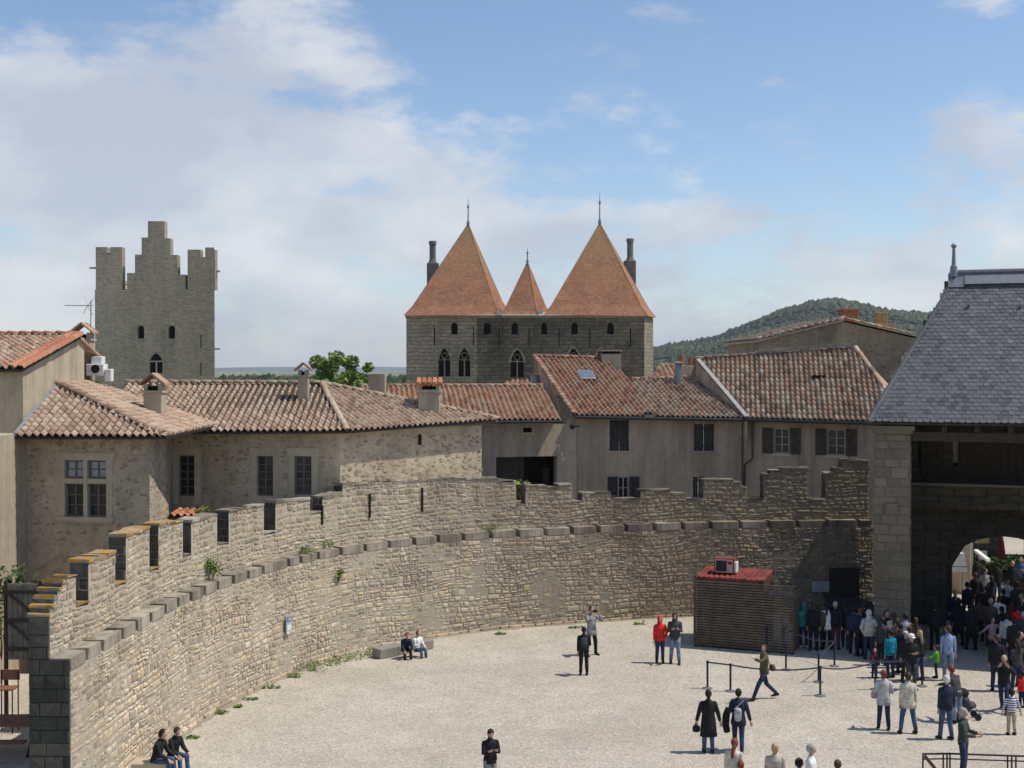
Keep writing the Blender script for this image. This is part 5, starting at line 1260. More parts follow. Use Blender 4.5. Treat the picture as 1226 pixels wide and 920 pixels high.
for px, py, h, w, lab in ((352,811,.20,.4,'small green weed tuft at the left end of the long weed strip'),(371,804,.26,.8,'leafy weed in the left half of the weed strip at the wall foot'),(385,799,.30,.9,'bushiest weed in the middle of the strip at the wall foot'),(398,796,.26,.8,'weed in the right half of the strip at the wall foot'),(411,792,.26,.8,'low weed near the right end of the strip at the wall foot'),(428,789,.28,.7,'last low weed of the strip before the stone bench'),(446,784,.36,.5,'upright green weed touching the left end of the stone bench'),(325,824,.10,.5,'tiny weed on the gravel left of the long weed strip'),(300,838,.08,.4,'tiny weed at the wall foot below the blue notice'),(598,760,.10,.4,'tiny weed at the wall foot right of the bench'),(690,752,.10,.5,'tiny weed at the wall foot behind the photographer'),(766,748,.15,.4,'tiny weed at the wall foot left of the red jacket'),(265,855,.14,.35,'small weed at the wall foot above the seated pair'),(283,847,.10,.3,'very small weed just right of another at the left wall foot'),(232,884,.10,.3,'lowest tiny weed by the seated pair at bottom left')):
    c = G(px, py); m2 = MB()
    for k in range(9): leaf_clump(m2, c + Vector((ru(-w,w)*.5, ru(-w,w)*.22, h*ru(.1,.6))), h*ru(.3,.7), 16, .045, (1.6,1.2,1))
    o_ = thing('weed_tuft', lab, 'weeds'); m2.obj('leaves', M['leaf'], o_, kind='stuff'); tag(o_, lab, 'weeds', 'weeds at the foot of the curved wall')

# ---------------------------------------------------------------- slatted shelter with red container
sh = thing('slatted_shelter', 'brown slatted wooden screen around a red metal cabin standing against the curved wall', 'kiosk')
sA, sB, sC = G(830.5, 774), G(913, 779.5), G(950, 784)
Hs = 2.52
uS = (sC-sA).normalized(); LS = (sC-sA).length; Lb = (sB-sA).length
fS = frame_map(sA, uS)
ns = 25
for k in range(ns):
    z = .08 + (Hs-.08)*k/ns; m2 = MB()
    bar3(fS, 0, LS, 0, .058, 0, .035, m2)
    if k % 2 == 0: pass
    link('slat', m2.mesh('slat', M['slat'] if k % 5 else M['slat']), sh, loc=(0,0,z)); 
for a in (.02, LS*.25, LS*.5, Lb, LS*.88, LS-.06):
    m2 = MB(); bar3(fS, a, a+.06, 0, Hs+.12, -.07, -.003, m2); m2.obj('upright', M['timber'], sh)
nS = Vector((-uS.y, uS.x, 0))
fS2 = frame_map(sA + nS*2.4, -nS)
for k in range(ns):
    z = .08 + (Hs-.08)*k/ns; m2 = MB(); bar3(fS2, 0, 2.33, 0, .058, 0, .03, m2); link('side_slat', m2.mesh('slat', M['slat']), sh, loc=(0,0,z))
fS3 = frame_map(sC, nS)
for k in range(ns-3):
    z = .08 + (Hs-.08)*k/ns; m2 = MB(); bar3(fS3, 0.04, 1.9, 0, .058, 0, .03, m2); link('side_slat', m2.mesh('slat', M['slat']), sh, loc=(0,0,z))
m2 = MB(); f = lambda a, b, z: sA + uS*a + nS*b + Vector((0,0,z))
def sbox(mbx, a0, a1, b0, b1, z0, z1, mat=0):
    mbx.add([f(a0,b0,z0), f(a1,b0,z0), f(a1,b1,z0), f(a0,b1,z0), f(a0,b0,z1), f(a1,b0,z1), f(a1,b1,z1), f(a0,b1,z1)], [(0,3,2,1),(4,5,6,7),(0,1,5,4),(1,2,6,5),(2,3,7,6),(3,0,4,7)], mat)
sbox(m2, .12, Lb, .15, 2.3, .05, 2.5); sbox(m2, .06, Lb+.04, .09, .2, 2.48, 2.60); sbox(m2, .06, Lb+.04, 2.25, 2.36, 2.48, 2.66); m2.obj('cabin', M['rust'], sh)
m2 = MB(); m2.add([f(.06,.06,2.60), f(Lb+.04,.06,2.60), f(Lb+.04,2.0,2.70), f(.06,2.0,2.70), f(.06,.06,2.5), f(Lb+.04,.06,2.5), f(Lb+.04,2.0,2.6), f(.06,2.0,2.6)], [(0,1,2,3),(4,5,1,0),(5,6,2,1),(7,4,0,3),(6,7,3,2),(7,6,5,4)])
for k in range(12):
    a = .15 + k*(Lb-.2)/12; m2.add([f(a,.055,2.605), f(a+.06,.055,2.605), f(a+.06,2.0,2.705), f(a,2.0,2.705), f(a+.01,.055,2.64), f(a+.05,.055,2.64), f(a+.05,2.0,2.74), f(a+.01,2.0,2.74)], [(4,5,6,7),(0,1,5,4),(1,2,6,5),(3,0,4,7)])
m2.obj('cabin_roof', M['red'], sh)
m2 = MB(); sbox(m2, Lb+.1, LS+.05, .3, 1.2, 2.0, 2.06); m2.obj('side_shelf', M['slatg'], sh)
acr = thing('roof_air_unit', 'red framed air conditioning unit on the red cabin roof', 'air conditioner')
m2 = MB(); sbox(m2, .62, 1.36, .65, 1.2, 2.68, 3.24, 0); m2.obj('casing', M['red'], acr)
m2 = MB(); sbox(m2, .66, 1.32, .62, .648, 2.72, 3.20); m2.obj('front_panel', m_flat('pale_pink_metal', (.55,.36,.34), .5), acr)
m2 = MB(); sbox(m2, .70, 1.10, .60, .618, 2.77, 3.16); m2.obj('fan_grille', M['iron'], acr)
m2 = MB(); sbox(m2, 1.15, 1.29, .60, .618, 3.03, 3.14); m2.obj('control_box', M['red'], acr)
m2 = MB(); sbox(m2, 1.365, 1.44, .7, 1.1, 2.72, 3.1); m2.obj('side_valve', M['white'], acr)

cn = thing('dark_canopy', 'dark sloping canopy and doorway in the shaded wall behind the queue', 'canopy')
m2 = MB(); p0, p1 = P(984, 712, 51.5), P(1044, 722, 50.8); m2.prism([p0, p1, p1+Vector((0,-1.2,-.35)), p0+Vector((0,-1.2,-.35))], (0,0,.06)); m2.obj('awning', M['iron'], cn)
m2 = MB(); a_, b_ = s_at(992, 0), s_at(1028, 0); band(m2, a_, b_, -.14, -.10, 0, 1.9, 1.9); m2.obj('door', M['timber'], cn)

# ---------------------------------------------------------------- left foreground: wooden gate, tables
wg = thing('wooden_gate', 'weathered grey plank gate with iron braces standing open by the wall end at left', 'gate')
YW = 33.5; p0, p1 = P(9, 790, YW), P(46, 700, YW); w_ = (p1.x-p0.x)/6
for k in range(6):
    m2 = MB(); m2.box(p0.x+w_*k+.006, p0.x+w_*(k+1)-.006, YW, YW+.05, p0.z, p1.z+ru(-.03,.03), 0, rnd()); m2.obj('plank', M['slatg'], wg)
for z in (.12, .5, .88):
    m2 = MB(); zz = p0.z+(p1.z-p0.z)*z; m2.box(p0.x, p1.x, YW-.05, YW-.004, zz, zz+.1); m2.obj('rail', M['timber'], wg)
for z0, z1 in ((.14,.5),(.52,.88)):
    m2 = MB(); za, zb = p0.z+(p1.z-p0.z)*z0, p0.z+(p1.z-p0.z)*z1; m2.prism([(p0.x,YW-.05,zb), (p0.x+.1,YW-.05,zb), (p1.x,YW-.05,za+.1), (p1.x-.1,YW-.05,za+.1)], (0,.045,0)); m2.obj('brace', M['timber'], wg)
m2 = MB(); m2.box(p0.x-.09, p0.x-.01, YW-.02, YW+.08, 0, p1.z+.1); m2.box(p1.x+.01, p1.x+.09, YW-.02, YW+.08, 0, p1.z+.1); m2.obj('gate_posts', M['timber'], wg, kind='stuff')
tb = thing('brown_table', 'red brown picnic table behind the end of the wall at the bottom left', 'table')
tc = P(12, 862, 31.0); tz = tc.z; T0 = Vector((tc.x, 31, tz))
for k in range(6):
    m2 = MB(); m2.box(T0.x-.9, T0.x+.75, T0.y-.5+k*.17, T0.y-.5+k*.17+.155, tz-.04, tz, 0, rnd()); m2.obj('plank', M['table'], tb)
for sx in (-.8, .6):
    m2 = MB(); m2.tube([(T0.x+sx, T0.y-.45, tz-.8), (T0.x+sx, T0.y+.1, tz-.04)], .035, 6); m2.obj('leg', M['iron'], tb); m2 = MB(); m2.tube([(T0.x+sx, T0.y+.4, tz-.8), (T0.x+sx, T0.y-.1, tz-.04)], .035, 6); m2.obj('leg', M['iron'], tb)
m2 = MB(); m2.box(T0.x-.9, T0.x+.7, T0.y-1.0, T0.y-.72, tz-.32, tz-.28); m2.obj('seat', M['table'], tb)
# raised terrace under them
m2 = MB(); m2.box(-18, -10.85, 24, 39.0, 0.001, tz-.8); o_ = m2.obj('terrace', M['ground'], kind='structure')
ch = thing('red_chair', 'reddish brown metal chair standing behind the picnic table at the left edge', 'chair')
m2 = MB(); q = P(4, 826, 32.5); m2.box(q.x-.25, q.x+.25, 32.5, 32.95, q.z-.03, q.z); m2.obj('seat', M['table'], ch)
m2 = MB(); m2.box(q.x-.25, q.x+.25, 32.93, 32.97, q.z+.15, q.z+.42); m2.obj('backrest', M['table'], ch)
for dx in (-.22,.22):
    for dy in (.03,.42): m2 = MB(); m2.tube([(q.x+dx, 32.5+dy, tz-.8), (q.x+dx, 32.5+dy, q.z+(.4 if dy > .3 else 0))], .018, 6); m2.obj('leg', M['iron'], ch)

# stone bench and low block by the wall
b1 = MB(); A_, B_ = G(455, 790), G(516, 778); uu = (B_-A_).normalized(); L_ = (B_-A_).length; Mx = Matrix.Translation(A_) @ Matrix(((uu.x,-uu.y,0,0),(uu.y,uu.x,0,0),(0,0,1,0),(0,0,0,1)))
bn = thing('stone_bench', 'low dark stone bench at the wall foot with two people on it', 'bench')
b1.bev(0, L_*.36, 0, .5, 0, .36, .03, M=Mx); b1.obj('block', M['bench'], bn); b1 = MB(); b1.bev(L_*.37, L_*1.08, .05, .5, 0, .34, .03, M=Mx); b1.obj('block', M['bench'], bn)
bn2 = thing('pale_bench', 'pale stone seat at the very bottom left under two seated people in dark jackets', 'bench')
sp = G(176, 931, 0); b1 = MB(); b1.bev(sp.x-.5, sp.x+.62, sp.y-.2, sp.y+.3, 0, .42, .03); b1.obj('block', M['surr'], bn2)
b1 = MB(); m_ = G(157, 925); b1.bev(m_.x-.14, m_.x+.12, m_.y-.1, m_.y+.15, 0, .62, .06); tag(b1.obj('litter_bin', M['rust']), 'small dark rusty bin at the left of the pale stone seat', 'bin')

# ---------------------------------------------------------------- belt barriers and metal railing
posts = {}
def post(px, py, h, key, label):
    c = G(px, py); t = thing('barrier_post', label, 'barrier post', 'belt barrier posts around the queue')
    t.location = c
    m2 = MB(); m2.tube([(0,0,.0), (0,0,.02), (0,0,.05)], [.17,.17,.03], 14); m2.obj('base', M['baseg'], t)
    m2 = MB(); m2.tube([(0,0,.04), (0,0,h-.08)], .034, 10); m2.obj('pole', M['navy'], t)
    m2 = MB(); m2.tube([(0,0,h-.085), (0,0,h-.01), (0,0,h)], [.045,.045,.03], 10); m2.obj('belt_head', M['navy'], t); posts[key] = c + Vector((0,0,h-.05))
PS = [(847,824.5,.90,'a','first belt barrier post from the left, in front of the slatted shelter'),(874.5,828,.90,'b','second belt barrier post from the left, in front of the slatted shelter'),
 (941,802.5,.92,'c','belt barrier post just right of the walking person in olive'),(982,833.5,.95,'d','front belt barrier post nearest the camera, between the walker and the queue'),(980,817,.95,'e','belt barrier post right behind the front one'),
 (999,798,.92,'f','belt barrier post at the edge of the shade before the queue'),(918,781.5,.95,'g','left belt barrier post against the slatted shelter'),(938.5,781,.95,'h','right belt barrier post against the slatted shelter'),
 (1048,826,.95,'i','belt barrier post under the woman with the pushchair'),(1104,822,.95,'j','belt barrier post behind the man in black with white hat')]
for q in PS: post(*q)
def belt(a, b, sag, label):
    A_, B_ = posts[a] if isinstance(a, str) else a, posts[b] if isinstance(b, str) else b; m2 = MB(); n = 8
    pts = [A_.lerp(B_, i/n) - Vector((0,0,sag*4*(i/n)*(1-i/n))) for i in range(n+1)]
    for i in range(n):
        p, q = pts[i], pts[i+1]; hz = Vector((0,0,.024)); d = (q-p); s_ = Vector((-d.y, d.x, 0)).normalized()*.003
        m2.add([p-hz-s_, q-hz-s_, q+hz-s_, p+hz-s_, p-hz+s_, q-hz+s_, q+hz+s_, p+hz+s_], [(0,1,2,3),(7,6,5,4),(3,2,6,7),(0,4,5,1)])
    tag(m2.obj('barrier_belt', M['belt']), label, 'barrier belt', 'belts stretched between the barrier posts')
belt('a','b',.0,'short taut belt between the two left barrier posts'); belt('b','d',.12,'long belt running behind the walking person in olive'); belt('e','f',.06,'bluish belt running back to the post by the shade')
belt('d','i',.12,'long sagging belt running right from the front post'); belt('i','j',.03,'belt in front of the crowd at the pier'); belt('h','f',.15,'belt sagging between the shelter and the queue')
rl = thing('metal_railing', 'dark metal railing at the bottom right corner with a man leaning over it', 'railing')
rp = [P(1105, 903, 31.5), P(1135, 902.5, 31.6), P(1206, 905, 31.9), P(1240, 906, 32.0)]
m2 = MB(); m2.tube(rp, .025, 6); m2.obj('top_rail', M['iron'], rl); m2 = MB(); m2.tube([p - Vector((0,0,.13)) for p in rp], .018, 6); m2.obj('lower_rail', M['iron'], rl)
for px in (1105, 1129, 1133.5, 1137, 1206, 1211, 1216):
    p = rp[0].lerp(rp[-1], (px-1105)/135); m2 = MB(); m2.tube([Vector((p.x,p.y,0)), p], .022, 6); m2.obj('post', M['iron'], rl)
m2 = MB(); p = rp[0]; m2.tube([p + Vector((.05,0,-.05)), p + Vector((.55,-.9,-.75))], .05, 4); m2.obj('stay', M['rust'], rl)

# ---------------------------------------------------------------- what shows through the arch
bs = thing('street_building', 'dark shaded building seen through the gate arch behind the crowd', 'building')
m2 = MB(); panel(m2, Vector((20.6, 63.5, 0)), Vector((1,-.15,0)), 40, 9.0, [(4,5.2,1,3,.5),(9,10.2,1,3,.5),(4,5,5,6.5),(9,10,5,6.5)], .3); m2.obj('wall', M['gatewall'], bs)
sbn = thing('stone_gate_pier', 'narrow sunlit stone pier just inside the left edge of the arch', 'pier')
m2 = MB(); p = P(1149, 700, 57.5); q = P(1163, 650, 57.5); m2.bev(p.x, q.x, 57.5, 58.8, 0, 4.6, .04); m2.obj('shaft', M['surr'], sbn)
m2 = MB(); m2.box(p.x-.1, q.x+.1, 57.4, 58.9, 4.601, 4.8); m2.obj('cap', M['surr'], sbn)
for i, (a, b, y0, y1, Y, lab) in enumerate(((1142.5,1155,663,685,55.6,'white hanging cloth canopy at the left edge of the arch opening'),)):
    t = thing('white_canopy', lab, 'canopy'); p0, p1 = P(a, y1, Y), P(b, y0, Y); m2 = MB()
    m2.prism([p0+Vector((-.05,0,.0)), Vector((p1.x+.12,Y,p0.z)), p1, Vector((p0.x,Y,p1.z))], (0,.5,0)); m2.obj('cloth', M['white'], t)
    m2 = MB(); m2.box(p0.x-.06, p1.x+.13, Y-.02, Y+.52, p0.z+.22, p0.z+.26); m2.obj('trim', M['slatg'], t)
    m2 = MB(); m2.tube([Vector((p1.x,Y+.3,0)), Vector((p1.x,Y+.3,p1.z))], .03, 6); m2.obj('pole', M['zinc'], t)
ps = thing('maroon_parasol', 'closed maroon parasol standing beyond the arch', 'parasol'); p0 = P(1199, 672, 60); m2 = MB(); m2.tube([Vector((p0.x,60,0)), Vector((p0.x,60,2.55))], .03, 6); m2.obj('pole', M['timber'], ps)
m2 = MB(); m2.tube([(p0.x,60,1.2),(p0.x,60,1.4),(p0.x,60,2.0),(p0.x,60,2.5)], [.08,.20,.13,.03], 9); m2.obj('cloth', m_flat('maroon_cloth', (.07,.008,.012), .8), ps, True)
ws = thing('wooden_sign', 'brown wooden hanging sign over the street beyond the arch', 'sign'); m2 = MB(); p0, p1 = P(1167,651,61), P(1184,643,61); m2.bev(p0.x, p1.x, 61, 61.1, p0.z, p1.z, .02); m2.obj('board', M['ochre'], ws); m2 = MB(); m2.tube([Vector((p0.x,61.05,0)), Vector((p0.x,61.05,p1.z+.1))], .04, 6); m2.tube([Vector((p0.x,61.05,p1.z+.08)), Vector((p1.x+.1,61.05,p1.z+.08))], .03, 6); m2.obj('post', M['iron'], ws)
t = thing('slanted_awning', 'white slanted awning edge beyond the arch with a pale signboard above', 'awning'); m2 = MB(); p0, p1 = P(1166,661,60), P(1181,673,58.5); m2.prism([p0, p1, p1+Vector((.22,.1,0)), p0+Vector((.22,.1,0))], (0,0,.12)); m2.obj('cloth', M['white'], t)
m2 = MB(); p0, p1 = P(1172,670,60.5), P(1182,660,60.5); m2.box(p0.x, p1.x, 60.5, 60.56, p0.z, p1.z); m2.obj('signboard', M['signg'], t)
m2 = MB(); p0 = P(1163, 735, 58); m2.tube([Vector((p0.x,58,0)), Vector((p0.x,58,2.5))], .06, 6); m2.obj('pole', M['framew'], t)
for i, (px, Y) in enumerate(((1200,62),(1228,60.5),(1182,62.6))):
    tree('street_tree', ('dark leafy tree beyond the arch behind the white shirted walker','dark leafy tree beyond the arch at the right edge','dark leafy tree beyond the arch behind the awning')[i], px, 668, 705, Y, 90, M['leafd'], 2500, .22)

# ---------------------------------------------------------------- people
PM = {}
def cm(name, col, rough=.85):
    if name not in PM: PM[name] = m_flat(name, tuple(c*1.15+.004 for c in col), rough, 0, .5, 9)
    return PM[name]
skin_m = m_flat('skin', (.50,.30,.22), .55, 0, .1); skin_d = m_flat('tanned_skin', (.36,.20,.14), .55, 0, .1)
CL = dict(black=(.012,.012,.014), navy=(.015,.02,.045), jeans=(.05,.085,.17), djeans=(.02,.032,.075), ljeans=(.17,.22,.30), grey=(.25,.25,.26), dgrey=(.05,.05,.055), white=(.72,.71,.69), cream=(.55,.50,.40), beige=(.42,.37,.30), khaki=(.40,.34,.24),
 red=(.60,.02,.02), teal=(.01,.22,.32), green=(.10,.45,.04), olive=(.075,.075,.035), blue=(.25,.33,.50), pink=(.42,.25,.28), brown=(.10,.06,.04), maroon=(.09,.02,.03), aqua=(.03,.25,.26), dgreen=(.04,.055,.045), lgrey=(.42,.41,.41))
HC = dict(black=(.010,.009,.009), brown=(.05,.028,.016), redh=(.16,.04,.02), blond=(.42,.30,.16), greyh=(.35,.33,.31), whiteh=(.62,.61,.58))
def cl(c): return cm('cloth_' + c, CL[c])
def hr_(c): return cm('hair_' + c, HC[c], .6)
m_str = NT('navy_white_stripes'); g_ = m_str.new('ShaderNodeTexCoord'); sp_ = m_str.new('ShaderNodeSeparateXYZ'); m_str.L.new(g_.outputs['Object'], sp_.inputs[0])
k_ = m_str.math('GREATER_THAN', m_str.math('FRACT', m_str.math('MULTIPLY', sp_.outputs['Z'], 11.5)), .5); m_str.out(m_str.mix(k_, (.03,.04,.12), (.75,.75,.75))); PM['cloth_stripe'] = m_str.m; CL['stripe'] = (.3,.3,.3)
def pose_joints(arms, legs, lean):
    J = {}; lx, ly = lean
    if legs == 'sit': hz = .50
    else: hz = .93
    J['pelvis'] = Vector((0, 0, hz)); d = Vector((lx, ly, 1)).normalized()
    J['waist'] = J['pelvis'] + d*.14; J['chest'] = J['pelvis'] + d*.34; J['neck'] = J['pelvis'] + d*.53; 
    for s, n in ((1,'r'),(-1,'l')):
        sh = J['pelvis'] + d*.455 + Vector((.165*s, 0, 0)); J['sh'+n] = sh
        up, fo = arms[0] if s > 0 else arms[1]
        up = Vector((up[0]*s, up[1], up[2])).normalized(); fo = Vector((fo[0]*s, fo[1], fo[2])).normalized()
        J['el'+n] = sh + up*.285; J['wr'+n] = J['el'+n] + fo*.25; J['fd'+n] = fo
        hip = J['pelvis'] + Vector((.09*s, 0, -.03)); J['hip'+n] = hip
        if legs == 'stand': k, a = Vector((.10*s,-.02,.48)), Vector((.115*s,.02,.08))
        elif legs == 'apart': k, a = Vector((.16*s,-.03,.48)), Vector((.22*s,.03,.08))
        elif legs == 'relax': k, a = Vector((.11*s,-.02-.05*(s>0),.48)), Vector((.14*s,.04-.12*(s>0),.08))
        elif legs == 'walk':
            k, a = (Vector((.09*s,-.20,.50)), Vector((.08*s,-.30,.08))) if s > 0 else (Vector((.09*s,.06,.48)), Vector((.08*s,.36,.13)))
        elif legs == 'stride':
            k, a = (Vector((.09*s,-.24,.52)), Vector((.08*s,-.42,.08))) if s > 0 else (Vector((.09*s,.12,.48)), Vector((.08*s,.48,.14)))
        else: k, a = Vector((.12*s,-.42,.50)), Vector((.13*s,-.46,.08))
        J['kn'+n] = k; J['an'+n] = a
    return J
ARM = {'down': ((.12,.03,-1),(.04,-.15,-1)), 'pocket': ((.38,.18,-1),(-.45,-.35,-1)), 'bent': ((.18,-.05,-1),(-.55,-.8,.25)), 'camera': ((.45,-.65,-.45),(-.75,-.35,.9)), 'phone': ((.15,-.3,-1),(-.35,-.75,.35)),
 'out': ((.9,-.1,-.55),(.75,-.2,-.3)), 'hold': ((.35,0,-1),(.25,-.05,-1)), 'wave': ((.35,-.85,-.35),(.1,-.8,.35)), 'push': ((.1,-.6,-.8),(0,-.95,-.3)), 'knee': ((.1,-.45,-1),(-.1,-.85,-.45)), 'rest': ((.25,-.35,-1),(-.35,-.9,-.05)), 'bagarm': ((.25,.05,-1),(-.1,-.9,.1))}
def skin_mesh(nodes, edges, root, sub=1):
    me = bpy.data.meshes.new('tmp'); me.from_pydata([n[0] for n in nodes], edges, []); o = bpy.data.objects.new('tmp', me); COL.objects.link(o)
    md = o.modifiers.new('s', 'SKIN'); md.branch_smoothing = .2
    for i, v in enumerate(me.skin_vertices[0].data):
        r = nodes[i][1]; v.radius = r if hasattr(r, '__len__') else (r, r); v.use_root = (i == root)
    m2 = o.modifiers.new('u', 'SUBSURF'); m2.levels = sub; m2.render_levels = sub
    return o
def body_nodes(J, facey):
    N_ = []; E = []
    def nd(p, r): N_.append((tuple(p), r)); return len(N_)-1
    pv = nd(J['pelvis'], .11); ws = nd(J['waist'], .10); ch = nd(J['chest'], .12); nk = nd(J['neck'], .055); E += [(pv,ws),(ws,ch),(ch,nk)]
    hd = J['headc']; hb = nd(hd + Vector((0,.01,-.10)), .055); E.append((nk,hb))
    for n in 'rl':
        s_ = nd(J['sh'+n], .052); e_ = nd(J['el'+n], .040); w_ = nd(J['wr'+n], .026); E += [(ch,s_),(s_,e_),(e_,w_)]
        fd = J['fd'+n]; side = fd.cross(Vector((0,1,.3))).normalized(); up = side.cross(fd).normalized()
        pm = nd(J['wr'+n] + fd*.055, (.034,.02)); E.append((w_,pm))
        for k, (off, L_) in enumerate(((-.027,.062),(-.009,.075),(.009,.080),(.027,.068))):
            kn = nd(J['wr'+n] + fd*.095 + side*off, .0095); t1 = nd(J['wr'+n] + fd*(.095+L_*.55) + side*off*1.1 + up*.008, .0085); t2 = nd(J['wr'+n] + fd*(.095+L_*.92) + side*off + up*.026, .0075); E += [(pm,kn),(kn,t1),(t1,t2)]
        sg = 1 if n == 'r' else -1
        th = nd(J['wr'+n] + fd*.05 - side*.042, .011); t2 = nd(J['wr'+n] + fd*.09 - side*.058 + up*.015, .0095); E += [(pm,th),(th,t2)]
        h_ = nd(J['hip'+n], .085); k_ = nd(J['kn'+n], .055); a_ = nd(J['an'+n], .038); f_ = nd(J['an'+n] + Vector((0,-.13,-.045)), .032); E += [(pv,h_),(h_,k_),(k_,a_),(a_,f_)]
    return N_, E
def head_mesh(mb, c, M_):
    """shaped head: skull, jaw, nose, ears"""
    seg, rings = 14, 11; vs = []
    for i in range(rings+1):
        th = math.pi*i/rings
        for k in range(seg):
            ph = 2*math.pi*k/seg; x, y, z = math.sin(th)*math.cos(ph), math.sin(th)*math.sin(ph), math.cos(th)
            w = .080*(1 - .25*max(0,-z)); dpt = .100*(1 - .15*max(0,-z)); p = Vector((x*w, y*dpt - .014*max(0,-z), z*.118))
            if y < -.8 and abs(x) < .35 and -.35 < z < .1: p.y -= .018*(1 - abs(z+.15)*2.2)
            vs.append(c + M_ @ p)
    fs = []
    for i in range(rings):
        for k in range(seg):
            k2 = (k+1) % seg; fs.append((i*seg+k, (i+1)*seg+k, (i+1)*seg+k2, i*seg+k2))
    mb.add(vs, fs)
    for s in (-1, 1): mb.ball(c + M_ @ Vector((.074*s,.008,-.01)), .024, 6, 4, sc=(.4,.8,1.1))
    mb.ball(c + M_ @ Vector((0,-.103,-.018)), .014, 6, 4, sc=(.8,1,1.4))
def ell_loft(mb, rings, seg=14, fold=.006, capt=True, capb=True):
    vs = []
    for (c, rx, ry, ax) in rings:
        a = Vector(ax).normalized() if ax is not None else Vector((1,0,0)); 
        b = Vector((0,0,1)).cross(a).normalized()
        for k in range(seg):
            t = 2*math.pi*k/seg; f = 1 + (mnoise.noise(Vector((c[0]*9+math.cos(t)*1.7, c[2]*7, math.sin(t)*1.7))))*fold*8
            vs.append(Vector(c) + a*(rx*f*math.cos(t)) + b*(ry*f*math.sin(t)))
    n = len(rings); fs = []
    for i in range(n-1):
        for k in range(seg): k2 = (k+1) % seg; fs.append((i*seg+k, i*seg+k2, (i+1)*seg+k2, (i+1)*seg+k))
    if capb: fs.append(tuple(range(seg-1,-1,-1)))
    if capt: fs.append(tuple(range((n-1)*seg, n*seg)))
    mb.add(vs, fs)
def limb(mb, pts, rad, seg=9):
    P_ = []; R_ = []
    for i in range(len(pts)-1):
        for t in ((0,.5) if i < len(pts)-2 else (0,.5,1)):
            P_.append(Vector(pts[i]).lerp(Vector(pts[i+1]), t)); R_.append((rad[i]*(1-t)+rad[i+1]*t)*ru(.95,1.07))
    mb.tube(P_, R_, seg)
pending = []
def person(px, py, h, face, label, top='jacket', tc='black', bc='djeans', hair='short', hc='brown', arms=('down','down'), legs='stand', lean=(0,0), shoes='black', headturn=0, nod=0, at=None, group=None, hat=None, sk=None, extra=None, base_z=0):
    """px,py: feet in the photograph; h: height; face: degrees, 0 = facing the camera"""
    t = thing('person', label, 'person', group); loc = Vector(at) if at is not None else G(px, py, base_z); t.location = loc; t.rotation_euler = (0,0,R(face)); k = h/1.72; t.scale = (k,k,k)
    if h < 1.4: t.scale = (k*1.06,k*1.06,k)
    J = pose_joints((ARM[arms[0]], ARM[arms[1]]), legs, lean)
    nz = Matrix.Rotation(R(headturn), 3, 'Z') @ Matrix.Rotation(R(nod), 3, 'X')
    J['headc'] = J['neck'] + Vector((lean[0]*.1, lean[1]*.12 - .012, .165 if h >= 1.4 else .17)) + nz @ Vector((0,0,0)) + Vector((0,-abs(nod)*.0012, -abs(nod)*.0006))
    sm = sk or skin_m; hs = 1.0 if h >= 1.4 else 1.2
    HM = nz @ Matrix.Scale(hs, 3)
    N_, E = body_nodes(J, 0); pending.append((skin_mesh(N_, E, 0), t, sm, J, HM))
    # trousers
    m = MB(); p = J['pelvis']
    if legs != 'sit':
        ell_loft(m, [(p+Vector((0,0,-.10)), .155,.115,None), (p+Vector((0,0,-.02)), .168,.122,None), (p+Vector((0,.0,.06)), .155,.112,None), (J['waist'], .145,.10,None)])
    else: ell_loft(m, [(p+Vector((0,0,-.10)), .16,.15,None), (p+Vector((0,0,.0)), .17,.14,None), (J['waist'], .148,.11,None)])
    short = (bc == 'shorts')
    for n in 'rl':
        kn, an = J['kn'+n], J['an'+n]; end = kn.lerp(an, .93) if not short else J['hip'+n].lerp(kn, .85)
        if short: limb(m, [J['hip'+n], end], [.098,.085])
        else: limb(m, [J['hip'+n], kn, end], [.096,.070,.056])
    link('trousers', m.mesh('trousers', cl('grey') if short else cl(bc), True), t)
    for n in 'rl':
        m = MB(); an = J['an'+n]; m.tube([an+Vector((0,.07,-.03)), an+Vector((0,.055,-.02)), an+Vector((0,-.02,-.012)), an+Vector((0,-.11,-.04)), an+Vector((0,-.19,-.055)), an+Vector((0,-.215,-.06))], [(.02,.02),(.044,.048),(.048,.056),(.050,.036),(.042,.024),(.015,.012)], 9)
        for i, v in enumerate(m.v): m.v[i] = (v[0], v[1], max(v[2], an.z-.078))
        link('shoe', m.mesh('shoe', cl(shoes), True), t)
    # top garment
    m = MB(); d = (J['neck']-p).normalized(); A_ = J['shr']-J['shl']
    hem = {'jacket': -.10, 'shirt': -.05, 'coat': -.46, 'long': -.20, 'tee': -.05}[top]; bulk = {'jacket':1.08,'shirt':.95,'coat':1.12,'long':1.08,'tee':.93}[top]
    rg = []
    if legs == 'sit': hem = max(hem, -.06)
    if hem < -.15: rg += [(p+Vector((0,0,hem)), .215*bulk if top == 'coat' else .19, .17 if top == 'coat' else .14, A_), (p+Vector((0,0,hem*.5)), .195*bulk, .145, A_)]
    else: rg += [(p+Vector((0,0,hem)), .17*bulk,.128,A_)]
    rg += [(p+d*.02, .172*bulk,.13,A_), (J['waist'], .158*bulk,.118,A_), (p+d*.26, .172*bulk,.122,A_), (J['chest']+d*.03, .182*bulk,.125,A_), (p+d*.42, .180*bulk,.112,A_), (p+d*.465, .158*bulk,.098,A_), (p+d*.50, .118,.082,A_), (p+d*.53, .074,.07,A_), (p+d*.56,.062,.062,A_)]
    ell_loft(m, rg, 16, .008)
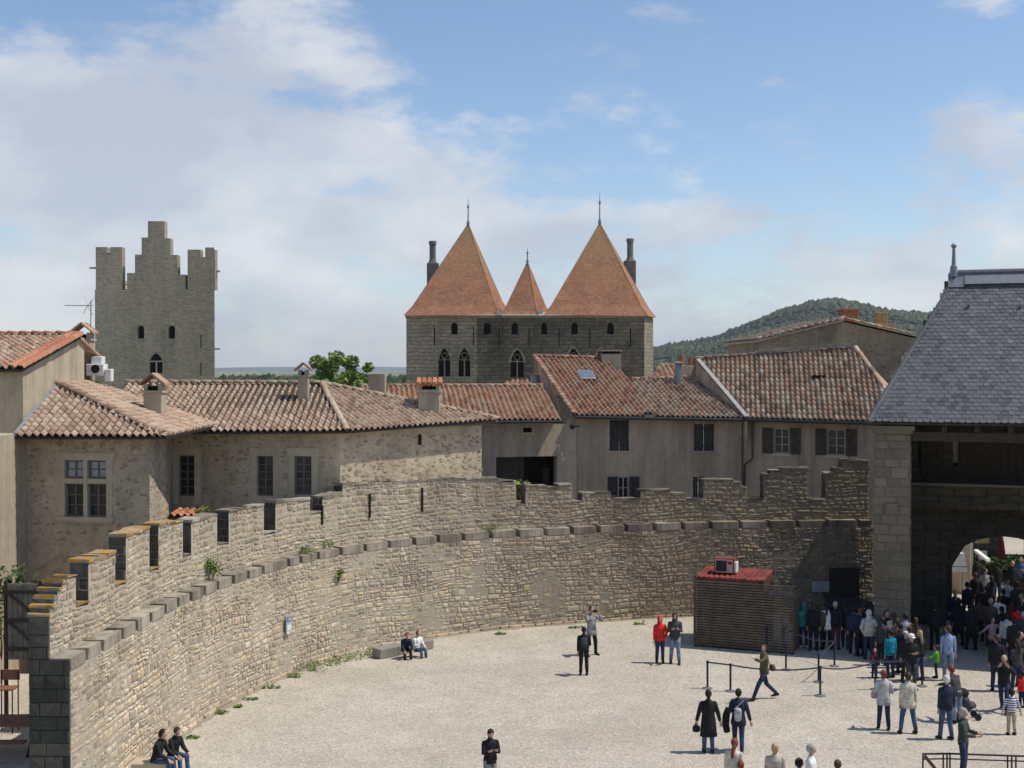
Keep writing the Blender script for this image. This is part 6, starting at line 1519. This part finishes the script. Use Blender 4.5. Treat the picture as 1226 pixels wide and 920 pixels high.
    for n in 'rl':
        wr = J['el'+n].lerp(J['wr'+n], .96 if top != 'tee' else -.15)
        if top == 'tee': limb(m, [J['sh'+n]-Vector((0,0,.0)), wr], [.072,.062])
        else: limb(m, [J['sh'+n]-A_.normalized()*(.05 if n == 'r' else -.05)+Vector((0,0,.022)), J['sh'+n]+(J['el'+n]-J['sh'+n])*.03, J['sh'+n]+(J['el'+n]-J['sh'+n])*.2, J['el'+n], wr], [.03,.058*bulk,.066*bulk,.054*bulk,.041*bulk], 10)
    link({'tee':'shirt','long':'sweater'}.get(top, top), m.mesh(top, cl(tc), True), t)
    # hair
    c = J['headc']; m = MB()
    if hair == 'hood':
        m.ball(c+HM @ Vector((0,.018,.008)), .120, 12, 8, sc=(.90,1,1.08), M=HM, jit=.02); 
        # open the front of the hood
        keep = [i for i, f in enumerate(m.f) if not (HM.inverted() @ (sum((Vector(m.v[q]) for q in f), Vector())/len(f) - c)).y < -.062]
        m.f = [m.f[i] for i in keep]; m.m = [m.m[i] for i in keep]; m.t = [m.t[i] for i in keep]
        m.tube([J['neck']+Vector((0,.04,-.05)), J['neck']+Vector((0,.035,.0)), J['neck']+Vector((0,.03,.05)), c+Vector((0,.03,-.06))], [(.06,.05),(.105,.085),(.095,.085),(.06,.07)], 10)
        link('hood', m.mesh('hood', cl(tc), True), t)
    elif hair != 'bald' or True:
        if hair != 'bald':
            m.ball(c+HM @ Vector((0,.016,.012)), .108, 12, 8, sc=(.86,1,1.08), M=HM, jit=.03)
            inv = HM.inverted(); keep = []
            for i, f in enumerate(m.f):
                q = inv @ (sum((Vector(m.v[z]) for z in f), Vector())/len(f) - c)
                if (q.y < -.04 and q.z < .05) or (q.z < -.045 and q.y < .03): continue
                keep.append(i)
            m.f = [m.f[i] for i in keep]; m.m = [m.m[i] for i in keep]; m.t = [m.t[i] for i in keep]
            if hair == 'long':
                m.tube([c+HM @ Vector((0,.035,.05)), c+HM @ Vector((0,.06,-.06)), J['neck']+Vector((0,.075,-.03)), J['neck']+Vector((0,.10,-.14)), J['neck']+Vector((0,.095,-.2))], [(.05,.06),(.05,.085),(.045,.095),(.035,.08),(.015,.03)], 10)
            if hair == 'bob': m.tube([c+HM @ Vector((0,.03,.06)), c+HM @ Vector((0,.035,-.03)), c+HM @ Vector((0,.035,-.11))], [(.06,.07),(.092,.085),(.05,.05)], 10)
            if hair == 'bun': m.ball(c+HM @ Vector((0,.115,.04)), .045, 8, 6)
            link('hair', m.mesh('hair', hr_(hc), True), t)
    if hat:
        m = MB(); hc_ = c + HM @ Vector((0,.008,.055)); m.tube([hc_+Vector((0,0,-.03)), hc_+Vector((0,0,.02)), hc_+Vector((0,0,.06)), hc_+Vector((0,0,.078))], [(.092,.108),(.092,.108),(.07,.08),(.02,.02)], 12)
        m.tube([hc_ + HM @ Vector((0,-.09,-.02)), hc_ + HM @ Vector((0,-.15,-.03)), hc_ + HM @ Vector((0,-.175,-.035))], [(.07,.012),(.06,.01),(.02,.006)], 8)
        link('cap', m.mesh('cap', cl(hat), True), t)
    m = MB()
    for s in (-1, 1): m.ball(c + HM @ Vector((.031*s,-.086,.008)), .011, 6, 4)
    link('eyes', m.mesh('eyes', cl('black'), True), t)
    m = MB(); m.tube([c + HM @ Vector((-.024,-.090,-.052)), c + HM @ Vector((0,-.0975,-.054)), c + HM @ Vector((.024,-.090,-.052))], [.003,.006,.003], 6); link('mouth', m.mesh('mouth', cm('lips', (.35,.12,.10)), True), t)
    t['_k'] = k
    Mw = Matrix.Translation(loc) @ Matrix.Rotation(R(face), 4, 'Z') @ Matrix.Scale(k, 4)
    del t['_k']
    return t, J, Mw
def finish_people():
    bpy.context.view_layer.update(); dg = bpy.context.evaluated_depsgraph_get()
    for o, t, sm, J, HM in pending:
        me0 = bpy.data.meshes.new_from_object(o.evaluated_get(dg))
        m = MB(); m.v = [tuple(v.co) for v in me0.vertices]; m.f = [tuple(p.vertices) for p in me0.polygons]; m.m = [0]*len(m.f); m.t = [.5]*len(m.f)
        head_mesh(m, J['headc'], HM)
        b = link('body', m.mesh('body', sm, True), t)
        old = o.data; bpy.data.objects.remove(o); bpy.data.meshes.remove(old); bpy.data.meshes.remove(me0)
def bagobj(name, label, cat, Mw, p, size, mat, strap=None, rot=0, style='bag'):
    t = thing(name, label, cat); m = MB(); x, y, z = size; Q = Mw @ Matrix.Translation(p) @ Matrix.Rotation(R(rot), 4, 'Z')
    m.ball((0,0,0), 1, 10, 8, sc=(x,y,z)); m.v = [tuple(Q @ Vector((max(-x*.8,min(x*.8,v[0])), max(-y*.8,min(y*.8,v[1])), max(-z*.85,min(z*.85,v[2]))))) for v in m.v]
    m.obj('pouch', mat, t, True)
    if strap:
        m = MB(); m.tube([Mw @ Vector(s) for s in strap], .012, 6); m.obj('strap', mat, t)
    if style == 'pack':
        m = MB(); Q2 = Q @ Matrix.Translation((0,y*.85,-z*.25)); m.ball((0,0,0), 1, 8, 6, sc=(x*.7,y*.4,z*.45)); m.v = [tuple(Q2 @ Vector(v)) for v in m.v]; m.obj('front_pocket', mat, t, True)
    return t
Dn, Pk, Bt = 'down', 'pocket', 'bent'
# (photo feet x, y, height, facing degrees, label, kwargs)
t,J,Mw = person(699, 808.5, 1.62, 180, 'woman in black with her back turned, wearing a small backpack, before the photographer', tc='black', bc='black', hair='long', hc='black', arms=(Dn,Bt))
bagobj('backpack', 'small dark backpack on the back of the woman in black', 'backpack', Mw, (0,.19,1.22), (.15,.09,.20), cl('dgrey'), [(.12,.1,1.42),(.1,-.12,1.3),(.12,.05,1.05)], style='pack')
t,J,Mw = person(708, 785, 1.76, 35, 'man in grey sweater raising a camera to his eye, legs apart', top='long', tc='grey', bc='black', hair='short', hc='brown', arms=('camera','camera'), legs='apart', headturn=-10)
m = MB(); c = Mw @ Vector((0,-.22,1.60)); m.bev(c.x-.07, c.x+.07, c.y-.04, c.y+.04, c.z-.04, c.z+.045, .012); o_ = m.obj('body', cl('black')); cmr = thing('camera', 'black camera held to the eye by the man in the grey sweater', 'camera'); o_.name = 'case'; o_.parent = cmr
m = MB(); m.tube([c, c+Vector((.03,-.1,0))], .035, 8); m.obj('lens', cl('black'), cmr)
person(790, 794, 1.64, 5, 'woman in red hooded jacket and dark jeans standing in the court', tc='red', bc='djeans', hair='hood', arms=('pocket',Dn), nod=10)
t,J,Mw = person(808, 794.5, 1.78, -5, 'man in dark hooded jacket and light jeans looking at his hands', tc='dgrey', bc='ljeans', hair='hood', arms=('phone','phone'), nod=22, legs='relax')
t,J,Mw = person(915, 838, 1.70, -75, 'person in olive jacket striding left with one hand raised', tc='olive', bc='djeans', hair='bob', hc='brown', arms=('wave',Dn), legs='stride', headturn=30)
bagobj('shoulder_bag', 'brown shoulder bag of the striding person in olive', 'bag', Mw, (.0,.28,1.0), (.16,.09,.12), cl('brown'), [(-.02,.22,1.06),(.0,.06,1.45),(.05,-.12,1.2)])
t,J,Mw = person(848, 901.5, 1.68, 178, 'woman in long black coat and jeans seen from behind, holding hands', top='coat', tc='black', bc='jeans', hair='long', hc='black', arms=('hold','hold'))
bagobj('handbag', 'black handbag hanging at the left side of the woman in the long coat', 'bag', Mw, (.33,.0,.66), (.13,.06,.11), cl('black'), [(.30,0,.75),(.33,-.02,.95),(.36,0,.75)])
t,J,Mw = person(884, 901, 1.70, 172, 'person in navy blazer walking away carrying a coat over the arm', top='long', tc='navy', bc='djeans', hair='short', hc='black', arms=('bagarm','hold'), legs='walk')
bagobj('sling_bag', 'grey and white patterned bag slung on the back of the person in navy', 'bag', Mw, (.02,.18,1.08), (.12,.06,.21), cl('lgrey'), [(.12,.13,1.2),(-.13,.1,1.44),(-.14,-.1,1.3)])
m = MB(); q = [Mw @ Vector(v) for v in ((.26,-.25,1.15),(.32,-.2,.95),(.34,-.2,.7),(.30,-.2,.5))]; m.tube(q, [(.07,.12),(.10,.16),(.10,.16),(.09,.14)], 9); tag(m.obj('folded_coat', cl('black')), 'dark coat hanging over the arm of the person in navy', 'coat')
# near row cut by the bottom edge
def near(px, ytop, h, face, label, **kw):
    Y = None; p = ray(px, ytop); tt = (h - CAMZ)/p.z; return person(0, 0, h, face, label, at=(p.x*tt, p.y*tt, 0), **kw)
near(879, 885, 1.66, 150, 'woman with long red hair and cream top at the bottom edge', top='long', tc='cream', bc='jeans', hair='long', hc='redh', headturn=20, nod=15)
near(887, 913, 1.20, 160, 'child with light brown hair low beside the red haired woman', top='long', tc='cream', hair='short', hc='redh')
near(928, 891, 1.66, 170, 'person with curled blond grey hair and beige jacket at the bottom edge', tc='beige', hair='bob', hc='blond')
near(971, 892, 1.74, 75, 'man with cropped hair in a white shirt at the bottom edge', top='long', tc='white', hair='short', hc='greyh')
near(957, 910, 1.35, 110, 'child in dark cap just showing at the bottom edge', tc='navy', hair='short', hc='black')
near(1003, 912, 1.30, 150, 'dark haired child just showing right of the white shirt', tc='brown', hair='short', hc='brown')
near(587, 873, 1.58, 15, 'person in black jacket and grey shorts looking down at the phone at bottom', tc='black', bc='shorts', hair='long', hc='black', arms=('phone','phone'), nod=28)
# seated
person(0, 0, 1.70, 75, 'dark haired seated person in black jacket at the bottom left', at=G(186, 931)+Vector((.02,.0,-.03)), tc='black', bc='jeans', hair='bob', hc='black', arms=('knee','knee'), legs='sit', lean=(0,-.25), nod=20)
person(0, 0, 1.60, 55, 'seated young person in black jacket with red collar looking down at bottom left', at=G(205, 925)+Vector((.02,.1,-.03)), tc='black', bc='jeans', hair='short', hc='brown', arms=('knee','knee'), legs='sit', lean=(0,-.2), nod=30, shoes='white')
sA_ = G(484, 790); sA_.z = -.13
person(0, 0, 1.5, 20, 'brown haired person in dark clothes sitting on the dark stone bench', at=sA_+Vector((0,.35,0)), tc='navy', bc='black', hair='bob', hc='redh', arms=('knee','knee'), legs='sit', lean=(0,-.5), nod=25)
person(0, 0, 1.4, 45, 'person in white top and blue jeans sitting on the dark stone bench', at=sA_+Vector((.42,.5,0)), top='long', tc='white', bc='jeans', hair='bob', hc='redh', arms=('knee',Bt), legs='sit', lean=(0,-.1))
# right foreground group
t,J,Mw = person(1058, 874, 1.70, 165, 'red haired woman in light grey sweater and dark jeans seen from behind', top='long', tc='lgrey', bc='djeans', hair='bob', hc='redh', arms=('bagarm','bent'), legs='relax')
bagobj('pink_bag', 'pink bag at the left side of the woman in light grey', 'bag', Mw, (.26,-.08,.98), (.12,.07,.13), cl('pink'), [(.22,0,1.08),(.14,.02,1.44)])
person(1087, 878.5, 1.72, 180, 'person in long cream sweater and jeans seen from behind', top='long', tc='cream', bc='jeans', hair='short', hc='brown', legs='apart')
person(1133, 886, 1.78, 190, 'man in dark jacket with white hair and blue jeans seen from behind', tc='navy', bc='jeans', hair='short', hc='whiteh', legs='relax')
t,J,Mw = person(1146, 866, 1.66, 205, 'person in dark clothes with maroon scarf bending over a pushchair', tc='dgrey', bc='ljeans', hair='bob', hc='redh', arms=('push','push'), lean=(0,-.35), nod=25)
pc = thing('pushchair', 'black folded hood pushchair beside the man in dark jacket and jeans', 'pushchair'); c = G(1154, 862)
m = MB(); 
for dx in (-.2,.2): m.tube([c+Vector((dx-.25,-.1,.95)), c+Vector((dx+.0,.0,.5)), c+Vector((dx+.35,.1,.12))], .014, 6); m.tube([c+Vector((dx+.0,.0,.5)), c+Vector((dx-.2,.1,.1))], .014, 6)
m.obj('frame', M['zinc'], pc)
m = MB(); m.tube([c+Vector((-.12,0,.80)), c+Vector((0,0,.55)), c+Vector((.15,.02,.40)), c+Vector((.33,.03,.45))], [(.12,.16),(.16,.2),(.15,.19),(.08,.12)], 10); m.obj('seat', cl('dgrey'), pc, True)
m = MB(); m.ball(c+Vector((-.05,0,.80)), .2, 10, 6, sc=(1,1,.7)); m.obj('canopy', cl('black'), pc, True)
for dx, dy in ((-.2,-.16),(-.2,.2),(.38,-.1),(.38,.24)):
    m = MB(); m.tube([c+Vector((dx,dy-.03,.1)), c+Vector((dx,dy+.03,.1))], .1, 12); m.obj('wheel', M['iron'], pc)
person(1153, 931, 1.74, 60, 'grey haired man in dark green jacket leaning on the metal railing', tc='dgreen', bc='djeans', hair='short', hc='greyh', arms=('rest','rest'), headturn=10)
person(1135, 815, 1.80, 90+80, 'man in pale blue shirt and light trousers beside the child in green', top='shirt', tc='blue', bc='ljeans', hair='short', hc='brown', headturn=60)
person(1121, 812, 1.08, 250, 'small child in bright green jacket holding the belt barrier', tc='green', bc='djeans', hair='short', hc='brown', arms=('push',Dn))
person(1091, 826, 1.78, 10, 'man in black jacket and white cap with hands before his chest', tc='black', bc='dgrey', hair='short', hc='greyh', hat='white', arms=(Bt,Bt))
person(1084, 817, 1.66, 20, 'person in black with pale hat left of the white capped man', tc='black', bc='black', hat='lgrey', hc='black')
person(1101, 815, 1.66, 200, 'woman with long blond hair behind the white capped man', tc='black', bc='jeans', hair='long', hc='blond')
person(1066, 812, 1.60, 200, 'person in teal hooded jacket in the crowd at the pier', tc='teal', bc='djeans', hair='short', hc='black')
person(1074, 800, 1.70, 190, 'person with dark brown hood in the crowd at the pier', tc='brown', bc='black', hair='bob', hc='brown')
person(1084, 795, 1.76, 170, 'man in pale jacket with green backpack in the crowd at the pier', tc='lgrey', bc='dgrey', hair='short', hc='black')
person(1070, 792, 1.72, 160, 'woman in cream jacket with a blue bag in the crowd at the pier', tc='cream', bc='jeans', hair='long', hc='brown')
person(1061, 789, 1.70, 20, 'dark haired person facing the camera just left of the cream jacket', tc='black', bc='black', hair='short', hc='black')
person(1096, 796, 1.64, 180, 'brown haired person in dark jacket at the right of the pier crowd', tc='brown', bc='djeans', hair='long', hc='brown')
person(1040, 790, 1.76, 175, 'person in two tone pale grey hooded sweater standing in the queue', tc='lgrey', bc='djeans', hair='hood', arms=(Pk,Pk))
person(1030, 786, 1.72, 200, 'red haired person in dark jacket behind the pale hooded sweater', tc='navy', bc='black', hair='short', hc='redh')
person(1022, 783, 1.70, 170, 'person in dark blue jacket at the left of the pale hooded sweater', tc='djeans', bc='black', hair='short', hc='black')
person(1047, 812, .98, 10, 'small child in dark red top sitting by the barrier under the teal jacket', tc='maroon', bc='navy', hair='short', hc='brown', arms=('knee','knee'))
person(962, 776, 1.66, 185, 'person in aqua tracksuit jacket in the shaded queue by the shelter', tc='aqua', bc='djeans', hair='hood', shoes='white')
person(974, 779, 1.78, 175, 'tall brown haired person in black in the shaded queue', tc='black', bc='black', hair='short', hc='brown')
person(981, 778, 1.66, 190, 'person in camouflage green jacket in the shaded queue', tc='olive', bc='black', hair='bob', hc='brown')
person(990, 777, 1.68, 160, 'person in white and blue top in the shaded queue', top='long', tc='white', bc='black', hair='long', hc='black')
person(1000, 778, 1.76, 150, 'grey haired person in dark jacket in the shaded queue', tc='black', bc='maroon', hair='short', hc='greyh')
person(953, 770, 1.62, 170, 'half hidden dark figure right behind the slatted shelter', tc='black', bc='black', hair='short', hc='black')
# right edge group
person(1193, 828, 1.80, 150, 'man in black jacket and blue jeans standing behind the woman with a camera', tc='black', bc='djeans', hair='short', hc='brown', headturn=60)
t,J,Mw = person(1202, 852, 1.68, -25, 'woman in dark jacket over white top photographing beside the striped child', tc='black', bc='djeans', hair='short', hc='blond', arms=('camera','camera'), legs='walk')
person(1211, 880, 1.27, 178, 'child in navy and white striped shirt and khaki trousers seen from behind', top='shirt', tc='stripe', bc='khaki', hair='short', hc='black', arms=('hold','hold'))
person(1221, 822, 1.76, 40, 'person in black talking at the far right edge', tc='black', bc='brown', hair='short', hc='brown', arms=(Bt,Bt))
person(1224, 848, 1.10, 200, 'child in red jacket at the far right edge', tc='red', bc='navy', hair='short', hc='black')
person(1148, 773, 1.74, 180, 'left of two dark coated figures walking away in front of the arch', top='coat', tc='black', bc='black', hair='long', hc='black', legs='relax')
person(1163, 779, 1.76, 180, 'right of two dark coated figures walking away in front of the arch', top='coat', tc='black', bc='black', hair='bob', hc='black', legs='relax')
person(1119, 779, 1.72, 175, 'lone dark figure standing in shade against the gate wall', tc='black', bc='black', hair='short', hc='black')
person(1143, 757, 1.64, 190, 'woman with blond hair in dark blue behind the dark coated figures', tc='navy', bc='jeans', hair='long', hc='blond')
person(1206, 745, 1.76, 5, 'man in white printed shirt with rucksack straps walking through the arch', top='tee', tc='white', bc='jeans', hair='short', hc='brown', legs='walk')
person(1194, 722, 1.78, 185, 'dark clothed walker behind the white printed shirt', tc='black', bc='djeans', hair='short', hc='black')
person(1212, 720, 1.78, 5, 'bald man in black top behind the white printed shirt', tc='black', bc='black', hair='bald')
person(1175, 757, 1.76, 160, 'person in dark jacket left of the white collared man in the arch', tc='black', bc='djeans', hair='short', hc='brown')
person(1181, 752, 1.66, 200, 'person with sunlit brown hair under the arch', tc='brown', bc='djeans', hair='long', hc='redh')
person(1186, 774, 1.78, 150, 'grey haired person in dark jacket and pale scarf under the arch', tc='brown', bc='maroon', hair='short', hc='greyh')
person(1196, 768, 1.70, 170, 'person in white jacket under the arch', tc='white', bc='djeans', hair='short', hc='brown')
person(1188, 785, 1.35, 20, 'child in pale pink sweater with arms spread under the arch', top='long', tc='pink', bc='djeans', hair='short', hc='brown', arms=('out','out'))
person(1205, 792, 1.70, 170, 'person in light grey jacket right of the pink child', tc='lgrey', bc='djeans', hair='short', hc='black')
person(1218, 780, 1.70, 185, 'person in red jacket near the right edge under the arch', tc='red', bc='black', hair='short', hc='black')
person(1222, 765, 1.72, 175, 'dark jacketed person with lilac scarf at the right edge under the arch', tc='navy', bc='black', hair='long', hc='blond')
person(1214, 800, 1.74, 165, 'person in black right of the light grey jacket', tc='black', bc='black', hair='bob', hc='black')
person(1226, 735, 1.70, 190, 'brown haired walker cut by the right edge beyond the arch', tc='brown', bc='djeans', hair='long', hc='brown')
for q in ((1158,748,1.7,190,'person in dark blue at the left of the passage crowd behind the coats','navy','djeans','short','black'),(1168,735,1.72,180,'black clothed walker at the left side beyond the arch','black','black','short','brown'),
 (1172,768,1.66,165,'person in dark brown between the coats and the pink child','brown','black','bob','black'),(1179,728,1.7,10,'person in grey walking toward the camera far beyond the arch','grey','jeans','short','brown'),(1187,738,1.68,200,'person in navy just left of the white printed shirt','navy','black','long','brown'),
 (1201,758,1.7,170,'person in black directly under the white printed shirt','black','djeans','short','black'),(1211,765,1.6,190,'short dark haired person in maroon in the arch crowd','maroon','black','bob','black'),(1217,750,1.75,175,'tall person in dark green in the arch crowd','dgreen','djeans','short','brown'),
 (1225,790,1.7,160,'person in dark grey cut by the right edge in shade','dgrey','black','short','greyh'),(1199,782,1.68,185,'person in black between the pink child and the light grey jacket','black','black','long','black'),(1170,712,1.7,190,'small far figure in black beside the slanted awning','black','black','short','black'),
 (1222,712,1.7,5,'far figure in blue at the right beyond the arch','jeans','djeans','short','brown'),(1078,806,1.68,200,'person in black seen between the teal jacket and the pale hat','black','djeans','short','black'),(1089,808,1.62,160,'person in navy behind the white capped man','navy','black','bob','brown'),
 (1056,797,1.66,170,'person in dark grey behind the teal jacket','dgrey','black','short','black'),(1035,777,1.7,180,'dark figure in shade behind the pale hooded sweater','black','black','short','brown'),(1012,777,1.68,165,'dark figure between the maroon trousers and the dark blue jacket','black','djeans','bob','black'),
 (1218,828,1.65,190,'person in dark jacket half behind the person talking at the right edge','dgrey','djeans','long','brown')):
    person(q[0], q[1], q[2], q[3], q[4], tc=q[5], bc=q[6], hair=q[7], hc=q[8], legs=random.choice(('stand','relax','walk')), arms=random.choice((('down','down'),('down','bent'),('bent','pocket'))), headturn=ru(-35,35), nod=ru(0,12))
finish_people()

# ---------------------------------------------------------------- air
mb = MB(); mb.box(-1500, 2600, -60, 9900, -2.5, 230)
hz = mb.obj('haze', [], kind='stuff')
hm = bpy.data.materials.new('air'); hm.use_nodes = True; nt = hm.node_tree; nt.nodes.clear()
ho_ = nt.nodes.new('ShaderNodeOutputMaterial'); pv = nt.nodes.new('ShaderNodeVolumePrincipled'); pv.inputs['Color'].default_value = (.78,.86,1,1); pv.inputs['Density'].default_value = .00007; pv.inputs['Anisotropy'].default_value = .2
nt.links.new(pv.outputs[0], ho_.inputs['Volume']); hz.data.materials.append(hm)
